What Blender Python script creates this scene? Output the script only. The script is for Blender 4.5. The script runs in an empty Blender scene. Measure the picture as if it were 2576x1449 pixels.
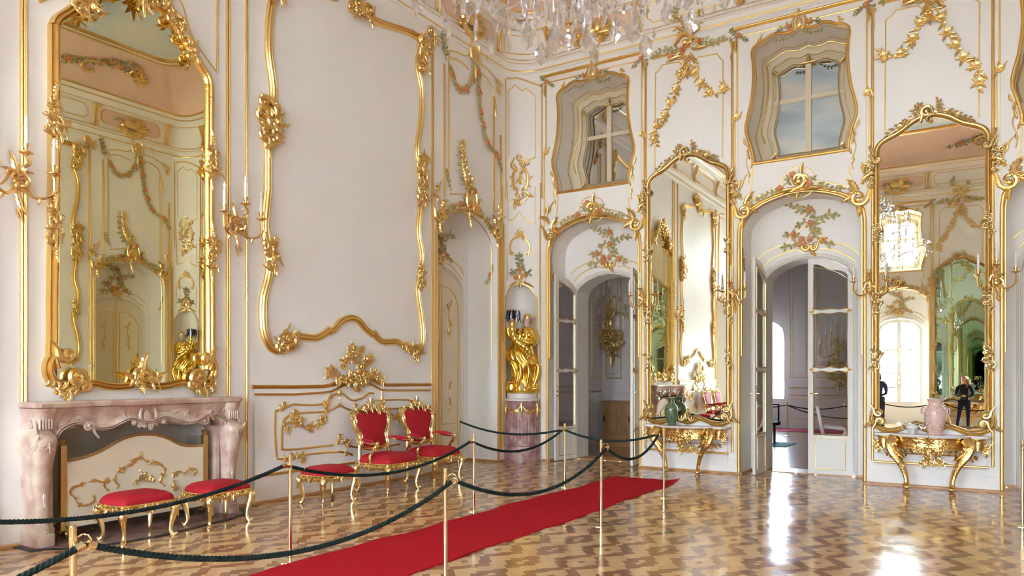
import bpy, math, random
from mathutils import Vector, Matrix
from mathutils.geometry import tessellate_polygon
rnd = random.Random(7)
pi = math.pi; cos = math.cos; sin = math.sin
# ---------------------------------------------------------------- camera numbers
F_, PX, HY, H = 1881., 1288., 946., 1.65
ANG = math.radians(32.36); S_, C_ = sin(ANG), cos(ANG)
CX = 7.92; W = 10.77; YC = 12.63; YB = -3.10; DEP = .70; HT = 7.62
def ray(px, py):
    u = (px-PX)/F_; v = (HY-py)/F_
    return (-S_+u*C_, C_+u*S_, v)
def onA(px, py, w=0.):
    r = ray(px, py); t = (w-CX)/r[0]; return (r[1]*t, H+r[2]*t)
def onC(px, py, y=YC):
    r = ray(px, py); t = y/r[1]; return (CX+r[0]*t, H+r[2]*t)
CRX, CRY, CY0 = .62, .48, 12.15      # quarter round corner of the hall
def corner(th, z, w=0):
    return Vector((CRX-(CRX-w)*cos(th), CY0+(CRY-w)*sin(th), z))
def onN(px, py):
    lo, hi = 0., pi/2
    for _ in range(30):
        m = (lo+hi)/2; p = corner(m, 0); dx = p.x-CX; d = -S_*dx+C_*p.y; l = C_*dx+S_*p.y
        if PX+F_*l/d < px: lo = m
        else: hi = m
    p = corner(lo, 0); d = -S_*(p.x-CX)+C_*p.y
    return (lo, H+(HY-py)/F_*d)
CR = dict(c1=(0,0,2.898), c2=(0,480,2.683), c3=(0,960,2.963), c4=(620,0,2.898), c5=(620,480,2.786), c6=(620,850,2.635),
 d1=(1080,0,2.898), d2=(1250,460,3.6225), d3=(1250,760,3.02), d4=(1590,340,2.587), d5=(1580,860,3.622), d6=(1600,0,3.15),
 d7=(1840,420,3.019), d8=(1850,800,3.294), e1=(2130,0,3.45), e2=(2150,240,2.786), e3=(2150,700,2.542), e4=(1240,0,5.152), f=(0,0,1.))
def T(crop, s, fn, off=(0,0), **k):
    """traced points "x,y x,y" of one crop -> coordinates on a wall"""
    ox, oy, sc = CR[crop]; out = []
    for q in s.split():
        x, y = q.split(','); p = fn(ox+float(x)/sc, oy+float(y)/sc, **k); out.append((p[0]-off[0], p[1]-off[1]))
    return out
# ---------------------------------------------------------------- frames: u along the wall, v up, w out of the wall
FA = lambda u, v, w: Vector((w, u, v))
FD = lambda u, v, w: Vector((W-w, u, v))
FC = lambda u, v, w: Vector((u, YC-w, v))
FB = lambda u, v, w: Vector((u, YB+w, v))
FN = lambda u, v, w: corner(u, v, w)
def FN2(u, v, w):
    p = corner(u, v, w); p.x = W-p.x; return p
def FN3(u, v, w):
    p = corner(u, v, w); p.y = YB+YC-p.y; return p
def FN4(u, v, w):
    p = corner(u, v, w); p.y = YB+YC-p.y; p.x = W-p.x; return p
FL = lambda u, v, w: Vector((u, v, w))
def sh(f, du, dw=0., dv=0.):
    return lambda u, v, w: f(u+du, v+dv, w+dw)
# ---------------------------------------------------------------- materials
MATS = {}
def mat(name, col=(.8,.8,.8), rough=.5, metal=0., bump=0., bscale=30., var=0., vscale=6., col2=None, spec=None, emit=None, coat=0., trans=0.):
    m = bpy.data.materials.new(name); m.use_nodes = True; MATS[name] = m
    nt = m.node_tree; b = nt.nodes['Principled BSDF']; L = nt.links
    b.inputs['Base Color'].default_value = (*col, 1); b.inputs['Roughness'].default_value = rough; b.inputs['Metallic'].default_value = metal
    if spec is not None: b.inputs['Specular IOR Level'].default_value = spec
    if coat: b.inputs['Coat Weight'].default_value = coat; b.inputs['Coat Roughness'].default_value = .1
    if trans: b.inputs['Transmission Weight'].default_value = trans
    if emit: b.inputs['Emission Color'].default_value = (*emit[0], 1); b.inputs['Emission Strength'].default_value = emit[1]
    tc = nt.nodes.new('ShaderNodeTexCoord')
    if var or col2:
        n = nt.nodes.new('ShaderNodeTexNoise'); n.inputs['Scale'].default_value = vscale; n.inputs['Detail'].default_value = 6
        L.new(tc.outputs['Object'], n.inputs['Vector'])
        r = nt.nodes.new('ShaderNodeValToRGB')
        c2 = col2 or tuple(c*(1-var) for c in col)
        r.color_ramp.elements[0].position = .38; r.color_ramp.elements[1].position = .62
        r.color_ramp.elements[0].color = (*c2, 1); r.color_ramp.elements[1].color = (*col, 1)
        L.new(n.outputs['Fac'], r.inputs['Fac']); L.new(r.outputs['Color'], b.inputs['Base Color'])
    if bump:
        n = nt.nodes.new('ShaderNodeTexNoise'); n.inputs['Scale'].default_value = bscale; n.inputs['Detail'].default_value = 3
        L.new(tc.outputs['Object'], n.inputs['Vector'])
        k = nt.nodes.new('ShaderNodeBump'); k.inputs['Strength'].default_value = bump; k.inputs['Distance'].default_value = .01
        L.new(n.outputs['Fac'], k.inputs['Height']); L.new(k.outputs['Normal'], b.inputs['Normal'])
    return m
paint = mat('cream_paint', (.865,.85,.815), .55, var=.02, vscale=1.5)
paint_d = mat('door_paint', (.76,.74,.68), .35)
cream = mat('window_cream', (.72,.62,.44), .5)
pink = mat('pink_plaster', (.80,.58,.47), .6, var=.06, vscale=2)
gold = mat('gilding', (.83,.60,.24), .31, 1., bump=.35, bscale=45)
gold_h = mat('bright_gilding', (.86,.67,.32), .22, 1., bump=.2, bscale=25)
gold_s = mat('statue_gilding', (.90,.64,.14), .18, 1., bump=.15, bscale=18)
gold_o = mat('old_gilding', (.66,.49,.22), .34, 1., bump=.45, bscale=40)
gold_c = mat('console_gilding', (.74,.50,.18), .26, 1., bump=.6, bscale=35)
ormolu = mat('ormolu', (.82,.57,.25), .28, 1.)
brass = mat('polished_brass', (.84,.68,.40), .14, 1.)
red = mat('red_damask', (.43,.012,.022), .62, bump=.25, bscale=160, spec=.3)
carpetm = mat('red_carpet', (.50,.012,.022), .95, bump=.5, bscale=220, spec=.1, var=.12, vscale=60)
ropem = mat('green_rope', (.010,.024,.021), .7, spec=.3)
marb = mat('pink_marble', (.66,.53,.42), .3, col2=(.47,.30,.24), vscale=5.5, bump=.1, bscale=12)
marbp = mat('purple_marble', (.50,.34,.31), .3, col2=(.32,.15,.16), vscale=7)
marbw = mat('white_marble', (.80,.76,.73), .25, var=.12, vscale=5)
hearthm = mat('hearth_stone', (.30,.16,.13), .25, col2=(.16,.10,.09), vscale=6)
soot = mat('firebox_plaster', (.66,.60,.52), .9, var=.15, vscale=3)
ivory = mat('ivory_panel', (.80,.72,.55), .5)
leafm = mat('painted_leaf', (.36,.38,.15), .45, col2=(.62,.46,.16), vscale=20)
leafd = mat('painted_leaf_green', (.22,.27,.12), .5, col2=(.45,.38,.16), vscale=20)
rosem = mat('painted_rose', (.60,.17,.06), .45, col2=(.70,.36,.12), vscale=30)
candle = mat('candle_wax', (.88,.84,.76), .5)
bulb = mat('bulb_glass', (.9,.9,.9), .05, spec=.8)
wood = mat('oak_cabinet', (.38,.20,.08), .4, var=.2, vscale=4)
oak = mat('oak_strip', (.52,.27,.10), .35, var=.15, vscale=5)
skin = mat('skin', (.70,.42,.31), .5)
stone = mat('tinted_plaster_face', (.72,.55,.48), .5)
hairb = mat('blond_hair', (.35,.18,.07), .5); hair_d = mat('dark_hair', (.03,.02,.015), .5)
black = mat('black_cloth', (.012,.013,.02), .8); navy = mat('blue_shirt', (.02,.04,.10), .8); jean = mat('dark_jeans', (.012,.018,.04), .8)
iron = mat('dark_metal', (.03,.03,.03), .4, .6)
teal = mat('teal_mat', (.05,.28,.27), .9)
pinkw = mat('pale_pink_upholstery', (.72,.45,.42), .7); whitew = mat('white_lacquer', (.80,.76,.72), .35)
green = mat('foliage', (.22,.34,.30), .8, var=.6, vscale=1.2); sand = mat('gravel_ground', (.55,.52,.46), .9)
def simple(name, build):
    m = bpy.data.materials.new(name); m.use_nodes = True; nt = m.node_tree; nt.nodes.clear()
    o = nt.nodes.new('ShaderNodeOutputMaterial'); nt.links.new(build(nt), o.inputs['Surface']); MATS[name] = m; return m
def glossy(nt, col, r=0.):
    g = nt.nodes.new('ShaderNodeBsdfGlossy'); g.inputs['Color'].default_value = (*col, 1); g.inputs['Roughness'].default_value = r; return g.outputs[0]
mir_old = simple('old_mirror', lambda nt: glossy(nt, (.90,.87,.60), .004))
mir_grn = simple('green_mirror', lambda nt: glossy(nt, (.56,.70,.56), .004))
mir_new = simple('pier_mirror', lambda nt: glossy(nt, (.82,.83,.74), .003))
mir_dim = simple('dim_mirror_pane', lambda nt: glossy(nt, (.60,.62,.62), .03))
def _pane(nt, c=(.93,.95,.95)):
    t = nt.nodes.new('ShaderNodeBsdfTransparent'); t.inputs['Color'].default_value = (*c,1)
    g = glossy(nt, (1,1,1), 0.); m = nt.nodes.new('ShaderNodeMixShader'); fr = nt.nodes.new('ShaderNodeFresnel'); fr.inputs['IOR'].default_value = 1.5
    nt.links.new(fr.outputs[0], m.inputs[0]); nt.links.new(t.outputs[0], m.inputs[1]); nt.links.new(g, m.inputs[2]); return m.outputs[0]
pane = simple('window_glass', _pane); pane_up = simple('upper_dimming_glass', lambda nt: _pane(nt, (.66,.65,.62)))  # upper panes tinted darker to cut the daylight reaching the end wall
silver = mat('dark_crystal', (.55,.54,.62), .12, 1., col2=(.12,.10,.18), vscale=40)
def _cry(nt):
    t = nt.nodes.new('ShaderNodeBsdfTransparent'); t.inputs['Color'].default_value = (.86,.85,.85,1)
    g = nt.nodes.new('ShaderNodeBsdfGlass'); g.inputs['IOR'].default_value = 1.55; g.inputs['Roughness'].default_value = .02
    h = glossy(nt, (.95,.95,1), .03); m = nt.nodes.new('ShaderNodeMixShader'); m.inputs[0].default_value = .45
    m2 = nt.nodes.new('ShaderNodeMixShader'); m2.inputs[0].default_value = .13
    nt.links.new(t.outputs[0], m.inputs[1]); nt.links.new(g.outputs[0], m.inputs[2]); nt.links.new(m.outputs[0], m2.inputs[1]); nt.links.new(h, m2.inputs[2]); return m2.outputs[0]
crystal = simple('cut_crystal', _cry)
def pattern(name, c1, c2, c3, sc):
    m = mat(name, c1, .12, coat=.5); nt = m.node_tree; b = nt.nodes['Principled BSDF']
    v = nt.nodes.new('ShaderNodeTexVoronoi'); v.inputs['Scale'].default_value = sc; v.feature = 'DISTANCE_TO_EDGE'
    n = nt.nodes.new('ShaderNodeTexNoise'); n.inputs['Scale'].default_value = sc*1.4; n.inputs['Detail'].default_value = 1
    tc = nt.nodes.new('ShaderNodeTexCoord'); ad = nt.nodes.new('ShaderNodeMix'); ad.data_type = 'VECTOR'; ad.inputs[0].default_value = .06
    nt.links.new(tc.outputs['Object'], n.inputs['Vector']); nt.links.new(tc.outputs['Object'], ad.inputs[4]); nt.links.new(n.outputs['Color'], ad.inputs[5])
    nt.links.new(ad.outputs[1], v.inputs['Vector'])
    r = nt.nodes.new('ShaderNodeValToRGB'); r.color_ramp.interpolation = 'CONSTANT'
    e = r.color_ramp.elements; e[0].color = (*c2,1); e[1].position = .09; e[1].color = (*c1,1); x = e.new(.27); x.color = (*c3,1)
    nt.links.new(v.outputs['Distance'], r.inputs['Fac']); nt.links.new(r.outputs['Color'], b.inputs['Base Color']); return m
vaseg = pattern('green_enamel', (.015,.11,.07), (.22,.24,.10), (.008,.03,.025), 48)
vasep = pattern('pink_enamel', (.72,.36,.28), (.78,.70,.64), (.50,.20,.14), 46)
def sky_paint():
    m = mat('painted_sky', (.6,.7,.75), .7); nt = m.node_tree; b = nt.nodes['Principled BSDF']
    n = nt.nodes.new('ShaderNodeTexNoise'); n.inputs['Scale'].default_value = .45; n.inputs['Detail'].default_value = 7; n.inputs['Distortion'].default_value = .6
    tc = nt.nodes.new('ShaderNodeTexCoord'); nt.links.new(tc.outputs['Object'], n.inputs['Vector'])
    r = nt.nodes.new('ShaderNodeValToRGB'); e = r.color_ramp.elements; e[0].position = .36; e[0].color = (.36,.46,.52,1); e[1].position = .66; e[1].color = (.80,.76,.66,1)
    x = e.new(.5); x.color = (.58,.66,.68,1)
    nt.links.new(n.outputs['Fac'], r.inputs['Fac']); nt.links.new(r.outputs['Color'], b.inputs['Base Color']); return m
skyp = sky_paint()
def floor_mat():
    m = mat('parquet', (.5,.3,.15), .13, spec=.55); nt = m.node_tree; b = nt.nodes['Principled BSDF']; L = nt.links
    a = nt.nodes.new('ShaderNodeAttribute'); a.attribute_name = 'tone'
    tc = nt.nodes.new('ShaderNodeTexCoord'); mp = nt.nodes.new('ShaderNodeMapping'); mp.inputs['Scale'].default_value = (6, 60, 1); mp.inputs['Rotation'].default_value = (0, 0, .85)
    n = nt.nodes.new('ShaderNodeTexNoise'); n.inputs['Scale'].default_value = 1.; n.inputs['Detail'].default_value = 4
    L.new(tc.outputs['Object'], mp.inputs['Vector']); L.new(mp.outputs['Vector'], n.inputs['Vector'])
    h = nt.nodes.new('ShaderNodeHueSaturation'); mr = nt.nodes.new('ShaderNodeMapRange'); mr.inputs[3].default_value = .86; mr.inputs[4].default_value = 1.14
    L.new(n.outputs['Fac'], mr.inputs[0]); L.new(mr.outputs[0], h.inputs['Value']); L.new(a.outputs['Color'], h.inputs['Color']); L.new(h.outputs['Color'], b.inputs['Base Color'])
    n2 = nt.nodes.new('ShaderNodeTexNoise'); n2.inputs['Scale'].default_value = 2.2; n2.inputs['Detail'].default_value = 8; L.new(tc.outputs['Object'], n2.inputs['Vector'])
    m2 = nt.nodes.new('ShaderNodeMapRange'); m2.inputs[1].default_value = .35; m2.inputs[2].default_value = .65; m2.inputs[3].default_value = .09; m2.inputs[4].default_value = .19
    L.new(n2.outputs['Fac'], m2.inputs[0]); L.new(m2.outputs[0], b.inputs['Roughness'])
    n3 = nt.nodes.new('ShaderNodeTexNoise'); n3.inputs['Scale'].default_value = 9; bp = nt.nodes.new('ShaderNodeBump'); bp.inputs['Strength'].default_value = .06; bp.inputs['Distance'].default_value = .01
    L.new(tc.outputs['Object'], n3.inputs['Vector']); L.new(n3.outputs['Fac'], bp.inputs['Height']); L.new(bp.outputs['Normal'], b.inputs['Normal'])
    return m
parquet = floor_mat()
# ---------------------------------------------------------------- mesh builder
col = bpy.context.scene.collection
def cr(pts, n=6, closed=False):
    """Catmull-Rom smoothing"""
    if len(pts) < 3: return [tuple(p) for p in pts]
    P = [Vector((*p, 0)) if len(p) == 2 else Vector(p) for p in pts]; d = len(pts[0])
    Q = [P[-1]]+P+[P[0], P[1]] if closed else [P[0]*2-P[1]]+P+[P[-1]*2-P[-2]]
    out = []
    for i in range(1, len(Q)-2):
        a, b, c, e = Q[i-1:i+3]
        for k in range(n):
            t = k/n; out.append(.5*((2*b)+(c-a)*t+(2*a-5*b+4*c-e)*t*t+(3*b-a-3*c+e)*t**3))
    if not closed: out.append(P[-1])
    return [tuple(p)[:d] for p in out]
PRO = dict(big=[(-.5,0),(-.5,.45),(-.38,.75),(-.26,.5),(-.1,.95),(.08,1),(.2,.62),(.3,.8),(.42,.7),(.5,.3),(.5,0)],
           dbl=[(-.5,0),(-.44,.8),(-.3,1),(-.16,.8),(-.1,.25),(.1,.25),(.16,.8),(.3,1),(.44,.8),(.5,0)],
           thin=[(-.5,0),(-.35,.8),(0,1),(.35,.8),(.5,0)])
BASE = {}
class MB:
    def __init__(s, f=FL): s.v = []; s.fc = []; s.m = []; s.f = f; s.cur = 0
    def add(s, vs, fs, raw=False):
        o = len(s.v); s.v += [Vector(p) if raw else s.f(*p) for p in vs]
        for q in fs: s.fc.append([o+i for i in q]); s.m.append(s.cur)
    def grid(s, rows, closed=False, cap=False):
        n = len(rows[0]); vs = [p for r in rows for p in r]; fs = []
        for i in range(len(rows)-1):
            for j in range(n if closed else n-1):
                k = (j+1) % n; fs.append((i*n+j, i*n+k, (i+1)*n+k, (i+1)*n+j))
        if cap and closed: fs.append(tuple(range(n))[::-1]); fs.append(tuple((len(rows)-1)*n+j for j in range(n)))
        s.add(vs, fs)
    def box(s, a, b):
        x0,y0,z0 = a; x1,y1,z1 = b
        s.add([(x0,y0,z0),(x1,y0,z0),(x1,y1,z0),(x0,y1,z0),(x0,y0,z1),(x1,y0,z1),(x1,y1,z1),(x0,y1,z1)],
              [(3,2,1,0),(4,5,6,7),(0,1,5,4),(1,2,6,5),(2,3,7,6),(3,0,4,7)])
    def tube(s, pts, r, n=6, sq=1.):
        """round tube through 3-d points; r number or list"""
        P = [Vector(p) for p in pts]; m = len(P); rows = []; nn = None
        for i in range(m):
            t = (P[min(i+1,m-1)]-P[max(i-1,0)])
            if t.length < 1e-9: t = Vector((0,0,1))
            t.normalize()
            if nn is None:
                a = Vector((0,0,1)) if abs(t.z) < .9 else Vector((1,0,0)); nn = t.cross(a).normalized()
            else:
                nn = (nn-t*nn.dot(t)); nn = nn.normalized() if nn.length > 1e-6 else t.orthogonal().normalized()
            b = t.cross(nn); rr = r[i] if isinstance(r, (list, tuple)) else r
            rows.append([tuple(P[i]+nn*rr*cos(2*pi*k/n)+b*rr*sq*sin(2*pi*k/n)) for k in range(n)])
        s.grid(rows, True, True)
    def lathe(s, prof, c=(0,0), n=24, mod=None):
        rows = []
        for r, z in prof:
            rows.append([(c[0]+r*cos(2*pi*k/n)*(mod(k/n, z) if mod else 1), c[1]+r*sin(2*pi*k/n)*(mod(k/n, z) if mod else 1), z) for k in range(n)])
        s.grid(rows, True, True)
    def ball(s, c, r, n=8, m=5, sc=(1,1,1)):
        rows = []
        for i in range(m+1):
            t = -pi/2+pi*i/m; rows.append([(c[0]+r*sc[0]*max(cos(t), .02)*cos(2*pi*k/n), c[1]+r*sc[1]*max(cos(t), .02)*sin(2*pi*k/n), c[2]+r*sc[2]*sin(t)) for k in range(n)])
        s.grid(rows, True, True)
    def mould(s, pts, wd, ht, prof='thin', w0=0., closed=False, ends=True):
        """profiled moulding lying on the wall along (u,v) points"""
        n = len(pts); rows = []; pr = PRO[prof]
        for i in range(n):
            p = Vector(pts[i]); a = Vector(pts[(i-1) % n] if closed or i > 0 else pts[i]); b = Vector(pts[(i+1) % n] if closed or i < n-1 else pts[i])
            d1 = (p-a); d2 = (b-p)
            d1 = d1.normalized() if d1.length > 1e-7 else d2.normalized(); d2 = d2.normalized() if d2.length > 1e-7 else d1
            n1 = Vector((-d1.y, d1.x)); n2 = Vector((-d2.y, d2.x)); nm = n1+n2
            nm = n1 if nm.length < .2 else nm.normalized(); k = 1/max(.5, nm.dot(n1))
            rows.append([(p.x+nm.x*q*wd*k, p.y+nm.y*q*wd*k, w0+hh*ht) for q, hh in pr])
        if closed: rows.append(rows[0])
        s.grid(rows)
        if not closed and ends:
            for r in (rows[0], rows[-1]): s.add(r, [tuple(range(len(r)))])
    def line(s, pts, wd=.03, ht=.015, prof='thin', n=0, w0=0.):
        s.mould(cr(pts, n) if n else pts, wd, ht, prof, w0)
    def scroll(s, c, r, a0, turns=1.25, d=1, rad=.02, w=.02, tail=0.):
        k = max(8, int(turns*12)); pts = []; rr = []
        if tail:
            for i in range(4):
                q = tail*(4-i)/4; pts.append((c[0]+r*cos(a0)-d*(-sin(a0))*q+cos(a0)*q*q/tail*.5, c[1]+r*sin(a0)-d*cos(a0)*q+sin(a0)*q*q/tail*.5, w)); rr.append(rad*(.45+.13*i))
        for i in range(k+1):
            t = i/k; a = a0+d*2*pi*turns*t; q = r*(1-.78*t); pts.append((c[0]+q*cos(a), c[1]+q*sin(a), w+rad*.6*t)); rr.append(rad*(1-.35*t))
        s.tube(pts, rr, 6); s.ball(pts[-1], rad*1.25, 6, 4)
    def leaf(s, b, a, L, wd, w=.01, lift=.14, curl=.0):
        """acanthus-like lobed leaf from base b in direction a on the wall"""
        st = [0,.08,.16,.25,.33,.42,.50,.59,.67,.76,.84,.92,1.]; wi = [.22,.5,.42,.86,.58,1.,.66,.92,.56,.7,.36,.34,.02]; rows = []; x, y = b; ang = a; wd *= .82
        for i, t in enumerate(st):
            if i: x += cos(ang)*L*(t-st[i-1]); y += sin(ang)*L*(t-st[i-1]); ang += (curl+.5*(1 if curl >= 0 else -1)*max(0, t-.6)*3)*(t-st[i-1])
            nx, ny = -sin(ang), cos(ang); q = wi[i]*wd*.5; z = w+L*lift*sin(pi*min(1, t*.9))*.5+L*.03*t+wd*.5*max(0, t-.75); k = (i % 2)*wd*.10
            rows.append([(x+nx*q*e-cos(ang)*k*abs(e), y+ny*q*e-sin(ang)*k*abs(e), z+(.10*wd if e == 0 else .17*wd if abs(e) == .5 else -.08*wd)) for e in (-1,-.5,0,.5,1)])
        s.grid(rows)
    def sleaf(s, b, a, L, wd, w=.01):
        """small simple leaf"""
        c, n = (cos(a), sin(a)), (-sin(a), cos(a)); rows = []
        for t, q in ((0,.1),(.3,.8),(.6,1.),(.85,.5),(1,.05)):
            rows.append([(b[0]+c[0]*L*t+n[0]*wd*.5*q*e, b[1]+c[1]*L*t+n[1]*wd*.5*q*e, w+L*.25*sin(pi*t)+(.2*wd if e == 0 else 0)) for e in (-1,0,1)])
        s.grid(rows)
    def rose(s, c, r, w=.01):
        rows = []; n = 15; ph = rnd.random()*6
        for rr, z in ((1,.0),(.95,.35),(.72,.32),(.7,.6),(.42,.52),(.4,.8),(.12,.7),(.02,.78)):
            rows.append([(c[0]+r*rr*(1+.16*sin(5*2*pi*k/n+ph+rr*4))*cos(2*pi*k/n), c[1]+r*rr*(1+.16*sin(5*2*pi*k/n+ph+rr*4))*sin(2*pi*k/n), w+z*r*.8) for k in range(n)])
        s.grid(rows, True)
    def build(s, name, mats, parent=None, smooth=35, base=None, **props):
        me = bpy.data.meshes.new(name); base = Vector(base) if base is not None else None
        if parent is not None and base is None: base = Vector(BASE.get(parent.name, (0,0,0)))
        if base is None:
            if s.f is FL: base = Vector((0,0,0))
            else: base = sum(s.v, Vector())/max(1, len(s.v))
        me.from_pydata([tuple(p-base) for p in s.v], [], s.fc)
        for m in (mats if isinstance(mats, (list, tuple)) else [mats]): me.materials.append(m)
        if any(s.m): me.polygons.foreach_set('material_index', s.m)
        me.validate(); me.update()
        if smooth:
            me.shade_smooth(); me.set_sharp_from_angle(angle=math.radians(smooth))
        o = bpy.data.objects.new(name, me); col.objects.link(o)
        if parent is not None: o.parent = parent; BASE[o.name] = tuple(base)
        else: o.location = base
        for k, v in props.items(): o[k] = v
        return o
def thing(name, label, cat, loc=(0,0,0), rz=0., group=None, wall=False):
    """Empty at the thing's base; wall=True: its parts are given in world coordinates"""
    o = bpy.data.objects.new(name, None); col.objects.link(o); o.location = loc; o.rotation_euler = (0,0,rz); o.empty_display_size = .1
    o['label'] = label; o['category'] = cat
    if group: o['group'] = group
    if wall: BASE[o.name] = tuple(loc)
    return o
def tag(o, label, cat, group=None):
    o['label'] = label; o['category'] = cat
    if group: o['group'] = group
    return o
def struct(o, label=None):
    o['kind'] = 'structure'
    if label: o['label'] = label
    return o
def dup(root, loc, rz, label, group=None):
    r = root.copy(); col.objects.link(r); r.location = loc; r.rotation_euler = (0,0,rz); r['label'] = label
    if group: r['group'] = group
    for ch in root.children:
        c = ch.copy(); col.objects.link(c); c.parent = r
        for g in ch.children:
            d = g.copy(); col.objects.link(d); d.parent = c
    return r
SKY = 14.; EXPO = 2.58
# ================================================================ floor: inlaid parquet, laid piece by piece
A_, B_ = .89/22, .045
def pcol(i, j):
    """1 = dark, 0 = light, for a half-unit cell centre of the inlay"""
    best = None
    for a in range(-4, 5):
        for b in range(-2, 3):
            x, y = i-6*a-11*b, j+6*a-11*b
            if abs(x) < .5 and abs(y) < .5: return 1
            if (abs(x) < 2 and abs(y) < 2) or (0 < x < 2.5 and -2.5 < y < 0) or (-2.5 < x < 0 and 0 < y < 2.5): return 0
            if 2.5 < x < 3.5 and -3.5 < y < -2.5: return 0
            X, Y = x-2.5, y-8.5
            if (0 < X < 1 and -1 < Y < 0) or (-1 < X < 0 and 0 < Y < 1): return 0
            if (1 < X < 3 and -3 < Y < -1) or (-1.5 < X < 2.5 and -2.5 < Y < 1.5) or (-2.5 < X < 1.5 and -1.5 < Y < 2.5) or (-3 < X < -1 and 1 < Y < 3): return 1
    def ins(i, j):
        for a in range(-6, 7):
            for I, J in ((4, 1.5), (3.5, 3.5), (1.5, 4)):
                if i < I+6*a and j < J-6*a: return True
        return False
    for b in (-1, 0, 1):
        x, y = i-11*b, j-11*b
        if ins(x, y) and ins(-x, -y): return 1
    return 0
def floor_pieces():
    # one repeat: i,j over the lattice (6,-6),(11,11) -> canonical key on the half-unit torus
    def key(i2, j2):           # doubled ints
        s, d = i2+j2, i2-j2    # (12,-12)->(0,24), (22,22)->(44,0) in doubled units
        return s % 44, d % 24
    done = {}; out = []
    for jj in range(-12, 40):
        for ii in range(-12, 40):
            if key(ii, jj) in done: continue
            c = pcol(ii/2+.25, jj/2+.25); w = 1; mw = 7 if rnd.random() < .5 else 5
            done[key(ii, jj)] = 1
            while w < mw and key(ii+w, jj) not in done and pcol((ii+w)/2+.25, jj/2+.25) == c: done[key(ii+w, jj)] = 1; w += 1
            h = 1
            while h < 6 and all(key(ii+k, jj+h) not in done and pcol((ii+k)/2+.25, (jj+h)/2+.25) == c for k in range(w)):
                for k in range(w): done[key(ii+k, jj+h)] = 1
                h += 1
            out.append((ii/2, jj/2, w/2, h/2, c))
            if len(done) >= 44*24//2: return out
    return out
def make_floor(name, x0, x1, y0, y1, z=0.):
    P = floor_pieces(); mb = MB(); tones = []; rn = random.Random(3)
    for a in range(-60, 61):
        for b in range(-3, 16):
            ox = 4.889-.89*4+b*.89; oy = 7.015+a*.54
            if not (x0-1.6 < ox < x1+1.6 and y0-1.6 < oy < y1+1.6): continue
            dark_t = rn.uniform(.8, 1.25)
            for i, j, w, h, c in P:
                pp = []
                for (u, v) in ((i, j), (i+w, j), (i+w, j+h), (i, j+h)):
                    pp.append((min(max(ox+A_*(u+v), x0), x1), min(max(oy+B_*(u-v), y0), y1), z))
                ar = sum(pp[k][0]*pp[(k+1) % 4][1]-pp[(k+1) % 4][0]*pp[k][1] for k in range(4))
                if abs(ar) < 1e-6: continue
                mb.add(pp if ar > 0 else pp[::-1], [(0,1,2,3)])
                t = rn.uniform(.9, 1.1)
                if c: k = t*(.75+.25*dark_t); tones.append((.30*k, .138*k, .062*k, 1))
                else: tones.append((.64*t, .40*t*rn.uniform(.97, 1.03), .19*t, 1))
    o = mb.build(name, parquet, smooth=0, base=(0,0,0)); ca = o.data.attributes.new('tone', 'FLOAT_COLOR', 'FACE')
    for k, t in enumerate(tones): ca.data[k].color = t
    return struct(o)
make_floor('floor', -.75, W+.75, YB-.75, YC+.75)
# ================================================================ walls
XB = [1.695, 5.385, 9.075]; XP = [3.54, 7.23]
ARCH = [(-.945,0),(-.945,2),(-.945,4.03),(-.925,4.19),(-.87,4.30),(-.76,4.41),(-.60,4.50),(-.40,4.57),(-.2,4.615),(0,4.63)]
ARCH = ARCH+[(-x, z) for x, z in ARCH[-2::-1]]
WIN = [(-.73,5.17),(-.73,5.30),(-.775,5.49),(-.84,5.70),(-.845,5.82),(-.81,5.98),(-.765,6.15),(-.73,6.4),(-.715,6.63),(-.725,6.85),(-.745,7.0),(-.73,7.08),(-.66,7.14),(-.56,7.165),(-.46,7.225),(-.36,7.25),(-.22,7.21),(-.12,7.215),(0,7.26)]
WIN = WIN+[(-x, z) for x, z in WIN[-2::-1]]
DOR = [(-.705,0),(-.705,1.6),(-.705,3.22),(-.68,3.34),(-.6,3.44),(-.45,3.54),(-.25,3.61),(0,3.64)]
DOR = DOR+[(-x, z) for x, z in DOR[-2::-1]]
def inset(pts, sx, bot, top):
    z0 = min(p[1] for p in pts); z1 = max(p[1] for p in pts)
    return [(x*sx, bot+(z-z0)/(z1-z0)*(top-bot)) for x, z in pts]
WIN2 = inset(WIN, .80, 5.36, 7.10)      # opening in the back of the deep window reveal
WIN3 = inset(WIN, .66, 5.44, 6.98)      # the glazed part
def wall(mb, outer, holes, w=0.):
    loops = [[Vector((u, v, 0)) for u, v in L] for L in [outer]+holes]; flat = [p for L in loops for p in L]
    tr = tessellate_polygon(loops); mb.add([(p.x, p.y, w) for p in flat], [tuple(t) for t in tr])
def reveal(mb, pts, w0, w1, closed=True):
    n = len(pts); vs = [(u, v, w0) for u, v in pts]+[(u, v, w1) for u, v in pts]
    mb.add(vs, [(i, (i+1) % n, n+(i+1) % n, n+i) for i in range(n if closed else n-1)])
mv = lambda pts, du: [(u+du, v) for u, v in pts]
NA = [11.04, YB+YC-11.04]               # niche centres on the long walls
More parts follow.
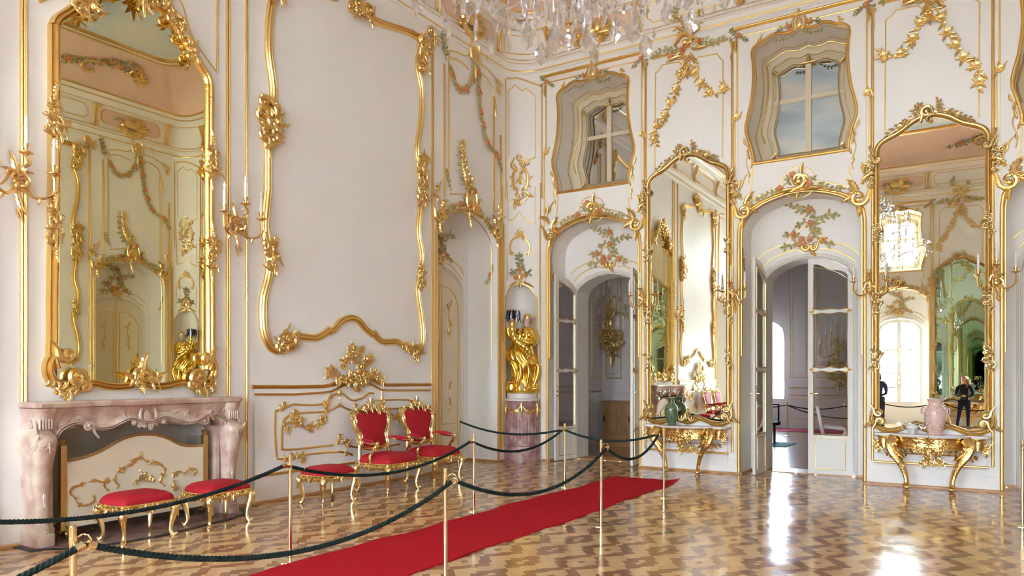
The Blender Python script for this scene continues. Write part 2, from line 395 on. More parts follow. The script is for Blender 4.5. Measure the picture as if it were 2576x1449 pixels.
def longwall(f, name):
    mb = MB(f); holes = [mv(ARCH, c) for c in NA]
    if name == 'wall_left':
        fb = [(3.80,0),(3.80,.92),(3.9,1.08),(4.15,1.13),(4.4,1.10),(4.76,1.16),(5.1,1.10),(5.35,1.13),(5.58,1.08),(5.68,.92),(5.68,0)]
        holes.append(fb); reveal(mb, fb, 0, -.45, False); wall(mb, fb, [], -.45)
    wall(mb, [(YB+.48, -.02), (CY0, -.02), (CY0, HT), (YB+.48, HT)], holes)
    for c in NA: reveal(mb, mv(ARCH, c), 0, -DEP, False); wall(mb, mv(ARCH, c), [], -DEP)
    if name == 'wall_left': mb.m = [0]*len(mb.fc)
    return struct(mb.build(name, [paint], smooth=20, base=(0 if f is FA else W, 4.76, 0)))
longwall(FA, 'wall_left'); longwall(FD, 'wall_right')
def shortwall(f, name, y):
    mb = MB(f); holes = []
    for c in XB: holes += [mv(ARCH, c), mv(WIN, c)]
    wall(mb, [(CRX, -.02), (W-CRX, -.02), (W-CRX, HT), (CRX, HT)], holes)
    for c in XB:
        reveal(mb, mv(ARCH, c), 0, -DEP, False); wall(mb, mv(ARCH, c), [mv(DOR, c)], -DEP)
        reveal(mb, mv(DOR, c), -DEP, -DEP-.55, False)
        reveal(mb, mv(WIN, c), 0, -DEP, True); mb.cur0 = len(mb.fc); wall(mb, mv(WIN, c), [mv(WIN2, c)], -DEP)
        reveal(mb, mv(WIN2, c), -DEP, -DEP-.12, True)
        for q in range(mb.cur0, len(mb.fc)): mb.m[q] = 1
    return struct(mb.build(name, [paint, cream], smooth=20, base=(W/2, y, 0)))
shortwall(FC, 'wall_back', YC); shortwall(FB, 'wall_front', YB)
NA0, NA1 = .19, 1.40
NIC = [(.19,.0),(.19,2.95),(.22,3.15),(.33,3.31),(.52,3.41),(.785,3.45),(1.05,3.41),(1.25,3.31),(1.37,3.15),(1.40,2.95),(1.40,0)]
def cornerwall(f, name, cx, cy):
    mb = MB(f); n = 16; th = [pi/2*k/n for k in range(n+1)]
    a0, a1 = .40, 1.17
    def col_(t0, t1, z0, z1): mb.add([(t0,z0,0),(t1,z0,0),(t1,z1,0),(t0,z1,0)], [(0,1,2,3)])
    xs = sorted(set([0, .10, .27, .42, .65, .92, 1.15, 1.31, pi/2, 1.48]+[p[0] for p in NIC])); zt = lambda t: 0 if t < .42 or t > 1.15 else None
    def top(t):
        for i in range(1, len(NIC)-2):
            if NIC[i][0] <= t <= NIC[i+1][0]: return NIC[i][1]+(NIC[i+1][1]-NIC[i][1])*(t-NIC[i][0])/max(1e-6, NIC[i+1][0]-NIC[i][0])
        return 0
    for i in range(len(xs)-1):
        t0, t1 = xs[i], xs[i+1]; zz = (0, 0) if t1 <= NA0+.001 or t0 >= NA1-.001 else (top(t0), top(t1))
        if zz == (0, 0): col_(t0, t1, -.02, HT)
        else: mb.add([(t0,zz[0],0),(t1,zz[1],0),(t1,HT,0),(t0,HT,0)], [(0,1,2,3)])
    # niche: half round recess behind the wall
    cw = Vector((corner(.785, 0).x, corner(.785, 0).y)); dr = Vector((-.66, .75)).normalized(); tn = Vector((.75, .66)).normalized()
    L = (corner(NA1, 0)-corner(NA0, 0)).length/2; rows = []
    base = (corner(NA1, 0)+corner(NA0, 0))/2
    lv = [(0, .19, 1), (1.5, .19, 1), (2.95, .19, 1), (3.15, .22, .95), (3.31, .33, .78), (3.41, .52, .52), (3.45, .784, .2)]
    for q in range(13):
        a = pi*q/12; r = []
        for z, t0, k in lv:
            p0, p1 = corner(t0, 0), corner(NA1+NA0-t0 if t0 < .78 else .786, 0); p0, p1 = Vector((p0.x, p0.y)), Vector((p1.x, p1.y)); m = (p0+p1)/2; p = m+(p0-m)*cos(a)+dr*.44*k*sin(a); r.append((p.x, p.y, z))
        rows.append(r)
    g = f; m2 = MB(FL)
    def fx(p):
        x, y, z = p
        if name in ('wall_corner_right',): x = W-x
        if 'front' in name: y = YB+YC-y
        if name == 'wall_front_right': x = W-x
        return (x, y, z)
    mb.f = lambda u, v, w: Vector(fx((u, v, w)))
    mb.grid(rows)
    return struct(mb.build(name, paint, smooth=30, base=(cx, cy, 0)))
cornerwall(FN, 'wall_corner_left', 0, YC); cornerwall(FN2, 'wall_corner_right', W, YC)
cornerwall(FN3, 'wall_front_left', 0, YB); cornerwall(FN4, 'wall_front_right', W, YB)
# ================================================================ entablature, frieze, cove and painted ceiling, run round the room
def ring(w):
    """room outline pushed w into the room (negative = outwards)"""
    out = []
    for k in range(13):
        t = pi/2*k/12; rx = max(CRX-w, .35); ry = max(CRY-w, .35); out.append((w+rx*(1-cos(t)), YC-w-ry*(1-sin(t))))
    q = [(W-x, y) for x, y in out[::-1]]; r = [(W-x, YB+YC-y) for x, y in out]; t = [(x, YB+YC-y) for x, y in out[::-1]]
    return out+q+r+t
def run(prof, name, mats, idx=None, breaks=True):
    mb = MB(); rows = []
    for w, z in prof: rows.append([(x, y, z) for x, y in ring(w)])
    n = len(rows[0]); vs = [p for r in rows for p in r]; fs = []
    for i in range(len(rows)-1):
        for j in range(n): k = (j+1) % n; fs.append((i*n+j, i*n+k, (i+1)*n+k, (i+1)*n+j)); mb.m.append(idx[i] if idx else 0)
    mb.v = [Vector(p) for p in vs]; mb.fc = fs
    return struct(mb.build(name, mats, smooth=30, base=(W/2, 4.76, 0)))
G = 1
pr = [(0,7.56,0),(.02,7.565,0),(.02,7.58,0),(.045,7.60,G),(.05,7.625,G),(.03,7.64,0),(.03,7.72,0),(.06,7.735,0),(.075,7.75,G),(.07,7.765,G),(.045,7.775,0),(.05,7.80,0),(.075,7.815,G),(.07,7.83,G),(.03,7.845,0),(0,7.87,0),(-.0,7.9,0)]
run([(a, b) for a, b, c in pr], 'trim_1', [paint, gold], [c for a, b, c in pr])
fr = [(0,7.9,0),(.0,8.38,0),(.03,8.39,0),(.05,8.405,G),(.06,8.42,0),(.09,8.47,0),(.16,8.52,0),(.17,8.54,G),(.2,8.56,0),(.26,8.60,0),(.30,8.61,G),(.31,8.63,G),(.30,8.66,0)]
run([(a, b) for a, b, c in fr], 'trim_2', [paint, gold], [c for a, b, c in fr])
cv = [(.30,8.66,0)]+[(.30+1.0*(1-cos(t)), 8.66+.75*sin(t), 0) for t in [pi/2*k/10 for k in range(1, 11)]]
run([(a, b) for a, b, c in cv], 'trim_3', [pink])
rr = [(1.30,9.41,0),(1.30,9.37,G),(1.36,9.36,G),(1.40,9.38,0),(1.48,9.38,0),(1.52,9.35,G),(1.56,9.38,G),(1.58,9.42,0)]
run([(a, b) for a, b, c in rr], 'trim_4', [paint, gold], [c for a, b, c in rr])
mb = MB(); R = ring(1.2); mb.add([(x, y, 9.415) for x, y in R], [tuple(range(len(R)))]); struct(mb.build('ceiling', skyp, base=(W/2, 4.76, 9.4)))
# ---------------------------------------------------------------- oak skirting strip and plinth line
def strip(f, name, segs, base):
    mb = MB(f)
    for a, b in segs:
        mb.grid([[(u, 0, 0), (u, 0, .028), (u, .022, .028), (u, .034, .012), (u, .036, 0)] for u in (a, b)]); 
    return struct(mb.build(name, oak, smooth=0, base=base))
strip(FA, 'baseboard_left', [(NA[1]+.945, 3.56), (5.93, NA[0]-.945), (NA[0]+.945, CY0)], (0, 7, 0))
strip(FD, 'baseboard_right', [(NA[1]+.945, NA[0]-.945), (NA[0]+.945, CY0)], (W, 7, 0))
PS = [(CRX, XB[0]-.945), (XB[0]+.945, XB[1]-.945), (XB[1]+.945, XB[2]-.945), (XB[2]+.945, W-CRX)]
strip(FC, 'baseboard_back', PS, (W/2, YC, 0)); strip(FB, 'baseboard_front', PS, (W/2, YB, 0))
mb = MB()
for x in XB:
    for sgn in (-1, 1):
        x0 = x+sgn*.945; mb.box((min(x0, x0-sgn*.028), YC, 0), (max(x0, x0-sgn*.028), YC+DEP, .034))
        mb.box((min(x0, x0-sgn*.23), YC+DEP-.028, 0), (max(x0, x0-sgn*.23), YC+DEP, .034))
    mb.box((x-.705, YC+DEP-.03, 0), (x+.705, YC+DEP+.56, .012))
for y in NA[:1]:
    mb.box((-DEP, y+.945-.028, 0), (0, y+.945, .034)); mb.box((-DEP, y-.945, 0), (-DEP+.028, y+.945, .034))
struct(mb.build('trim_5', oak, smooth=0, base=(5, YC, 0)))
# ================================================================ doors
def arch_top(x): # height of the door opening at offset x from its centre
    for i in range(len(DOR)-1):
        if DOR[i][0] <= x <= DOR[i+1][0] and DOR[i+1][0] > DOR[i][0]:
            return DOR[i][1]+(DOR[i+1][1]-DOR[i][1])*(x-DOR[i][0])/(DOR[i+1][0]-DOR[i][0])
    return 3.2
def leaf(name, label, hinge, side, ang, glass=pane, solid=False, gold_on=True):
    """one door leaf: local x from the hinge (0) to the meeting stile (.70); side=+1 left leaf, -1 right leaf"""
    t = bpy.data.objects.new(name, None); col.objects.link(t); t.location = hinge; t.rotation_euler = (0,0,ang); t['kind'] = 'structure'; t['label'] = label
    f = lambda u, v, w: Vector((side*u, w, v))
    n = 8; L = .70; tops = lambda u: arch_top(-.705+u)-.012; st = .085; z0 = .012
    mb = MB(f); th = .022
    def slab(pts, a=-th, b=th):
        k = len(pts); mb.add([(u, v, a) for u, v in pts]+[(u, v, b) for u, v in pts], [tuple(range(k))[::-1], tuple(range(k, 2*k))]+[(i, (i+1) % k, k+(i+1) % k, k+i) for i in range(k)])
    us = [st+(L-2*st)*i/n for i in range(n+1)]
    slab([(0, z0), (st, z0), (st, tops(st)), (.03, tops(.03)), (0, tops(0))]); slab([(L-st, z0), (L, z0), (L, tops(L)), (L-st, tops(L-st))])
    slab([(st, z0), (L-st, z0), (L-st, .66), (st, .66)], -.016, .016)
    slab([(u, tops(u)) for u in us[::-1]]+[(u, tops(u)-.11-.03*cos((u-L/2)*14)) for u in us])
    if not solid:
        for zc in (1.757, 2.73):
            up = [(u, zc+.028+.014*cos((u-L/2)*2*pi/(L-2*st)*2)) for u in us]; dn = [(u, zc-.028-.014*cos((u-L/2)*2*pi/(L-2*st)*2)) for u in us]
            slab(dn+up[::-1], -.016, .016)
    mb.build('door_frame', paint_d, t, 20)
    g = MB(f)
    if solid: g.add([(st-.01, .64, 0), (L-st+.01, .64, 0)]+[(u, tops(u)-.05, 0) for u in us[::-1]], [tuple(range(n+3))]); g.build('door_panel', ivory, t)
    else: g.add([(st-.01, .64, 0), (L-st+.01, .64, 0)]+[(u, tops(u)-.05, 0) for u in us[::-1]], [tuple(range(n+3))]); g.build('glass_pane', glass, t)
    m = MB(f)
    for w, s in ((th-.004, 1), (-th+.004, -1)):
        ff = (lambda s_, w_: (lambda u, v, q: Vector((side*u, w_+s_*q, v))))(s, w); m.f = ff
        for a, b in ((.10, .62),): m.mould([(st+.03, a), (L-st-.03, a), (L-st-.03, b), (st+.03, b)], .014, .01, closed=True)
        if not solid:
            bars = [.68, 1.757, 2.73]; 
            for i in range(3):
                zb = bars[i]+(.045 if i else 0); zt = (bars[i+1]-.045) if i < 2 else None
                top = [(u, (zt if zt else tops(u)-.145)) for u in us[::-1]]
                m.mould([(us[0], zb), (us[-1], zb)]+top, .012, .012, closed=True)
            for zc in (1.757, 2.73):
                for u, a in ((st, pi), (L-st, 0)): m.leaf((u+.02*cos(a+pi), zc), a, .09, .07, .0); m.rose((u, zc), .022, .0); m.sleaf((u, zc+.02), pi/2, .06, .03, 0); m.sleaf((u, zc-.02), -pi/2, .06, .03, 0)
        else: m.mould([(st+.03, .72), (L-st-.03, .72)]+[(u, tops(u)-.17) for u in us[::-1]], .014, .01, closed=True)
    m.build('gilt_beading', gold, t)
    hd = MB(f); hd.tube([(L-.045, 1.36, .02), (L-.045, 1.36, .07), (L-.10, 1.35, .085), (L-.15, 1.36, .08)], [.011,.010,.009,.012]); hd.ball((L-.045, 1.36, .03), .025, sc=(1,1.6,.5)); hd.leaf((L-.045, 1.40), pi/2, .09, .05, th); hd.leaf((L-.045, 1.32), -pi/2, .09, .05, th)
    hd.tube([(L-.045, 1.36, -.02), (L-.045, 1.36, -.07), (L-.10, 1.35, -.085), (L-.15, 1.36, -.08)], [.011,.010,.009,.012])
    hd.build('door_handle', gold_h, t)
    if side == -1:
        b = MB(f); b.tube([(L-.02, .15, th+.012), (L-.02, 3.4, th+.012)], .007); 
        for z in (.25, .95, 1.5, 2.0, 2.6, 3.2): b.leaf((L-.02, z), pi/2, .07, .045, th+.01); b.leaf((L-.02, z), -pi/2, .07, .045, th+.01)
        b.build('bolt_rod', gold_h, t)
    return t
HY_ = YC+DEP+.03
D = math.radians
leaf('door_1', 'open white glazed door leaf nearest the gilt corner statue', (XB[0]-.70, HY_, 0), 1, D(-100))
leaf('door_2', 'white glazed door leaf standing open edge-on beside the first pier mirror', (XB[0]+.70, HY_-.02, 0), -1, D(97))
leaf('door_3', 'open white glazed door leaf on the left of the middle doorway', (XB[1]-.70, HY_, 0), 1, D(-92))
leaf('door_4', 'closed white glazed door leaf of the middle doorway with gilt crossbars', (XB[1]+.70, HY_, 0), -1, 0)
leaf('door_5', 'closed white door leaf at the right edge of the photo', (XB[2]-.70, HY_, 0), 1, 0); leaf('door_6', 'closed white door leaf right of the right-hand pier', (XB[2]+.70, HY_, 0), -1, 0)
# panelled double door in the side niches
def sidedoor(f, n, base, lab):
    mb = MB(f); z = DOR
    mb.cur = 0; mb.add([(u*1.0+NA[0], v, -DEP+.01) for u, v in z], [tuple(range(len(z)))])
    mb.cur = 1
    for s in (-1, 1):
        pts = [(NA[0]+s*.08, .75), (NA[0]+s*.08, 3.35), (NA[0]+s*.3, 3.33), (NA[0]+s*.5, 3.2), (NA[0]+s*.6, 3.0), (NA[0]+s*.6, .75)]; mb.mould(pts, .022, .012, closed=True, w0=-DEP+.01)
        mb.mould([(NA[0]+s*.08, .12), (NA[0]+s*.6, .12), (NA[0]+s*.6, .62), (NA[0]+s*.08, .62)], .018, .01, closed=True, w0=-DEP+.01)
        for zz, a in ((2.95, 1.2), (2.75, -1.2), (2.6, -1.9), (2.9, 2.4), (2.5, -1.5), (1.4, 1.3), (1.25, -1.4), (1.1, -1.8)):
            mb.leaf((NA[0]+s*.33, zz), a, .16, .07, -DEP+.012)
        mb.line([(NA[0]+s*.33, 3.05), (NA[0]+s*.30, 2.8), (NA[0]+s*.35, 2.5)], .02, .012, n=4, w0=-DEP+.01)
    mb.mould([(NA[0], .02), (NA[0], 3.62)], .03, .02, w0=-DEP+.01)
    o = mb.build('door_%d' % n, [ivory, gold], base=base); return struct(o, lab)
sidedoor(FA, 7, (-.7, NA[0], 0), 'ivory double door with gilt panels deep in the left wall niche'); sidedoor(FD, 8, (W+.7, NA[0], 0), 'ivory double door in the right wall niche, seen in the fireplace mirror')
# door casings (moulded architrave round each opening)
for f, nm, b in ((FC, 'trim_6', YC+.7), (FB, 'trim_7', YB-.7)):
    mb = MB(f)
    for x in XB:
        p = mv(DOR, x); mb.mould([(x+(u-x)*1.045, v*1.012) for u, v in p], .075, .035, 'big', w0=-DEP)
    struct(mb.build(nm, paint_d, base=(W/2, b, 0)))
mb = MB(FA); mb.mould([(u*1.05+NA[0], v*1.015) for u, v in DOR], .08, .035, 'big', w0=-DEP); struct(mb.build('trim_8', paint_d, base=(-.7, NA[0], 0)))
mb = MB(FD); mb.mould([(u*1.05+NA[0], v*1.015) for u, v in DOR], .08, .035, 'big', w0=-DEP); struct(mb.build('trim_9', paint_d, base=(W+.7, NA[0], 0)))
# ================================================================ windows
def upper_window(f, x, n, glass, lab, base, extra=0):
    t = thing('window_%d' % n, lab, 'window', base, wall=True); del t['category']; t['kind'] = 'structure'
    o2 = [(u, v) for u, v in WIN2]; o3 = [(u, v) for u, v in WIN3]
    mb = MB(f); k = len(o2); A = mv(o2, x); B = mv(o3, x)
    w0, w1 = -DEP-.10, -DEP-.06
    mb.add([(u, v, w0) for u, v in A]+[(u, v, w1) for u, v in B], [(i, (i+1) % k, k+(i+1) % k, k+i) for i in range(k)])
    mb.mould(A[:], .09, .04, 'big', w0, True); mb.mould(B, .035, .03, 'dbl', w1, True)
    z0, z1 = 5.44, 6.98
    mb.box((x-.045, z0, w1-.02), (x+.045, z1-.02, w1+.03)); mb.box((x-.56, 6.33, w1-.02), (x+.56, 6.40, w1+.02)); mb.build('window_frame', cream, t)
    g = MB(f); g.add([(u, v, w1-.01) for u, v in B], [tuple(range(k))]); g.build('window_pane', glass, t, 0)
    m = MB(f); m.mould([(x+(u-x)*1.0, v) for u, v in mv([(u*1.13, 5.4+(v-5.36)*1.05) for u, v in o2], x)][2:-2], .03, .02, 'thin', -DEP)
    m.mould(B, .012, .03, 'thin', w1+.01, True)
    for u, v, a in ((-.5, 6.85, 2.4), (.5, 6.85, .7), (0, 6.95, pi/2), (-.53, 5.48, -2.4), (.53, 5.48, -.7), (0, 6.95, 0), (0, 6.95, pi)): m.leaf((x+u, v), a, .14, .10, w1+.02); m.rose((x+u, v), .035, w1+.02)
    m.build('gilt_beading', gold_o, t); return t
for i, x in enumerate(XB):
    upper_window(FC, x, i+1, mir_dim, ['mirror-paned upper window above the first doorway', 'mirror-paned upper window above the middle doorway', 'mirror-paned upper window cut off by the right edge'][i], (x, YC+DEP, 5.2))
    upper_window(FB, x, i+4, pane_up, ['bright upper window in the window wall, beside the fireplace side', 'bright upper window in the window wall, seen in the right pier mirror behind the chandelier', 'bright upper window at the far end of the window wall'][i], (x, YB-DEP, 5.2))
    # tall arched french windows to the garden
    t = thing('window_%d' % (i+7), ['tall arched french window on the fireplace side of the window wall', 'tall arched french window in the middle of the window wall, seen in the pier mirror', 'tall arched french window at the far side of the window wall'][i], 'w', (x, YB-DEP, 0), wall=True); del t['category']; t['kind'] = 'structure'
    mb = MB(FB); w0 = -DEP-.04; P = mv([(u*.995, v*.998) for u, v in DOR], x); I = mv([(-.62,.75),(-.62,3.18),(-.55,3.35),(-.35,3.48),(0,3.54),(.35,3.48),(.55,3.35),(.62,3.18),(.62,.75)], x)
    mb.add([(u, v, w0) for u, v in P]+[(u, v, w0) for u, v in I], [])
    fs = tessellate_polygon([[Vector((u, v, 0)) for u, v in P], [Vector((u, v, 0)) for u, v in I]]); mb.fc += [list(q) for q in fs]; mb.m += [0]*len(fs)
    mb.box((x-.06, .7, w0-.03), (x+.06, 3.55, w0+.03))
    for z in (1.25, 1.75, 2.05, 2.55): mb.box((x-.63, z-.02, w0-.02), (x+.63, z+.02, w0+.02))
    mb.mould(I, .04, .03, 'thin', w0, True); mb.build('window_frame', paint_d, t, 20)
    g = MB(FB); g.add([(u, v, w0-.01) for u, v in I], [tuple(range(len(I)))]); g.build('window_pane', pane, t, 0)
    g = MB(FB)
    for z in (1.5, 2.5): g.leaf((x, z), pi/2, .16, .1, w0+.03); g.leaf((x, z), -pi/2, .16, .1, w0+.03)
    g.build('window_handle', gold, t)
# ================================================================ garden outside the windows
mb = MB(); mb.add([(-40,-80,-1.2),(50,-80,-1.2),(50,YB-1.0,-1.2),(-40,YB-1.0,-1.2)], [(0,1,2,3)]); struct(mb.build('ground', sand, base=(5,-40,-1.2)), 'pale gravel ground outside the windows')
mb = MB()
for x in range(-2, 14): mb.tube([(x, YB-1.6, 0.05), (x, YB-1.6, 1.0)], .012)
for x in range(-2, 13):
    mb.f = lambda u, v, w: Vector((u, YB-1.6+w, v)); mb.scroll((x+.3, .5), .16, 0, 1.2, 1, .012, 0); mb.scroll((x+.7, .5), .16, pi, 1.2, 1, .012, 0); mb.f = FL
mb.tube([(-3, YB-1.6, 1.0), (14, YB-1.6, 1.0)], .02); mb.tube([(-3, YB-1.6, .08), (14, YB-1.6, .08)], .015)
tag(mb.build('balcony_railing', mat('pale_iron', (.45,.55,.55), .5), base=(5, YB-1.6, 0)), 'wrought scroll railing outside the french windows, seen in the pier mirror', 'railing')
mb = MB(); mb.box((-6, YB-2.0, -1.3), (17, YB-1.0, .03)); struct(mb.build('ground.001', sand, base=(5, YB-1.5, 0)), 'terrace step outside the windows')
rn = random.Random(5)
for k, x in enumerate((-14, -5, 2, 9, 17, 26)):
    t = thing('tree', 'garden tree', 'tree', (x, -36-rn.random()*6, -1.2), group='garden trees behind the french windows')
    t['label'] = 'pale green tree far out in the garden, seen through the reflected french window'
    mb = MB(); mb.tube([(0,0,0),(.1,0,2),(0,.1,4)], [.35,.28,.2]); mb.build('trunk', wood, t)
    mb = MB()
    for q in range(14): a = rn.random()*6.3; r = rn.random()*2.6; mb.ball((r*cos(a), r*sin(a), 3+rn.random()*2.8), 1.2+rn.random()*.9, 9, 6)
    mb.build('crown', green, t)
# ================================================================ applied gilding and painted stucco
def d(pts, du): return [(u-du, v) for u, v in pts]
b2 = XB[1]
# --- traced once on the middle bay / first pier, used for every bay and pier
BAY = dict(
 top=T('d6', '900,280 1200,205', onC, (b2,0)), top2=T('d6', '1400,165 1720,95', onC, (b2,0)),
 v1=[(-.99, 6.0), (-.99, 7.24)], v2=[(-1.03,4.85),(-1.03,5.95)],
 pan=T('d7', '165,0 160,90 145,205 165,240 240,200 300,175 385,130', onC, (b2,0)),
 circ=T('d7', '385,130 390,90 410,50 450,15 520,0 590,15 625,50 635,105', onC, (b2,0)),
 pan2=T('d7', '635,105 720,115 800,130 880,155 915,115 900,60 890,0', onC, (b2,0)),
 over1=T('d7', '205,700 260,650 340,610 420,580 450,540 500,500 540,455 600,445 640,470 700,530 760,565 860,590 930,630 975,665', onC, (b2,0), y=YC+DEP),
 over2=T('d7', '240,760 300,700 400,650 480,630 545,640', onC, (b2,0), y=YC+DEP), over3=T('d7', '680,620 760,625 850,660 950,720', onC, (b2,0), y=YC+DEP),
 br=[T('d7', s, onC, (b2,0), y=YC+DEP) for s in ('580,530 620,480 645,430 640,380 580,350 520,335 480,300 440,295', '645,410 700,390 750,360 790,365', '560,600 500,570 460,600 410,610', '530,550 500,520 460,510 425,518', '620,580 690,560 750,580', '600,345 600,320 570,310', '640,425 600,430 550,420 515,440', '600,560 640,520 655,500')],
 ros=T('d7', '535,550 595,550 605,430 600,325 470,515 695,560 525,590', onC, (b2,0), y=YC+DEP),
 crest=T('d7', '510,120', onC, (b2,0)), cros=T('d7', '465,60 595,130 370,165', onC, (b2,0)),
 vin=[T('d7', s, onC, (b2,0)) for s in ('380,165 330,190 270,205 215,240', '620,140 700,145 760,165 835,165', '400,140 440,110 435,90', '600,120 610,100 620,90')])
p1 = XP[0]
PIER = dict(
 t1=T('d6', '110,465 250,435 350,400', onC, (p1,0)), t2=T('d6', '730,310 640,340 500,380 440,385', onC, (p1,0)),
 thin1=T('d6', '150,1350 155,580 190,550 210,515 340,490 375,520', onC, (p1,0)), thin2=T('d6', '455,505 490,455 640,425 660,455 690,480 685,1255', onC, (p1,0)),
 g1=T('d6', '400,500 375,540 350,610 325,700 295,770 270,820 245,880 225,930 190,980 155,1010 145,1080 155,1150', onC, (p1,0)),
 g2=T('d6', '430,510 465,570 500,640 540,700 590,740 650,735 700,700 705,660', onC, (p1,0)))
def vine(mb, pts, L=.07, step=.06, r=.008, w=.012, sides=True, n=5):
    P = cr(pts, n) if len(pts) > 2 else pts; mb.tube([(u, v, w) for u, v in P], r, 5); acc = 0; k = 0
    for i in range(1, len(P)):
        a = Vector(P[i])-Vector(P[i-1]); acc += a.length
        if acc > step:
            acc = 0; an = math.atan2(a.y, a.x)
            for s in (1, -1):
                if sides or (k % 2)*2-1 == s: mb.sleaf(P[i], an+s*(.7+.5*rnd.random()), L*(.7+.5*rnd.random()), L*.5, w)
            k += 1
    a = Vector(P[-1])-Vector(P[-2]); mb.sleaf(P[-1], math.atan2(a.y, a.x), L, L*.5, w)
def rocaille(mb, pts, size=.12, step=.09, w=.02, seed=0, dense=1):
    """carved scroll-and-leaf ornament following a line"""
    rn = random.Random(seed); P = cr(pts, 5) if len(pts) > 2 else pts; acc = step; k = 0
    for i in range(1, len(P)):
        a = Vector(P[i])-Vector(P[i-1]); acc += a.length
        if acc >= step:
            acc = 0; an = math.atan2(a.y, a.x); s = 1 if k % 2 else -1; k += 1; q = size*(.7+.5*rn.random())
            nx, ny = -sin(an)*s, cos(an)*s; c = (P[i][0]+nx*q*.22, P[i][1]+ny*q*.22)
            mb.scroll(c, q*.34, an+rn.random(), 1.15, s, q*.10, w+q*.06, q*.6); mb.ball((P[i][0], P[i][1], w), q*.26, 7, 4, (1, 1, .6))
            for _ in range(2+dense): mb.leaf((P[i][0], P[i][1]), an+rn.choice((1,-1))*(.25+rn.random()*1.3), q*(.6+.4*rn.random()), q*.30, w+q*.05*_, .3, curl=s*1.6)
            if rn.random() < .4: mb.rose((P[i][0]-nx*q*.25, P[i][1]-ny*q*.25), q*.2, w)
def palmette(mb, c, a, r, n=7, w=.02, spread=1.1):
    for k in range(n):
        t = (k/(n-1)-.5)*2; mb.leaf(c, a+t*spread, r*(1-.25*abs(t)), r*.3, w+.01*(1-abs(t)), curl=t*.8)
    mb.ball((c[0], c[1], w+.02), r*.16, 8, 5)
def cartouche(mb, c, r, w=.02, tilt=0., boss=True):
    x, y = c
    for s in (1, -1):
        pts = []
        for k in range(13):
            t = -1.2+2.4*k/12; pts.append((x+s*(r*.52*cos(t*1.05)+.02)+tilt*sin(t)*r*.3, y+r*.85*sin(t*1.1), w+.01))
        mb.tube(pts, [r*(.05+.07*cos((k/12-.5)*pi)) for k in range(13)], 6)
        mb.scroll((x+s*r*.32, y+r*.78), r*.18, 0 if s > 0 else pi, 1.1, -s, r*.07, w+.01); mb.scroll((x+s*r*.30, y-r*.74), r*.2, 0 if s > 0 else pi, 1.1, s, r*.07, w+.01)
        mb.leaf((x+s*r*.5, y), s*.5+(0 if s > 0 else pi), r*.5, r*.25, w); mb.leaf((x+s*r*.45, y-r*.3), -s*.6+(0 if s > 0 else pi), r*.5, r*.25, w)
    if boss: mb.ball((x, y, w+.0), r*.36, 10, 6, (1, 1.5, .35))
def bay_gilding(f, x, n, win=True, y0=0.):
    """gilt mouldings of one bay; returns the moulding mesh"""
    g = sh(f, x); mb = MB(g)
    mb.mould([(u*1.02, v+.015) for u, v in ARCH], .055, .03, 'dbl'); mb.mould([(u*.975, v-.01) for u, v in ARCH][1:-1], .022, .012, w0=-.004)
    q = [(u, v-.0) for u, v in ARCH]; m2 = [(u*.999, v-.004) for u, v in q]
    mb.tube([(u*.992, v-.012, -.13) for u, v in ARCH[1:-1]], .009, 5)
    if win:
        mb.mould(WIN[:], .05, .035, 'dbl', closed=True)
        mb.tube([(u*.99, v, -.14) for u, v in WIN], .008, 5); mb.tube([(u*.985, v, -.6) for u, v in WIN], .008, 5)
        for s in (-1, 1):
            mb.line([(s*.99, 6.0), (s*.99, 7.30)], .03); mb.line([(s*1.03, 4.55), (s*1.03, 5.95)], .03); mb.line([(s*.96, 7.34), (s*.22, 7.34)], .026)
        for k in ('pan', 'circ', 'pan2'): mb.line(BAY[k], .02, .01, n=3 if k == 'circ' else 0)
        mb.mould([(-1.05, 7.47), (1.05, 7.47)], .06, .05, 'big')
    ff = sh(f, x, -DEP); mb.f = ff
    for k in ('over1', 'over2', 'over3'): mb.line(BAY[k], .022, .012, n=4)
    mb.f = g
    return mb
def bay_trim(f, x, n, base, **k): return struct(bay_gilding(f, x, n, **k).build('trim_%d' % n, gold, base=base), None)
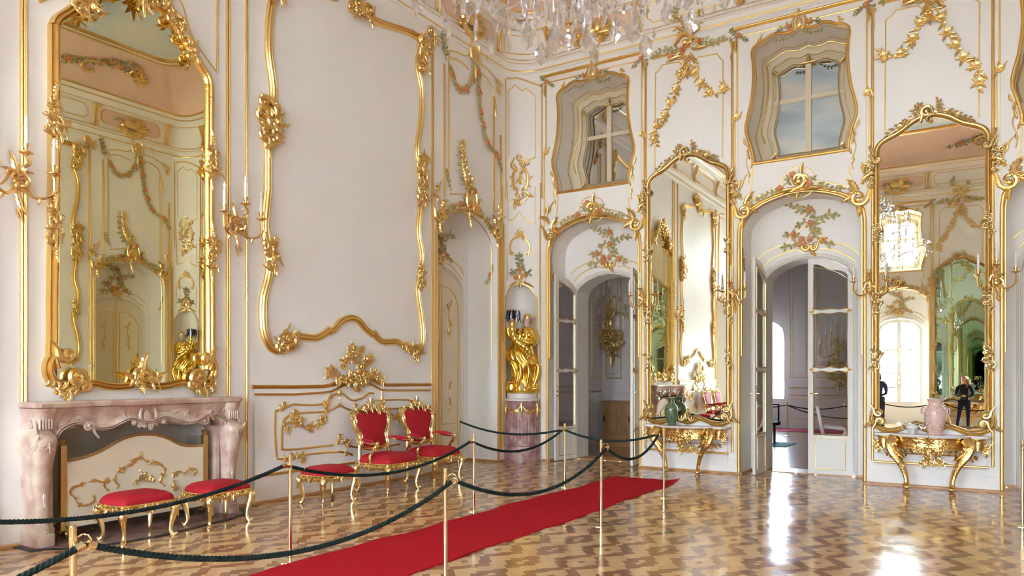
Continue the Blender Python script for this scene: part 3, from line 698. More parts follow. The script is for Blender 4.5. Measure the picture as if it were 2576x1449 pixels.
def reliefs(f, x, base, where, win=True, sgn=1, full=True):
    """painted and gilt stucco of a bay as separate things"""
    g = sh(f, x); gi = sh(f, x, -DEP)
    # spandrel scrolls
    for s, nm in ((-1, 'left'), (1, 'right')):
        mb = MB(g); X = s*.86
        mb.scroll((X+s*.02, 4.40), .13, 0 if s > 0 else pi, 1.3, -s, .035, .02, .2); mb.leaf((X, 4.46), pi/2+s*.2, .30, .15, .02, curl=s*.8); mb.leaf((X+s*.06, 4.6), pi/2-s*.3, .28, .13, .02, curl=-s*1.6)
        mb.leaf((X, 4.35), -pi/2+s*.3, .26, .12, .02, curl=-s*.5); mb.leaf((X-s*.06, 4.44), pi+.5 if s > 0 else -.5, .20, .10, .02); palmette(mb, (X-s*.02, 4.47), pi/2+s*.9, .17, 5, .03, .7)
        mb.scroll((X+s*.10, 4.86), .06, 0, 1.2, s, .018, .02, .15); mb.leaf((X+s*.1, 4.75), pi/2+s*.2, .2, .08, .02)
        tag(mb.build('spandrel_ornament', gold), 'gilt acanthus scroll on the %s arch shoulder, %s' % ('fireplace-side' if s*sgn < 0 else 'far', where), 'ornament', 'gilt scrolls on the arch shoulders')
    t = thing('arch_cartouche', 'gilt scroll cartouche with painted roses crowning the arch, '+where, 'ornament', tuple(g(0, 4.65, .02)), wall=True, group='cartouches over the arches')
    mb = MB(g); cx_, cz = BAY['crest'][0]; cx_ = 0
    mb.scroll((cx_-.02, cz+.04), .13, -pi/2, 1.1, 1, .04, .02, .1); mb.scroll((cx_+.09, cz+.02), .12, pi, .6, -1, .03, .03); mb.leaf((cx_+.05, cz+.1), 1.9, .22, .1, .03, curl=-1); mb.leaf((cx_-.05, cz-.08), pi+.15, .3, .1, .02); mb.leaf((cx_+.05, cz-.1), -.1, .34, .1, .02)
    mb.leaf((cx_, cz-.06), 2.4, .16, .08, .04); mb.leaf((cx_, cz-.1), -pi/2-.2, .18, .08, .02); mb.line([(-.2, cz-.16), (-.12, cz-.22), (.0, cz-.24), (.12, cz-.22), (.22, cz-.14)], .02, .012, n=3); mb.build('scroll', gold, t)
    m = MB(g)
    for v in BAY['vin']: vine(m, v, .075, .055)
    m.build('leafy_vine', leafm, t)
    for r in BAY['cros']: m = MB(g); m.rose(r, .055, .02); m.build('rose', rosem, t)
    if full:
        t = thing('rose_branch', 'painted rose branch climbing over the door arch, '+where, 'wall ornament', tuple(gi(0, 3.7, .02)), wall=True, group='painted rose branches in the niches')
        m = MB(gi)
        for v in BAY['br']: vine(m, v, .09, .07)
        m.build('branch', leafm, t)
        for r in BAY['ros']: m = MB(gi); m.rose(r, .055, .02); m.build('rose', rosem, t)
        m = MB(gi); m.scroll((-.02, 3.83), .07, pi, 1.2, 1, .025, .02, .12); m.scroll((.09, 3.82), .06, 0, 1.2, -1, .022, .02, .15); m.leaf((.02, 3.80), -.9, .2, .1, .02); m.leaf((0, 3.82), 2.2, .17, .08, .02); m.build('scroll', gold, t)
    if win:
        t = thing('window_crest', 'gilt crest with small roses above the upper window, '+where, 'ornament', tuple(g(0, 7.3, .02)), wall=True, group='crests above the upper windows')
        m = MB(g); cartouche(m, (0, 7.33), .15); m.leaf((0, 7.42), pi/2, .14, .08, .03); m.build('scroll', gold, t)
        m = MB(g)
        for s in (-1, 1): vine(m, [(s*.08, 7.28), (s*.2, 7.32), (s*.32, 7.27)], .06, .05); vine(m, [(s*.05, 7.2), (s*.2, 7.12), (s*.33, 7.13)], .05, .05)
        m.build('leafy_vine', leafd, t)
        for s in (-1, 1): m = MB(g); m.rose((s*.16, 7.30), .045, .02); m.build('rose', rosem, t)
        for s, nm in ((-1, 'fireplace-side'), (1, 'far')):
            t = thing('window_spray', 'gilt knot and tendrils beside the upper window, %s edge, %s' % (nm, where), 'ornament', tuple(g(s*.9, 5.3, 0)), wall=True, group='gilt sprays beside the upper windows')
            m = MB(g); m.rose((s*.99, 6.0), .05); m.scroll((s*1.0, 6.0), .06, 0, 1, s, .018, .015, .08); m.leaf((s*1.0, 6.02), pi/2, .1, .05); m.leaf((s*1.02, 5.96), -pi/2+s*.5, .1, .05); m.build('knot', gold, t)
            m = MB(g); m.scroll((s*.62, 7.20), .035, 0, 1.2, s, .014, .02); m.leaf((s*.62, 7.2), pi/2+s*.4, .1, .06, .02); m.build('shoulder_curl', gold, t)
            m = MB(g)
            for z, a, l in ((5.5, .6, .13), (5.38, -.5, .13), (5.25, .4, .16), (5.1, -.5, .12), (4.95, .3, .12)): m.leaf((s*(.78 if z < 5.3 else .84), z), (pi/2-s*a), l, .06, .012, curl=s*a)
            m.line([(s*.86, 5.55), (s*.80, 5.4), (s*.84, 5.2), (s*.78, 5.0), (s*.8, 4.85)], .018, .012, n=3); m.build('tendril', gold, t)
            m = MB(g); m.leaf((s*1.0, 7.32), -pi/2+s*.25, .26, .07, .015, curl=-s*.5); m.build('leaf', gold, t)
        for s, nm in ((-1, 'fireplace-side'), (1, 'far')):
            t = thing('corner_rose', 'painted rose spray at the %s top bay corner, %s' % (nm, where), 'wall ornament', tuple(g(s*.98, 7.36, .02)), wall=True, group='corner rose sprays')
            m = MB(g); vine(m, [(s*.98, 7.36), (s*1.04, 7.42), (s*1.08, 7.46)], .06, .04); vine(m, [(s*.98, 7.36), (s*.9, 7.31), (s*.84, 7.26)], .06, .04); vine(m, [(s*.98, 7.36), (s*1.08, 7.32)], .05, .04); m.build('leafy_vine', leafd, t)
            m = MB(g); m.rose((s*.98, 7.36), .05, .02); m.build('rose', rosem, t)
    t = thing('niche_rose', 'tiny painted rose on the gilt reveal line, '+where, 'wall ornament', tuple(g(-.93, 3.6, -.14)), wall=True, group='tiny roses inside the niches')
    for s in (-1, 1):
        fr_ = (lambda s_: (lambda u, v, w: g(s_*(.945-w), v, u-.16)))(s)
        m = MB(fr_); m.rose((0, 3.62), .045, .01); m.build('rose', rosem, t); m = MB(fr_); vine(m, [(0, 3.62), (.05, 3.7), (.04, 3.78)], .05, .04); vine(m, [(0, 3.62), (-.04, 3.52), (-.08, 3.46)], .05, .04); m.build('leafy_vine', leafm, t)
WH = ['first doorway', 'middle doorway', 'doorway at the right edge']
for i, x in enumerate(XB):
    bay_trim(FC, x, 20+i, (x, YC, 4)); bay_trim(FB, x, 23+i, (x, YB, 4))
    reliefs(FC, x, None, WH[i])
reliefs(FB, XB[1], None, 'middle french window seen reflected'); reliefs(FB, XB[2], None, 'far french window')
# --- piers
def pier_gilding(f, x, n, base):
    mb = MB(sh(f, x))
    for s in (-1, 1):
        mb.mould([(s*.775, .36), (s*.775, 7.18)], .042, .024, 'dbl')
        mb.mould([(s*.865, .30), (s*.865, 7.5)], .008, .004)
    for k in ('t1', 't2'): mb.mould(cr(PIER[k], 4), .04, .022, 'dbl')
    for k in ('thin1', 'thin2'): mb.line(PIER[k], .022, .012)
    mb.mould([(-.76, .35), (.72, .35)], .035, .022, 'dbl', .048); mb.mould([(-.5, .49), (.42, .49)], .02, .014, 'thin', .022)
    mb.mould([(-.62, .62), (-.62, .78)], .02, .012, 'thin', .018); mb.mould([(.62, .62), (.62, .78)], .02, .012, 'thin', .018)
    return struct(mb.build('trim_%d' % n, gold, base=base))
def flower_chain(mb, pts, q=1.):
    P = cr(pts, 5); mb.tube([(u, v, .012) for u, v in P], .013*q, 6); acc = 0; k = 0
    for i in range(1, len(P)):
        a = Vector(P[i])-Vector(P[i-1]); acc += a.length; an = math.atan2(a.y, a.x)
        if acc > .085*q:
            acc = 0; k += 1
            if k % 3 == 0:
                mb.rose(P[i], .075*q, .02)
                for s in (1, -1): mb.leaf(P[i], an+s*.8+pi*(k % 2), .18*q, .085*q, .015); mb.leaf(P[i], an+s*1.9, .14*q, .07*q, .015)
            else: mb.leaf(P[i], an+(.9 if k % 2 else -.9), .15*q, .075*q, .015); mb.rose((P[i][0]+.02, P[i][1]-.01), .035*q, .02)
def pier_reliefs(f, x, where):
    g = sh(f, x)
    for k, nm in (('g1', 'longer left'), ('g2', 'shorter right')):
        if x > 5 and f is FC: k = 'g2' if k == 'g1' else 'g1'; pts = [(-u, v) for u, v in PIER[k]]; nm = 'longer right' if k == 'g1' else 'shorter left'
        else: pts = PIER[k]
        mb = MB(g); flower_chain(mb, pts, .78)
        if len(pts) > 8 or True:
            e = pts[-2]
            for a in (.3, 2.8, 4.0, 5.3): mb.scroll((e[0]+.05*cos(a), e[1]+.05*sin(a)), .05, a+pi, .6, 1, .012, .02, .05)
        tag(mb.build('flower_festoon', gold), '%s gilt flower festoon hanging above %s' % (nm, where), 'festoon', 'gilt flower festoons')
    t = thing('panel_cartouche', 'gilt scroll plume with roses above '+where, 'ornament', tuple(g(0, 7.4, .03)), wall=True, group='scroll plumes above the piers')
    mb = MB(g); mb.scroll((-.02, 7.48), .16, pi*.9, .75, -1, .045, .03, .1); mb.scroll((.05, 7.42), .12, 0, 1.1, 1, .03, .03, .1)
    for a, l in ((2.1, .36), (1.75, .48), (1.4, .42), (1.0, .32), (2.5, .24), (.6, .24)): mb.leaf((.02, 7.55), a, l, .10, .03, curl=.8 if a > 1.5 else -.8)
    mb.scroll((-.14, 7.25), .07, 0, 1.2, -1, .022, .02, .12); mb.scroll((.02, 7.2), .08, pi, 1.2, 1, .022, .02, .12); mb.leaf((0, 7.25), -1.8, .3, .1, .02, curl=-.5); mb.leaf((.05, 7.25), -1.2, .28, .1, .02, curl=.5); mb.leaf((.1, 7.3), 0, .28, .1, .02); mb.leaf((-.1, 7.25), pi+.2, .3, .1, .02)
    palmette(mb, (0, 7.0), -pi/2, .2, 5, .02, .5); palmette(mb, (0, 7.02), pi/2, .12, 5, .02, .9); mb.build('scroll', gold, t)
    mb = MB(g)
    for p in ([(-.1,7.4),(-.3,7.38),(-.45,7.42),(-.6,7.36)], [(.15,7.42),(.35,7.38),(.5,7.33),(.62,7.34)], [(-.05,7.6),(-.2,7.75),(-.25,7.95),(-.2,8.1)], [(.1,7.6),(.25,7.75),(.22,7.9)], [(0,7.7),(-.12,7.85)]): vine(mb, p, .09, .06)
    mb.build('leafy_vine', leafm, t)
    for r in ((-.08, 7.35), (.2, 7.42), (-.3, 7.25)): mb = MB(g); mb.rose(r, .06, .03); mb.build('rose', rosem, t)
    for s in (-1, 1):
        mb = MB(g); rocaille(mb, [(s*.775, 7.12), (s*.775, 7.24)], .12, .07, .02, 3); mb.leaf((s*.77, 7.16), pi/2, .14, .09, .02); mb.leaf((s*.77, 7.12), -pi/2, .22, .08, .02)
        tag(mb.build('corner_knot', gold), 'gilt knot at the top %s panel corner above %s' % ('left' if s < 0 else 'right', where), 'ornament', 'gilt panel corner knots')
    t = thing('dado_ornament', 'small gilt spray on the white dado under '+where, 'ornament', tuple(g(0, .4, 0)), wall=True, group='gilt sprays behind the consoles')
    mb = MB(g); rocaille(mb, [(-.14, .37), (-.02, .39), (.16, .36)], .13, .06, .055, 9); mb.build('rocaille', gold, t)
    for s in (-1, 1): mb = MB(g); vine(mb, [(s*.18, .56), (s*.28, .52), (s*.42, .50)], .07, .05, w=.04); vine(mb, [(s*.35, .5), (s*.46, .44), (s*.55, .47)], .06, .045, w=.045); mb.build('twig', gold, t)
WP = ['the green vase mirror', 'the pink vase mirror']
for i, x in enumerate(XP):
    pier_gilding(FC, x, 26+i, (x, YC, 4)); pier_gilding(FB, x, 28+i, (x, YB, 4)); pier_reliefs(FC, x, WP[i])
pier_reliefs(FB, XP[1], 'the reflected window-wall mirror')
for f, nm, s in ((FC, 'trim_30', YC), (FB, 'trim_31', YB)):       # shallow white dado steps on the piers
    mb = MB(f)
    for x in XP:
        mb.grid([[(x-.70, .02, 0), (x-.70, .30, .03), (x-.70, .34, .05), (x-.70, .40, .05), (x-.70, .46, .025), (x-.66, .72, .012), (x-.66, .8, 0)], [(x+.70, .02, 0), (x+.70, .30, .03), (x+.70, .34, .05), (x+.70, .40, .05), (x+.70, .46, .025), (x+.66, .72, .012), (x+.66, .8, 0)]])
        mb.grid([[(x-.865, 0, .012), (x-.865, .22, .012), (x-.865, .225, 0)], [(x+.865, 0, .012), (x+.865, .22, .012), (x+.865, .225, 0)]])
    struct(mb.build(nm, paint, smooth=20, base=(5, s, 0)))
# ================================================================ long wall: mouldings (built on the left wall, repeated on the right wall)
LA = dict(
 arc=[T('c6', s, onA) for s in ('300,440 420,445 510,430 560,380 620,370 660,400 700,415 760,395 800,365 830,370', '830,415 1060,410 1095,440', '185,790 175,640 175,500 195,480 300,440', '480,490 330,500 280,510 225,560 220,700 250,740 560,710',
   '480,490 540,480 600,450 640,465 690,480 740,465 780,440 820,470 1050,465', '185,800 260,800 400,770 600,755 690,775', '620,690 690,720 800,730 1000,705')],
 rail=T('c6', '30,325 300,325 500,322 545,315 600,290 680,250 750,250 820,275 880,303 920,312 1210,310', onA),
 rail2=T('c6', '40,375 300,375 500,362 545,355 610,325 690,285 750,285 810,308 880,345 920,348 1205,347', onA),
 pf=[T('c4', '185,0 165,120 155,280 160,420 185,600 190,730 160,830 140,950 150,1100 150,1449', onA), T('c5', '145,0 130,150 125,270 140,380 155,470 150,600 115,740 108,880 120,1000 160,1090 215,1120', onA),
   T('c5', '330,1010 400,1025 480,1030 540,1000 575,970', onA), T('c5', '575,985 610,970 650,920 720,890 780,910 830,970 880,1010', onA), T('c5', '885,990 920,1040 960,1060 1040,1055 1080,1075', onA),
   T('c5', '1170,1145 1215,1110 1230,1000 1215,850 1195,700 1215,560 1225,450 1200,300 1210,150 1225,0', onA), T('c4', '1250,1400 1255,1200 1240,1080 1270,850 1270,650 1240,480 1270,350', onA),
   T('c4', '1260,290 1200,245 1080,205 960,165 900,130', onA)],
 oth=[T('d1', s, onA) for s in ('115,365 200,378 250,405 285,405', '365,465 410,490 450,535 490,580', '140,1340 140,470 155,432 190,430 235,455 285,505', '360,520 420,570 455,630 465,700 468,1200', '150,1415 240,1415')],
 g1=T('d1', '345,440 350,550 355,640 360,740 370,850 385,910 400,1000 440,1080 490,1140 515,1230', onA), g2=T('d1', '140,460 165,560 210,650 270,640 310,560 320,480', onA),
 palm=T('d1', '310,1400 265,1330 240,1220 235,1080', onA),
 sw1=T('c6', '545,370 510,440 500,520 440,580 360,590 280,540', onA), sw2=T('c6', '880,350 880,440 910,490 960,535 1010,510', onA))
def mirr(pts, c=4.76): return [(2*c-u, v) for u, v in pts]
def long_trim(f, n, base, left):
    mb = MB(f)
    for c in (0, 1):
        m = (lambda p: p) if c == 0 else mirr
        for y, z0, z1, wd, pr in ((3.605,1.40,7.5,.055,'dbl'), (5.925,0.1,7.5,.05,'dbl'), (6.20,.04,7.5,.035,'dbl'), (9.97,.24,7.42,.05,'dbl'), (5.77,5.35,7.5,.02,'thin'), (3.75,5.35,7.5,.02,'thin')):
            if y in (3.605, 5.77, 3.75) and c: continue
            if y == 5.925: z0 = 1.40
            mb.mould(m([(y, z0), (y, z1)]), wd, .026, pr)
        if c == 0: mb.mould(cr([(5.77,5.35),(5.45,5.65),(5.3,6.0),(5.1,6.15),(4.9,6.2)], 5), .02, .012); mb.mould(cr(mirr([(5.77,5.35),(5.45,5.65),(5.3,6.0),(5.1,6.15),(4.9,6.2)]), 5), .02, .012)
        for q in LA['arc']: mb.line(m(cr(q, 3)), .032, .018, w0=.038)
        mb.mould(m(LA['rail']), .055, .055, 'big', .01); mb.mould(m(LA['rail2']), .035, .03, 'dbl', .03); mb.mould(m([(6.28, .37), (9.9, .37)]), .04, .025, 'dbl', .038)
        x = NA[0]; bm = bay_gilding(f, 0, 0, win=False)
        o = len(mb.v)
        g = sh(f, 0)
        for pr in ([(u*1.02+x, v+.015) for u, v in ARCH],): mb.mould(m(pr), .055, .03, 'dbl')
        mb.tube([(u*.975+(x if c == 0 else 9.52-x), v-.012, -.13) for u, v in ARCH[1:-1]], .009, 5)
        mb.mould(m([(10.30, 4.75), (10.30, 7.05)]), .045, .025, 'dbl'); mb.mould(m([(11.84, 4.75), (11.84, 6.98)]), .045, .025, 'dbl'); mb.mould(m([(12.08, .24), (12.08, 6.3)]), .05, .025, 'dbl')
        for q in LA['oth']: mb.line(m(cr(q, 3)), .03, .016)
        h = sh(f, x if c == 0 else 9.52-x, -DEP); mb.f = h
        for k in ('over1', 'over2', 'over3'): mb.line(BAY[k], .022, .012, n=4)
        mb.f = f
    return struct(mb.build('trim_%d' % n, gold, base=base))
long_trim(FA, 10, (0, 4.76, 4), True); long_trim(FD, 11, (W, 4.76, 4), False)
for f_d, n_d in ((FA, 12), (FD, 13)):
  mb = MB(f_d)   # shallow white dado below the rail
  for c in (0, 1):
    m = (lambda p: p) if c == 0 else mirr
    ys = m([(6.30,0),(9.92,0)]); mb.grid([[(ys[0][0], .02, 0), (ys[0][0], .30, .04), (ys[0][0], .40, .04), (ys[0][0], 1.2, .036), (ys[0][0], 1.35, .036), (ys[0][0], 1.50, .036), (ys[0][0], 1.505, 0)], [(ys[1][0], .02, 0), (ys[1][0], .30, .04), (ys[1][0], .40, .04), (ys[1][0], 1.2, .036), (ys[1][0], 1.35, .036), (ys[1][0], 1.50, .036), (ys[1][0], 1.505, 0)]])
  struct(mb.build('trim_%d' % n_d, paint, smooth=20, base=(0 if n_d == 12 else W, 8, 0)))
def panel_frame(f, m, lab, full=True):
    t = thing('gilt_wall_frame', lab, 'frame', tuple(f(m([(8.05, 1.9)])[0][0], 1.9, 0)), wall=True)
    mb = MB(f); P = LA['pf']
    left = cr(P[0][:-1], 3)+cr(P[1], 3)
    mb.mould(m(left), .115, .06, 'big')
    for q in P[2:5]: mb.mould(m(cr(q, 4)), .10, .06, 'big')
    right = cr(P[5], 3)+cr(P[6][1:], 3); mb.mould(m(right), .11, .06, 'big'); mb.mould(m(cr(P[7], 4)), .11, .06, 'big')
    e = P[7][-1]; mb.mould(m(cr([(8.1-(e[0]-8.1), e[1]), (8.1-(e[0]-8.1)-.5, e[1]-.1), (6.75, 6.95), (6.6, 6.8), (P[0][0][0], P[0][0][1])], 5)), .11, .06, 'big')
    mb.build('moulding', gold, t)
    sp = [('lower_left_carving', T('c5', '200,1100 240,1060 260,1090 290,1020 330,1030', onA), .2), ('lower_right_carving', T('c5', '1085,1075 1110,1110 1130,1090 1160,1145 1190,1130', onA), .2),
      ('side_carving', T('c4', '130,720 150,790 120,850 170,870 150,940 180,960 120,1020 140,1080', onA), .24), ('side_carving', T('c5', '110,370 160,380 150,450 170,490 150,560', onA), .2),
      ('side_carving', T('c4', '1250,1130 1280,1180 1240,1240 1290,1270 1250,1340 1280,1400 1260,1449', onA), .22), ('side_carving', T('c5', '1210,520 1205,580 1210,640 1200,680', onA), .17),
      ('top_right_carving', T('c4', '1240,350 1270,310 1300,330 1280,390 1260,450 1280,520', onA), .24), ('top_carving', T('c4', '740,20 790,70 830,60 860,110', onA), .26), ('top_carving', [(8.1,7.42),(7.9,7.38),(7.7,7.3)], .3), ('top_left_carving', [(6.62,6.9),(6.55,6.75),(6.62,6.6)], .24)]
    for k, (nm, q, s) in enumerate(sp):
        mb = MB(f); rocaille(mb, m(q), s, s*.42, .05, 20+k, 2); mb.build(nm, gold, t)
    return t
I = lambda p: p
panel_frame(FA, I, 'large gilt serpentine frame around the blank wall panel above the armchairs')
panel_frame(FA, mirr, 'gilt serpentine panel frame left of the fireplace, seen in the left pier mirror')
panel_frame(FD, I, 'gilt serpentine panel frame on the right wall, seen at the left of the fireplace mirror')
def wall_carvings(f, m, where, near=True):
    f = sh(f, 0, .036)
    t = thing('dado_carving', 'gilt tree, bird and rocaille carving on the dado '+where, 'ornament', tuple(f(*m([(8.2, 1.6)])[0], .03)), wall=True)
    mb = MB(f); C6 = lambda s: m(T('c6', s, onA))
    rocaille(mb, C6('560,290 640,270 700,240 740,190 780,150 790,125'), .17, .08, .04, 4); rocaille(mb, C6('700,350 710,300 760,270 800,240 850,260 880,310'), .16, .08, .04, 5); rocaille(mb, C6('640,380 600,370'), .1, .08, .02, 6); mb.build('scrolls', gold, t)
    mb = MB(f)
    for s in ('700,240 720,190 700,140 690,80 680,50', '700,140 730,100 745,70', '700,150 660,140 620,150 610,170', '690,110 660,80', '640,300 580,250 545,200 520,210', '545,200 530,230 510,250', '545,215 555,240'):
        vine(mb, C6(s), .075, .05, .012, .03)
    for s in ('690,70', '725,95', '640,150', '660,110', '540,205', '520,235', '745,75', '620,190'): mb.rose(C6(s)[0], .05, .03)
    mb.build('flowering_tree', gold, t)
    mb = MB(f); p = C6('775,140')[0]; mb.ball((p[0], p[1], .07), .05, 8, 6, (1.3,.9,.8)); mb.ball((p[0]+.05, p[1]+.05, .08), .028); mb.leaf((p[0]-.03, p[1]), 3.6, .13, .05, .06); mb.build('bird', gold, t)
    for k, nm in (('sw1', 'left'), ('sw2', 'right')):
        mb = MB(f); flower_chain(mb, m(LA[k]), .62); tag(mb.build('flower_swag', gold), 'gilt flower swag on the %s half of the dado %s' % (nm, where), 'festoon')
    t = thing('dado_corner_sprays', 'small gilt sprays at the dado panel corners '+where, 'ornament', tuple(f(m([(8.2, .9)])[0][0], .9, 0)), wall=True)
    for s in ('200,470 235,450 240,420', '270,520 310,500 330,540 350,560', '240,560 250,600 255,630', '580,700 600,660 630,690 650,700', '230,800 260,790 350,780 360,810', '600,750 640,760'): mb = MB(f); rocaille(mb, C6(s), .11, .07, .015, 8, 1); mb.build('spray', gold, t)
    for s in ('640,380 600,370', '640,465 600,445', '700,480 700,450', '1050,465 1080,440 1100,430'): mb = MB(f); rocaille(mb, C6(s), .08, .06, .015, 9, 1); mb.build('spray', gold, t)
wall_carvings(FA, I, 'behind the two red armchairs'); wall_carvings(FA, mirr, 'seen in the left pier mirror'); wall_carvings(FD, I, 'of the right wall')
def niche_carvings(f, m, where, c=0):
    g = f
    x = NA[0]
    reliefs(f, x, None, where, win=False, full=True)
    for k, nm in (('g1', 'long trailing'), ('g2', 'short looped')):
        t = thing('rose_garland', '%s painted rose garland in the panel above the %s' % (nm, where), 'wall ornament', tuple(g(*LA[k][3], .02)), wall=True)
        mb = MB(g); vine(mb, LA[k], .085, .035, .012); mb.build('leafy_vine', leafm, t); P = cr(LA[k], 5)
        for i in range(4, len(P)-3, 7 if k == 'g1' else 5):
            mb = MB(g); mb.rose(P[i], .055, .03); mb.rose((P[i][0]+.05, P[i][1]-.04), .038, .03); mb.build('rose', rosem, t)
    t = thing('palm_plume', 'gilt palm plume with green leaves above the '+where, 'ornament', tuple(g(*LA['palm'][1], .02)), wall=True)
    mb = MB(g); P = cr(LA['palm'], 4); mb.tube([(u, v, .03) for u, v in P], [.05-.035*i/len(P) for i in range(len(P))], 6)
    for i in range(2, len(P), 2):
        for s in (-1, 1): mb.leaf(P[i], pi/2+s*.8, .26-.1*i/len(P), .1, .03, curl=-s*1.5)
    cartouche(mb, (11.08, 4.85), .26, .03); mb.scroll((11.2, 4.72), .1, 0, 1.2, -1, .03, .03, .2); mb.leaf((11.0, 4.6), -1.4, .3, .1, .03); mb.build('plume', gold, t)
    mb = MB(g); vine(mb, [(p[0]-.12, p[1]) for p in LA['palm']], .1, .07); vine(mb, [(10.95,4.75),(10.7,4.68),(10.5,4.62)], .08, .06); vine(mb, [(11.2,4.75),(11.45,4.6),(11.65,4.45)], .08, .06); vine(mb, [(10.5,4.9),(10.4,5.05),(10.35,5.2)], .07, .05); mb.build('leafy_vine', leafm, t)
    for r in ((11.15, 5.02), (10.98, 4.72), (11.28, 4.7)): mb = MB(g); mb.rose(r, .055, .05); mb.build('rose', rosem, t)
    t = thing('panel_cartouche', 'gilt scroll knot holding the rose garlands, '+where, 'ornament', tuple(g(11.1, 7.0, .02)), wall=True)
    mb = MB(g); q = T('d1', '325,380', onA)[0]; cartouche(mb, q, .24, .02); mb.leaf((q[0], q[1]+.2), pi/2, .3, .12, .02); mb.leaf((q[0], q[1]-.2), -pi/2, .3, .1, .02); mb.build('scroll', gold, t)
    mb = MB(g); vine(mb, T('d1', '120,440 110,370 100,300 90,240', onA), .1, .06); vine(mb, T('d1', '320,420 320,470', onA), .08, .05); mb.build('leafy_vine', leafd, t)
    t = thing('corner_knots', 'gilt knots at the upper panel corners above the '+where, 'ornament', tuple(g(11, 6.9, 0)), wall=True)
    for s in ('115,330 115,380', '490,580 500,620 505,680', '400,400'):
        q = T('d1', s, onA); mb = MB(g); rocaille(mb, q if len(q) > 1 else [q[0], (q[0][0]+.05, q[0][1])], .13, .08, .015, 12); mb.build('knot', gold, t)
    mb = MB(g); mb.leaf((11.84, 6.95), -pi/2, .4, .1, .02); mb.build('leaf', gold, t)
niche_carvings(FA, I, 'niche left of the statue'); niche_carvings(FD, I, 'reflected right wall niche')
# shell rosettes beside the cornice
for f, nm in ((FA, 'shell rosette where the long wall pilaster strip meets the cornice'), (FD, 'shell rosette on the right wall by the cornice, seen in the fireplace mirror')):
    mb = MB(f); palmette(mb, (9.98, 7.42), -pi/2, .22, 7, .03, 1.5); mb.scroll((9.9, 7.45), .09, 0, 1.3, 1, .025, .03); tag(mb.build('shell_rosette', gold), nm, 'ornament')
# ================================================================ corner panels
def ND(crop, s): return T(crop, s, onN)
mb = MB(FN)
def nline(mb, pts, wd, ht=.02):
    P = []
    for i in range(len(pts)-1):
        for k in range(4): t = k/4; P.append((pts[i][0]*(1-t)+pts[i+1][0]*t, pts[i][1]*(1-t)+pts[i+1][1]*t))
    P.append(pts[-1]); mb.tube([(u, v, 0) for u, v in P], wd*.5, 6, 1.)
NL = [('d1', '555,1449 555,575', .045), ('d1', '822,1449 822,640', .045), ('d1', '565,570 640,568 700,585 760,608 830,632', .04), ('d1', '580,1130 578,660 600,642 625,620 650,645 680,662 700,642 730,662 775,705 773,1150 740,1158', .024),
      ('d2', '95,-20 100,345 150,335 205,265 250,330 345,375 348,30', .024), ('d2', '95,600 90,890', .024), ('d2', '345,620 345,900', .024), ('d2', '40,30 40,1449', .03), ('d2', '400,0 398,1449', .045)]
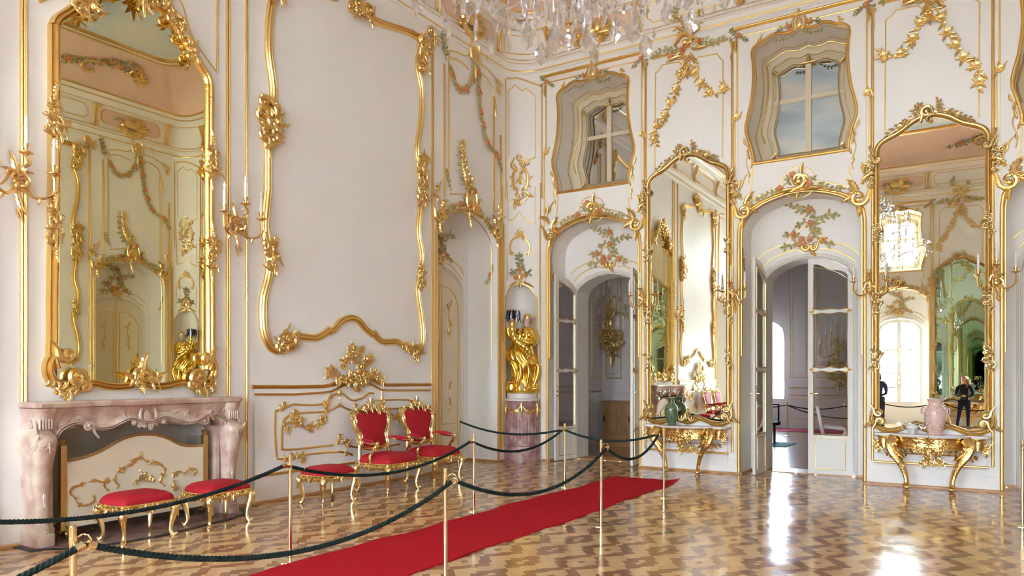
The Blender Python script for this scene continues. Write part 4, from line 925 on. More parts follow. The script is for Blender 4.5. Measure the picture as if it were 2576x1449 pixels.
for cN, fN, nn, b in ((0, FN, 32, (0, YC, 4)), (1, FN2, 33, (W, YC, 4))):
    mb = MB(fN)
    for cp, s, wd in NL: nline(mb, ND(cp, s), wd)
    nline(mb, [(.07, .25), (.07, 4.6)], .05); nline(mb, [(1.50, .25), (1.50, 4.6)], .05)
    mb.tube([(u, v, 0) for u, v in cr([(.19,.3),(.19,2.95),(.22,3.15),(.33,3.31),(.52,3.42),(.785,3.46),(1.05,3.42),(1.25,3.31),(1.37,3.15),(1.40,2.95),(1.40,.3)], 3)], .022, 6)
    struct(mb.build('trim_%d' % nn, gold, base=b))
    wh = 'above the corner statue' if cN == 0 else 'in the reflected far right corner'
    # ornaments use metric coordinates: u along the arc scaled
    gN = (lambda f_: (lambda u, v, w: f_(.785+u/.56, v, w)))(fN)
    mb = MB(gN); cartouche(mb, (0, 5.5), .27, .015, 0, False); vine(mb, [(-.12,5.4),(-.02,5.5),(.02,5.62)], .07, .05); mb.scroll((.03,5.45), .08, 0, .9, 1, .016, .015)
    for a, q in ((1.2, .2), (2.2, .16), (4.4, .2), (5.2, .18)): mb.scroll((.2*cos(a), 5.5+.33*sin(a)), .09, a, 1., 1, .02, .015, .1)
    mb.scroll((-.02, 5.05), .07, pi/2, 1.2, 1, .022, .015, .12); mb.scroll((0, 5.95), .08, -pi/2, .9, -1, .02, .015, .12); mb.scroll((.14, 5.82), .08, pi, .8, -1, .018, .015, .12); mb.leaf((-.1,5.1), -1.7, .2, .09); mb.leaf((.12,5.25), -.6, .2, .09)
    tag(mb.build('oval_cartouche', gold), 'oval gilt rocaille ornament '+wh, 'ornament')
    mb = MB(gN); P = cr([(-.2, 4.02), (-.22, 4.2), (-.15, 4.33), (-.04, 4.38), (0, 4.46), (.05, 4.38), (.14, 4.3), (.2, 4.18), (.17, 4.02)], 5); mb.tube([(u, v, .012) for u, v in P], .02, 6)
    rocaille(mb, [(-.08, 4.38), (0, 4.47), (.08, 4.36)], .1, .06, .02, 2); mb.scroll((-.17, 4.05), .03, 0, 1.2, 1, .015, .015); mb.scroll((.15, 4.05), .03, pi, 1.2, -1, .015, .015)
    tag(mb.build('hood_moulding', gold), 'small gilt hood moulding '+wh, 'ornament')
    t = thing('niche_crest', 'rose and leaf crest on the niche arch '+wh, 'ornament', tuple(gN(0, 3.5, .02)), wall=True)
    mb = MB(gN); cartouche(mb, (0, 3.60), .13, .03); mb.leaf((0, 3.5), -pi/2, .15, .08, .03); mb.leaf((.08, 3.5), -.5, .25, .07, .02); mb.leaf((-.08, 3.5), pi+.5, .2, .07, .02); mb.build('scroll', gold, t)
    mb = MB(gN); vine(mb, [(0,3.65),(0,3.8),(-.01,3.98)], .11, .05); vine(mb, [(-.05,3.65),(-.13,3.7),(-.18,3.68)], .09, .05); vine(mb, [(.05,3.65),(.13,3.7),(.18,3.66)], .09, .05); mb.build('leafy_vine', leafd, t)
    for r in ((0, 3.74), (-.1, 3.58), (.1, 3.62)): mb = MB(gN); mb.rose(r, .05, .04); mb.build('rose', rosem, t)
# ================================================================ frieze: cartouche brackets, gilt panels and trophies
ORD = ['first','second','third','fourth','fifth','sixth','seventh','eighth']
def frieze(f, us, skip, n, base, where, tro):
    mb = MB(f)
    for i in range(len(us)-1):
        a, b = us[i]+.17, us[i+1]-.17
        if b-a < .3: continue
        q = .09; P = [(a+q,7.97),(b-q,7.97),(b-q*.6,8.03),(b,8.06),(b,8.24),(b-q*.6,8.27),(b-q,8.33),(a+q,8.33),(a+q*.6,8.27),(a,8.24),(a,8.06),(a+q*.6,8.03)]
        mb.mould(P, .024, .014, closed=True)
    struct(mb.build('trim_%d' % n, gold, base=base))
    for i, u in enumerate(us):
        m = MB(f); m.tube([(u-.04, 8.37, .12), (u-.045, 8.25, .09), (u-.04, 8.05, .03), (u-.045, 7.88, .05)], [.035,.03,.02,.03], 6); m.tube([(u+.04, 8.37, .12), (u+.045, 8.25, .09), (u+.04, 8.05, .03), (u+.045, 7.88, .05)], [.035,.03,.02,.03], 6)
        m.scroll((u-.05, 8.33), .05, 0, 1.1, 1, .02, .12); m.scroll((u+.05, 8.33), .05, pi, 1.1, -1, .02, .12); palmette(m, (u, 7.93), -pi/2, .13, 5, .05, .9); m.leaf((u, 8.1), pi/2, .2, .07, .03); m.rose((u, 8.25), .035, .1)
        tag(m.build('frieze_bracket', gold), ORD[i if (f is FC or f is FB) else len(us)-1-i]+' gilt scroll bracket from the statue-side corner, frieze '+where, 'bracket', 'scroll brackets in the frieze '+where)
    for k, (a, b) in enumerate(tro):
        c = (a+b)/2; r_ = random.Random(40+k)
        m = MB(f); m.add([(a+.2, 7.97, .004), (b-.2, 7.97, .004), (b-.14, 8.06, .004), (b-.14, 8.24, .004), (b-.2, 8.33, .004), (a+.2, 8.33, .004), (a+.14, 8.24, .004), (a+.14, 8.06, .004)], [tuple(range(8))])
        t = thing('frieze_trophy', 'gilt trophy on a pink panel in the frieze '+where+['', ', farther one'][k > 0], 'ornament', tuple(f(c, 8.0, .03)), wall=True)
        m.build('pink_panel', pink, t)
        m = MB(f)
        for q in range(5): aa = -.7+.35*q+.1*r_.random(); m.tube([(c-.32*cos(aa), 8.12-.2*sin(aa)-.05, .05), (c+.38*cos(aa), 8.12+.25*sin(aa), .06)], [.012, .02], 5)
        m.ball((c-.05, 8.10, .06), .13, 10, 6, (1.3, .9, .5)); m.ball((c+.12, 8.15, .07), .09, 10, 6, (1, 1.3, .6)); m.ball((c+.22, 8.02, .06), .1, 10, 6, (1.7, .6, .5)); m.ball((c-.25, 8.05, .05), .07, 8, 5)
        rocaille(m, [(c-.35, 7.98), (c-.15, 7.86), (c, 7.80), (c+.15, 7.86), (c+.35, 8.0)], .16, .07, .05, 50+k, 2); rocaille(m, [(c-.2, 8.2), (c+.1, 8.28), (c+.3, 8.2)], .12, .08, .06, 60+k)
        m.tube([(c-.3, 7.93, .05), (c-.15, 7.80, .06), (c, 7.76, .06), (c+.15, 7.80, .06), (c+.3, 7.93, .05)], .022, 6); m.build('trophy', gold, t)
        m = MB(f); vine(m, [(c+.1, 8.1), (c+.3, 8.15), (c+.42, 8.12)], .06, .04, w=.03); vine(m, [(c-.1, 8.1), (c-.3, 8.2), (c-.42, 8.15)], .06, .04, w=.03); m.build('leaves', leafm, t)
ub = [.78, 2.62, 4.46, 6.31, 8.15, 9.99]
frieze(FC, ub, None, 34, (W/2, YC, 8), 'of the end wall', [(.78, 2.62), (4.46, 6.31)])
frieze(FB, ub, None, 35, (W/2, YB, 8), 'of the window wall', [(4.46, 6.31)])
ua = [-2.6, -.45, 1.8, 3.6, 5.92, 7.7, 10.1, 11.98]
frieze(FA, ua, None, 36, (0, 5, 8), 'of the left wall', [(10.1, 11.98)]); frieze(FD, ua, None, 37, (W, 5, 8), 'of the right wall', [(10.1, 11.98)])
for f, nm in ((FN, 'curved gilt frieze panel in the corner above the statue'), (FN2, 'curved gilt frieze panel in the far right corner')):
    pass
mb = MB(FN); P = []
mb.f = FN; nline(mb, [(.2,7.97),(1.38,7.97),(1.44,8.06),(1.44,8.24),(1.38,8.33),(.2,8.33),(.14,8.24),(.14,8.06),(.2,7.97)], .022); struct(mb.build('trim_38', gold, base=(0, YC, 8)))
# cove stucco sprays (seen in the mirrors)
def cove(f):
    return lambda u, v, w: f(u, 8.66+.75*sin(v), .30+1.0*(1-cos(v))+0*w-.03+(0))
for f, nm, u in ((FD, 'gilt and painted spray on the pink cove above the right wall', 5.9), (FD, 'second painted spray on the pink cove of the right wall, near the corner', 9.8), (FB, 'painted spray on the pink cove above the windows', 7.9)):
    g = (lambda f_: (lambda a, b, w: f_(a, 8.66+.75*sin(b)-.02-w*.5, .30+1.0*(1-cos(b))+.02+w)))(f)
    t = thing('cove_spray', nm, 'ornament', tuple(g(u, .8, 0)), wall=True)
    mb = MB(g); vine(mb, [(u-1.1,.5),(u-.6,.6),(u,.8),(u+.5,.9),(u+.9,.8)], .15, .1, .015); vine(mb, [(u,.8),(u+.3,1.0),(u+.7,1.1)], .14, .1, .015); mb.build('leafy_vine', leafd, t)
    mb = MB(g)
    for a, b in ((u-.6,.6), (u+.1,.85), (u+.5,.9), (u+.3,1.0)): mb.rose((a, b), .09, .02)
    mb.build('roses', rosem, t)
    mb = MB(g); mb.scroll((u-.1,.55), .25, pi/2, .7, 1, .04, .02, .4); mb.scroll((u+.9,.85), .22, pi/2, 1, -1, .04, .02, .3); rocaille(mb, [(u+.7,.8),(u+1.1,.8),(u+1.2,.6)], .25, .12, .02, 3); mb.build('scroll', gold, t)
# ================================================================ pier mirrors
def sm(pts): # keep the traced half, mirror it
    return pts+[(-u, v) for u, v in pts[::-1]]
MTOP = [(-.72,4.98),(-.715,5.08),(-.67,5.17),(-.60,5.22),(-.53,5.255),(-.44,5.29),(-.36,5.34),(-.27,5.405),(-.18,5.455),(-.08,5.49),(0,5.50)]
MBOT = [(-.74,1.16),(-.77,1.05),(-.775,.97),(-.72,.89),(-.62,.845),(-.5,.835),(-.4,.86),(-.3,.90),(-.2,.915),(-.1,.875),(0,.85)]
def pier_mirror(f, x, lab, glass=mir_new, seed=0):
    g = sh(f, x, 0.0); t = thing('pier_mirror', lab, 'mirror', tuple(g(0, .85, 0)), wall=True)
    top = cr(MTOP, 3); top = top+[(-u, v) for u, v in top[-2::-1]]; side = [(-.72, 1.2), (-.72, 4.98)]
    bot = cr(MBOT, 3); bot = bot+[(-u, v) for u, v in bot[-2::-1]]
    mb = MB(g); poly = [(-.70, 1.14)]+[(-.70, 4.98)]+top[2:-2]+[(.70, 4.98), (.70, 1.14)]+[p for p in bot[::-1] if abs(p[0]) < .70]
    mb.add([(u, v, .03) for u, v in poly], [tuple(range(len(poly)))]); mb.build('mirror_glass', glass, t, 0)
    mb = MB(g); mb.mould(top, .085, .08, 'big')
    for s in (-1, 1): mb.mould([(s*.72, 1.15), (s*.72, 3.0), (s*.72, 4.95)], .088, .08, 'big')
    mb.mould(bot, .085, .08, 'big'); mb.build('frame', gold_o, t)
    mb = MB(g); mb.scroll((-.03, 5.55), .085, pi*1.1, 1.0, -1, .03, .07, .1); mb.leaf((.03, 5.5), pi/2+.2, .12, .09, .08); mb.scroll((.0, 5.42), .06, pi/2, .7, 1, .02, .07, .08)
    P = [(.06,5.50),(.2,5.50),(.35,5.42),(.5,5.33)]; Q = [(-.1,5.50),(-.25,5.46),(-.4,5.38),(-.55,5.28)]
    for p in (P, Q): vine(mb, p, .085, .045, .012, .05); [mb.rose(p[i], .035, .07) for i in (0, 1, 2)]; rocaille(mb, p[:3], .09, .07, .05, seed+1, 1)
    vine(mb, [(.08,5.52),(.12,5.62),(.1,5.68)], .07, .04, .01, .05); vine(mb, [(-.15,5.5),(-.2,5.6),(-.15,5.65)], .07, .04, .01, .05); mb.build('crest', gold_o, t)
    for s in (-1, 1):
        mb = MB(g); mb.scroll((s*.70, 4.93), .055, 0 if s > 0 else pi, 1.2, -s, .024, .08, .1); rocaille(mb, [(s*.76, 5.12), (s*.79, 5.0), (s*.80, 4.85), (s*.81, 4.7), (s*.80, 4.55)], .10, .07, .045, seed+5, 1); mb.leaf((s*.76, 5.05), pi/2-s*.5, .14, .07, .05); mb.build('shoulder_carving', gold_o, t)
        for z in (3.85, 2.75, 1.95):
            mb = MB(g); rocaille(mb, [(s*.74, z+.12), (s*.70, z), (s*.74, z-.14)], .11, .07, .06, seed+int(z*10), 2); mb.leaf((s*.73, z-.14), -pi/2, .14, .06, .05); mb.leaf((s*.73, z+.13), pi/2, .12, .06, .05); mb.build('side_carving', gold_o, t)
        mb = MB(g); mb.scroll((s*.69, 1.10), .055, 0 if s > 0 else pi, 1.3, -s, .026, .07, .12); mb.scroll((s*.66, .96), .06, 0 if s > 0 else pi, 1.3, s, .026, .08, .1); mb.leaf((s*.78, 1.0), -pi/2+s*.2, .2, .08, .03, curl=s*1.2); mb.leaf((s*.76, .98), -pi/2-s*.4, .16, .07, .05); mb.leaf((s*.78, 1.02), pi/2, .16, .07, .05); mb.build('foot_scroll', gold_o, t)
        mb = MB(g); mb.scroll((s*.10, .93), .06, 0 if s < 0 else pi, 1.1, s, .024, .07, .1); mb.leaf((s*.12, .96), 0 if s > 0 else pi, .2, .08, .07, curl=-s*.8); mb.build('foot_scroll', gold_o, t)
    mb = MB(g); mb.leaf((0, .88), pi/2, .14, .1, .08); mb.scroll((0, .92), .04, 0, 1, 1, .02, .08); mb.build('bottom_carving', gold_o, t)
    return t
pier_mirror(FC, XP[0], 'tall gilt rococo pier mirror behind the dark green vase')
pier_mirror(FC, XP[1], 'tall gilt rococo pier mirror behind the pink vase, reflecting two people', seed=3)
pier_mirror(FB, XP[0], 'gilt pier mirror on the window wall, fireplace side', mir_grn, 6); pier_mirror(FB, XP[1], 'gilt pier mirror on the window wall behind the woman in black, seen in reflection', mir_grn, 9)
# ================================================================ console tables
def console(f, x, lab, back):
    g = sh(f, x); t = thing('console_table', lab, 'table', tuple(g(0, 0, 0)), wall=True)
    out = [(-.75,0),(-.76,.12),(-.74,.24),(-.66,.28),(-.56,.25),(-.45,.27),(-.36,.36),(-.2,.42),(0,.44)]
    out = cr(out, 3); out = out+[(-u, w) for u, w in out[-2::-1]]; n = len(out)
    def slab(mb, o, z0, z1, k0=1., k1=1.):
        m = len(o); mb.add([(u*k0, z0, max(0, w*k0)) for u, w in o]+[(u*k1, z1, max(0, w*k1)) for u, w in o], [tuple(range(m))[::-1], tuple(range(m, 2*m))]+[(i, (i+1) % m, m+(i+1) % m, m+i) for i in range(m)])
    mb = MB(g); slab(mb, out, .765, .785, .98, 1.); slab(mb, out, .785, .80, 1., .985); mb.build('marble_top', marbw, t, 20)
    mb = MB(g); o2 = [(u*.94, w*.93) for u, w in out]
    ap = []
    for z, k in ((.765, 1.), (.745, .99), (.735, .96), (.70, .955), (.66, .965)): ap.append([(u*k, z-(0 if z > .67 else .02*sin(u*22)), w*k) for u, w in o2])
    for z, k in ((.635, .955), (.60, .95)): ap.append([(u*k, z-(.05 if z < .62 else .02)*max(0, cos(u*pi/.5))-.02*abs(sin(u*14)), w*k) for u, w in o2])
    mb.grid(ap); mb.build('apron', gold_c, t)
    mb = MB(g)
    ga = lambda u_, v_, w_: g(u_, v_, w_)
    fa = lambda u, v, w: g(u, v, (.40 if abs(u) < .25 else .40-.16*min(1, (abs(u)-.25)/.2)) + w)
    mb.f = fa; palmette(mb, (0, .69), pi/2, .11, 7, .02, 1.4); palmette(mb, (0, .69), -pi/2, .08, 5, .02, 1.2); rocaille(mb, [(-.16,.60),(0,.53),(.16,.60)], .11, .06, .01, 3, 2); mb.leaf((0,.54), -pi/2, .12, .09, .01)
    rocaille(mb, [(-.3,.63),(-.18,.6)], .08, .05, .0, 5, 1); rocaille(mb, [(.3,.63),(.18,.6)], .08, .05, .0, 6, 1)
    for s in (-1, 1): vine(mb, [(s*.08,.7),(s*.18,.69),(s*.26,.71)], .04, .03, .006, .01)
    mb.build('apron_carving', gold_c, t)
    for s in (-1, 1):
        mb = MB(g); P = cr([(s*.46,.74,.24),(s*.50,.66,.30),(s*.47,.54,.34),(s*.39,.42,.34),(s*.33,.30,.32),(s*.295,.18,.31),(s*.285,.10,.315),(s*.29,.05,.335),(s*.285,.02,.345)], 4)
        r = [.078,.080,.080,.080,.078,.076,.073,.070,.067,.064,.062,.058,.056,.052,.05,.047,.044,.042,.04,.038,.037,.036,.035,.036,.038,.04,.043,.046,.049,.051,.052,.05,.044][:len(P)]
        mb.tube(P, r, 10, .7); mb.ball((s*.285, .035, .35), .05, 8, 5, (1,.7,1.1)); mb.build('leg', gold_c, t)
        mb = MB(lambda u, v, w: g(u, v, .36+w)); mb.leaf((s*.46, .62), -pi/2-s*.6, .26, .09, .0, curl=-s*.3); mb.scroll((s*.45,.64), .035, 0, 1.2, -s, .014, .01); rocaille(mb, [(s*.40,.45),(s*.34,.34)], .07, .06, .0, 7, 1); mb.build('leg_carving', gold_c, t)
        mb = MB(g); rocaille(mb, [(s*.70,.70),(s*.70,.62),(s*.69,.56)], .10, .06, .20, 8, 1); mb.scroll((s*.68,.60), .04, 0, 1.3, -s, .018, .2, .1); mb.scroll((s*.55,.64), .035, pi, 1.2, s, .012, .2, .1); mb.build('end_drop', gold_c, t)
    return t
console(FC, XP[0], 'gilt console table with white marble top under the green vase', 0); console(FC, XP[1], 'gilt console table with white marble top under the pink vase', 0)
console(FB, XP[1], 'gilt console table on the window wall behind the woman in black, seen in reflection', 0); console(FB, XP[0], 'gilt console table on the window wall, fireplace side', 0)
def vase(name, x, y, z, lab, m, pr, handles=None, lid=None):
    t = thing(name, lab, 'vase', (x, y, z)); mb = MB(); mb.lathe(pr, n=28); mb.build('body', m, t)
    mb = MB(); mb.lathe([(pr[-1][0]-.004, pr[-1][1]-.003), (pr[-1][0]+.004, pr[-1][1]+.004), (pr[-1][0]-.012, pr[-1][1]+.006), (pr[-2][0]-.016, pr[-2][1])], n=28); mb.build('rim', marbw, t)
    if handles:
        for s in (-1, 1): mb = MB(); mb.tube(cr([(s*handles[0],0,handles[1]),(s*(handles[0]+.05),0,handles[1]+.02),(s*(handles[0]+.05),0,handles[1]-.05),(s*handles[0],0,handles[1]-.07)], 3), .008, 6); mb.build('handle', m, t)
    return t
VG = [(.02,0),(.072,.002),(.075,.01),(.068,.02),(.085,.08),(.108,.17),(.118,.24),(.115,.30),(.095,.345),(.06,.375),(.05,.40),(.05,.43),(.062,.47),(.066,.478)]
vase('enamel_vase', 3.33, YC-.24, .80, 'dark green enamelled vase with pale rim on the left console', vaseg, VG)
VP = [(.02,0),(.095,.002),(.10,.012),(.092,.03),(.118,.12),(.138,.22),(.145,.30),(.135,.37),(.105,.415),(.088,.44),(.085,.47),(.10,.505),(.105,.515)]
vase('porcelain_vase', 7.30, YC-.24, .80, 'tall pink and white patterned vase with small handles on the right console', vasep, VP, (.13, .36))
t = vase('teapot', 7.0, YC-.12, .80, 'small white two-handled pot standing in for one seen only reflected in the mirror', marbw, [(.01,0),(.05,.0),(.035,.02),(.06,.05),(.085,.09),(.08,.12),(.05,.135),(.045,.14)], (.08, .12))  # solid pot set here in place of a mirror reflection
# ================================================================ wall sconces
def sconce(f, x, z, lab, sc=1., n=3):
    g = lambda u, v, w: f(x+u*sc, z+v*sc, w*sc); t = thing('wall_sconce', lab, 'sconce', tuple(g(0, -.3, 0)), wall=True)
    mb = MB(g); mb.leaf((0, -.02), pi/2, .28, .09, .03, curl=.5); mb.leaf((.02, .0), pi/2+.35, .20, .06, .03, curl=1.4); mb.leaf((-.02, 0), pi/2-.35, .20, .06, .03, curl=-1.4); mb.leaf((0, -.05), -pi/2, .24, .07, .03, curl=.6); mb.scroll((.02, -.02), .06, 0, 1.3, 1, .02, .05, .1); mb.scroll((-.03, .05), .05, pi, 1.2, -1, .018, .05, .1); mb.ball((0, -.03, .04), .05, 8, 5); mb.leaf((0, -.22), -pi/2+.3, .12, .06, .03); mb.build('backplate', ormolu, t)
    for k, (a, du, dz) in enumerate(((-.24, -.24, .12), (.0, .0, .24), (.24, .24, .12))[:n]):
        mb = MB(g); dw = .16 if a else .2
        P = cr([(0, -.04, .05), (a*.5, -.13, .12), (a*.95, -.08, dw), (a*1.02, .02, dw), (a, dz-.04, dw)] if a else [(0, -.04, .05), (.05, -.02, .15), (-.03, .08, .2), (.03, .14, .2), (0, dz-.04, dw)], 4)
        mb.tube(P, .014, 6); mb.leaf((P[8][0], P[8][1]), 1.0, .08, .05, P[8][2]); mb.leaf((P[5][0], P[5][1]), -2.0, .07, .05, P[5][2]); o = mb.build('arm', ormolu, t)
        m = MB(lambda u, v, w, a=a, dw=dw: g(a+u, w, dw+v)); m.lathe([(.012, dz-.05), (.02, dz-.035), (.055, dz-.02), (.058, dz-.012), (.018, dz-.01), (.016, dz+.01), (.028, dz+.04), (.030, dz+.06), (.022, dz+.062)], n=12); m.build('drip_pan', ormolu, t)
        m = MB(lambda u, v, w, a=a, dw=dw: g(a+u, w, dw+v)); m.lathe([(.018, dz+.06), (.018, dz+.22), (.012, dz+.225)], n=10); c = m.build('candle', candle, t)
        m = MB(lambda u, v, w, a=a, dw=dw: g(a+u, w, dw+v)); m.lathe([(.008, dz+.225), (.016, dz+.25), (.014, dz+.275), (.004, dz+.30)], n=8); m.build('bulb', bulb, t)
    return t
for px, nm in ((45, 'leftmost three-candle gilt sconce, left of the fireplace mirror'), (594, 'three-candle gilt sconce between the fireplace mirror and the blank panel')):
    y, z = onA(px, 440 if px == 45 else 545); sconce(FA, y-.03 if px != 45 else 3.53, 3.52, nm, 1.12)
for x, nm in ((XP[0]-.72-.09, 'gilt sconce on the left edge of the pier mirror above the green vase'), (XP[0]+.80, 'gilt sconce on the right edge of the pier mirror above the green vase'), (XP[1]-.80, 'gilt sconce on the left edge of the pier mirror above the pink vase'), (XP[1]+.82, 'gilt sconce on the right edge of the pier mirror above the pink vase')):
    sconce(FC, x, 3.00, nm, .92)
sconce(FD, 6.06, 3.52, 'gilt sconce on the right wall, only seen in the mirrors', 1.12)
# ================================================================ fireplace mirror
def fire_mirror(f, lab, glass):
    t = thing('fireplace_mirror', lab, 'mirror', tuple(f(4.76, 1.5, 0)), wall=True); c = 4.76
    half = cr([(.88,5.16),(.85,5.24),(.74,5.36),(.64,5.48),(.54,5.60),(.42,5.72),(.30,5.80),(.16,5.86),(0,5.90)], 3)
    top = [(c-u, v) for u, v in half]+[(c+u, v) for u, v in half[-2::-1]]
    bh = cr([(.90,2.0),(.905,1.9),(.89,1.80),(.87,1.72)], 3); lo = cr([(.62,1.56),(.5,1.575),(.38,1.55),(.28,1.535),(.15,1.54),(.06,1.56)], 3)
    poly = [(c-.86, 1.62), (c-.86, 5.16)]+[(c+(u-c)*.97, v-.02) for u, v in top[1:-1]]+[(c+.86, 5.16), (c+.86, 1.62), (c+.5, 1.58), (c, 1.56), (c-.5, 1.58)]
    mb = MB(f); mb.add([(u, v, .035) for u, v in poly], [tuple(range(len(poly)))]); mb.build('mirror_glass', glass, t, 0)
    mb = MB(f); mb.mould(top, .10, .10, 'big')
    for s in (-1, 1):
        mb.mould([(c+s*.885, 5.16), (c+s*.885, 3.6), (c+s*.90, 2.4)]+[(c+s*u, v) for u, v in bh], .105, .10, 'big')
        mb.mould(cr([(c+s*.865,1.90),(c+s*.93,1.80),(c+s*.945,1.70),(c+s*.90,1.60),(c+s*.82,1.545),(c+s*.74,1.55)], 4), .10, .10, 'big'); mb.mould([(c+s*u, v) for u, v in lo], .085, .09, 'big')
    mb.build('frame', gold, t)
    mb = MB(f); palmette(mb, (c, 5.84), -pi/2, .26, 5, .11, .55); palmette(mb, (c, 5.92), pi/2, .26, 5, .10, .8); mb.scroll((c-.1, 5.9), .1, 0, 1.2, 1, .04, .12, .15); mb.scroll((c+.1, 5.9), .1, pi, 1.2, -1, .04, .12, .15)
    for s in (-1, 1): rocaille(mb, [(c+s*.12, 5.85), (c+s*.3, 5.80), (c+s*.45, 5.68), (c+s*.55, 5.52), (c+s*.62, 5.40)], .2, .09, .10, 31+s, 2); mb.scroll((c+s*.2, 5.95), .12, 0, 1.2, s, .04, .1, .2)
    mb.ball((c, 5.86, .14), .08); mb.build('crest', gold, t)
    for s in (-1, 1):
        for z, q in ((4.22, .16), (3.12, .15)):
            mb = MB(f); rocaille(mb, [(c+s*.87, z+.20), (c+s*.93, z+.08), (c+s*.88, z-.05), (c+s*.93, z-.18)], q, .075, .08, 70+int(z*9), 2); mb.leaf((c+s*.91, z+.2), pi/2, .18, .08, .09, curl=s*.5); mb.leaf((c+s*.88, z-.18), -pi/2, .16, .07, .09); mb.build('side_carving', gold, t)
        mb = MB(f); mb.scroll((c+s*.80, 1.87), .075, 0 if s > 0 else pi, 1.2, -s, .035, .1, .12); mb.scroll((c+s*.70, 1.63), .09, 0 if s < 0 else pi, 1.3, -s, .038, .1, .1); mb.scroll((c+s*.62, 1.54), .07, 0 if s > 0 else pi, 1.3, s, .03, .1, .1)
        rocaille(mb, [(c+s*.93,1.62),(c+s*.86,1.52),(c+s*.76,1.50),(c+s*.66,1.52)], .15, .08, .09, 90, 2); mb.leaf((c+s*.8, 1.52), -pi/2, .14, .1, .09); mb.build('foot_scroll', gold, t)
    mb = MB(f); mb.scroll((c+.02, 1.66), .10, pi, 1.2, -1, .035, .1, .12); mb.leaf((c, 1.62), pi/2+.2, .3, .13, .1, curl=-.8); mb.leaf((c-.05, 1.6), pi-.5, .2, .1, .1); mb.leaf((c+.05, 1.6), .4, .24, .1, .1); mb.leaf((c, 1.58), -pi/2, .13, .12, .1); rocaille(mb, [(c-.1,1.58),(c,1.68),(c+.12,1.6)], .14, .07, .1, 77, 2); mb.build('bottom_carving', gold, t)
    return t
fire_mirror(FA, 'tall gilt rococo mirror above the marble fireplace, glass with an olive tint', mir_old)
fire_mirror(FD, 'matching gilt mirror on the right wall, outside the direct view', mir_old)
# ================================================================ marble fireplace
t = thing('fireplace', 'pink marble chimneypiece with carved shells and scrolled legs', 'fireplace', (0, 4.72, 0), wall=True)
def curve_slab(mb, pts, x0, x1):   # pts (y,z) polygon extruded in x
    n = len(pts); mb.add([(x0, y, z) for y, z in pts]+[(x1, y, z) for y, z in pts], [tuple(range(n)), tuple(range(n, 2*n))[::-1]]+[(i, n+i, n+(i+1) % n, (i+1) % n) for i in range(n)])
mb = MB(); o = []
for k, z in ((0,1.335),(.02,1.345),(.03,1.37),(.03,1.385),(.015,1.40)): 
    f0 = .33+k; o.append([(0,3.585-k,z),(.30+k,3.585-k,z),(f0+.0,3.62-k*.5,z),(f0-.02,3.95,z),(f0-.05,4.3,z),(f0,4.55,z),(f0+.02,4.72,z),(f0,4.9,z),(f0-.05,5.15,z),(f0-.02,5.5,z),(f0,5.83+k*.5,z),(.30+k,5.865+k,z),(0,5.865+k,z)])
mb.grid(o, True, True); mb.build('mantel_shelf', marb, t, 30)
mb = MB(); low = cr([(3.75,1.0),(3.82,1.10),(3.95,1.155),(4.08,1.13),(4.18,1.09),(4.30,1.09),(4.42,1.14),(4.52,1.17),(4.66,1.13),(4.76,1.13),(4.9,1.17),(5.05,1.13),(5.2,1.09),(5.32,1.11),(5.45,1.17),(5.58,1.15),(5.68,1.08),(5.72,1.0)], 3)
rows = []
for y, z in low: rows.append([(.05,y,z),(.24,y,z),(.275,y,z+.02),(.265,y,z+.06),(.25,y,z+(1.34-z)*.5),(.28,y,1.30),(.31,y,1.336),(0,y,1.336)])
mb.grid(rows); fr_ = lambda u, v, w: Vector((w+.25, u, v)); mb.f = fr_
cartouche(mb, (4.72, 1.215), .14, .02); mb.mould([(y, z+.03) for y, z in low], .035, .05, 'dbl', .01)
for y, s in ((4.08, 1), (5.40, -1)): mb.scroll((y, 1.14), .05, 0, 1.3, s, .02, .03, .12); mb.leaf((y-s*.05, 1.17), pi/2+s*1.2, .12, .05, .03)
for y, z, a in ((3.86,1.26,2.5),(3.9,1.22,-2),(3.95,1.27,.3),(4.35,1.24,2.8),(4.42,1.25,3.3),(4.48,1.2,2),(5.0,1.24,.3),(5.05,1.2,-.5),(5.3,1.26,.5),(5.36,1.22,3.5),(5.55,1.24,1.5),(5.5,1.2,-1),(3.8,1.16,-1.8),(5.62,1.15,-1.2),(5.65,1.2,1.1)): mb.leaf((y, z), a, .085, .04, .012)
for y in (4.56, 4.9): mb.scroll((y, 1.15), .03, 0, 1.2, 1, .014, .03)
for y, z in ((3.92,1.25),(4.4,1.24),(5.1,1.23),(5.5,1.24)): rocaille(mb, [(y-.08, z), (y+.08, z-.01)], .10, .06, .005, int(y*9), 1)
rocaille(mb, [(4.6,1.15),(4.72,1.12),(4.84,1.15)], .08, .05, .02, 5, 1)
mb.build('carved_lintel', marb, t, 50)
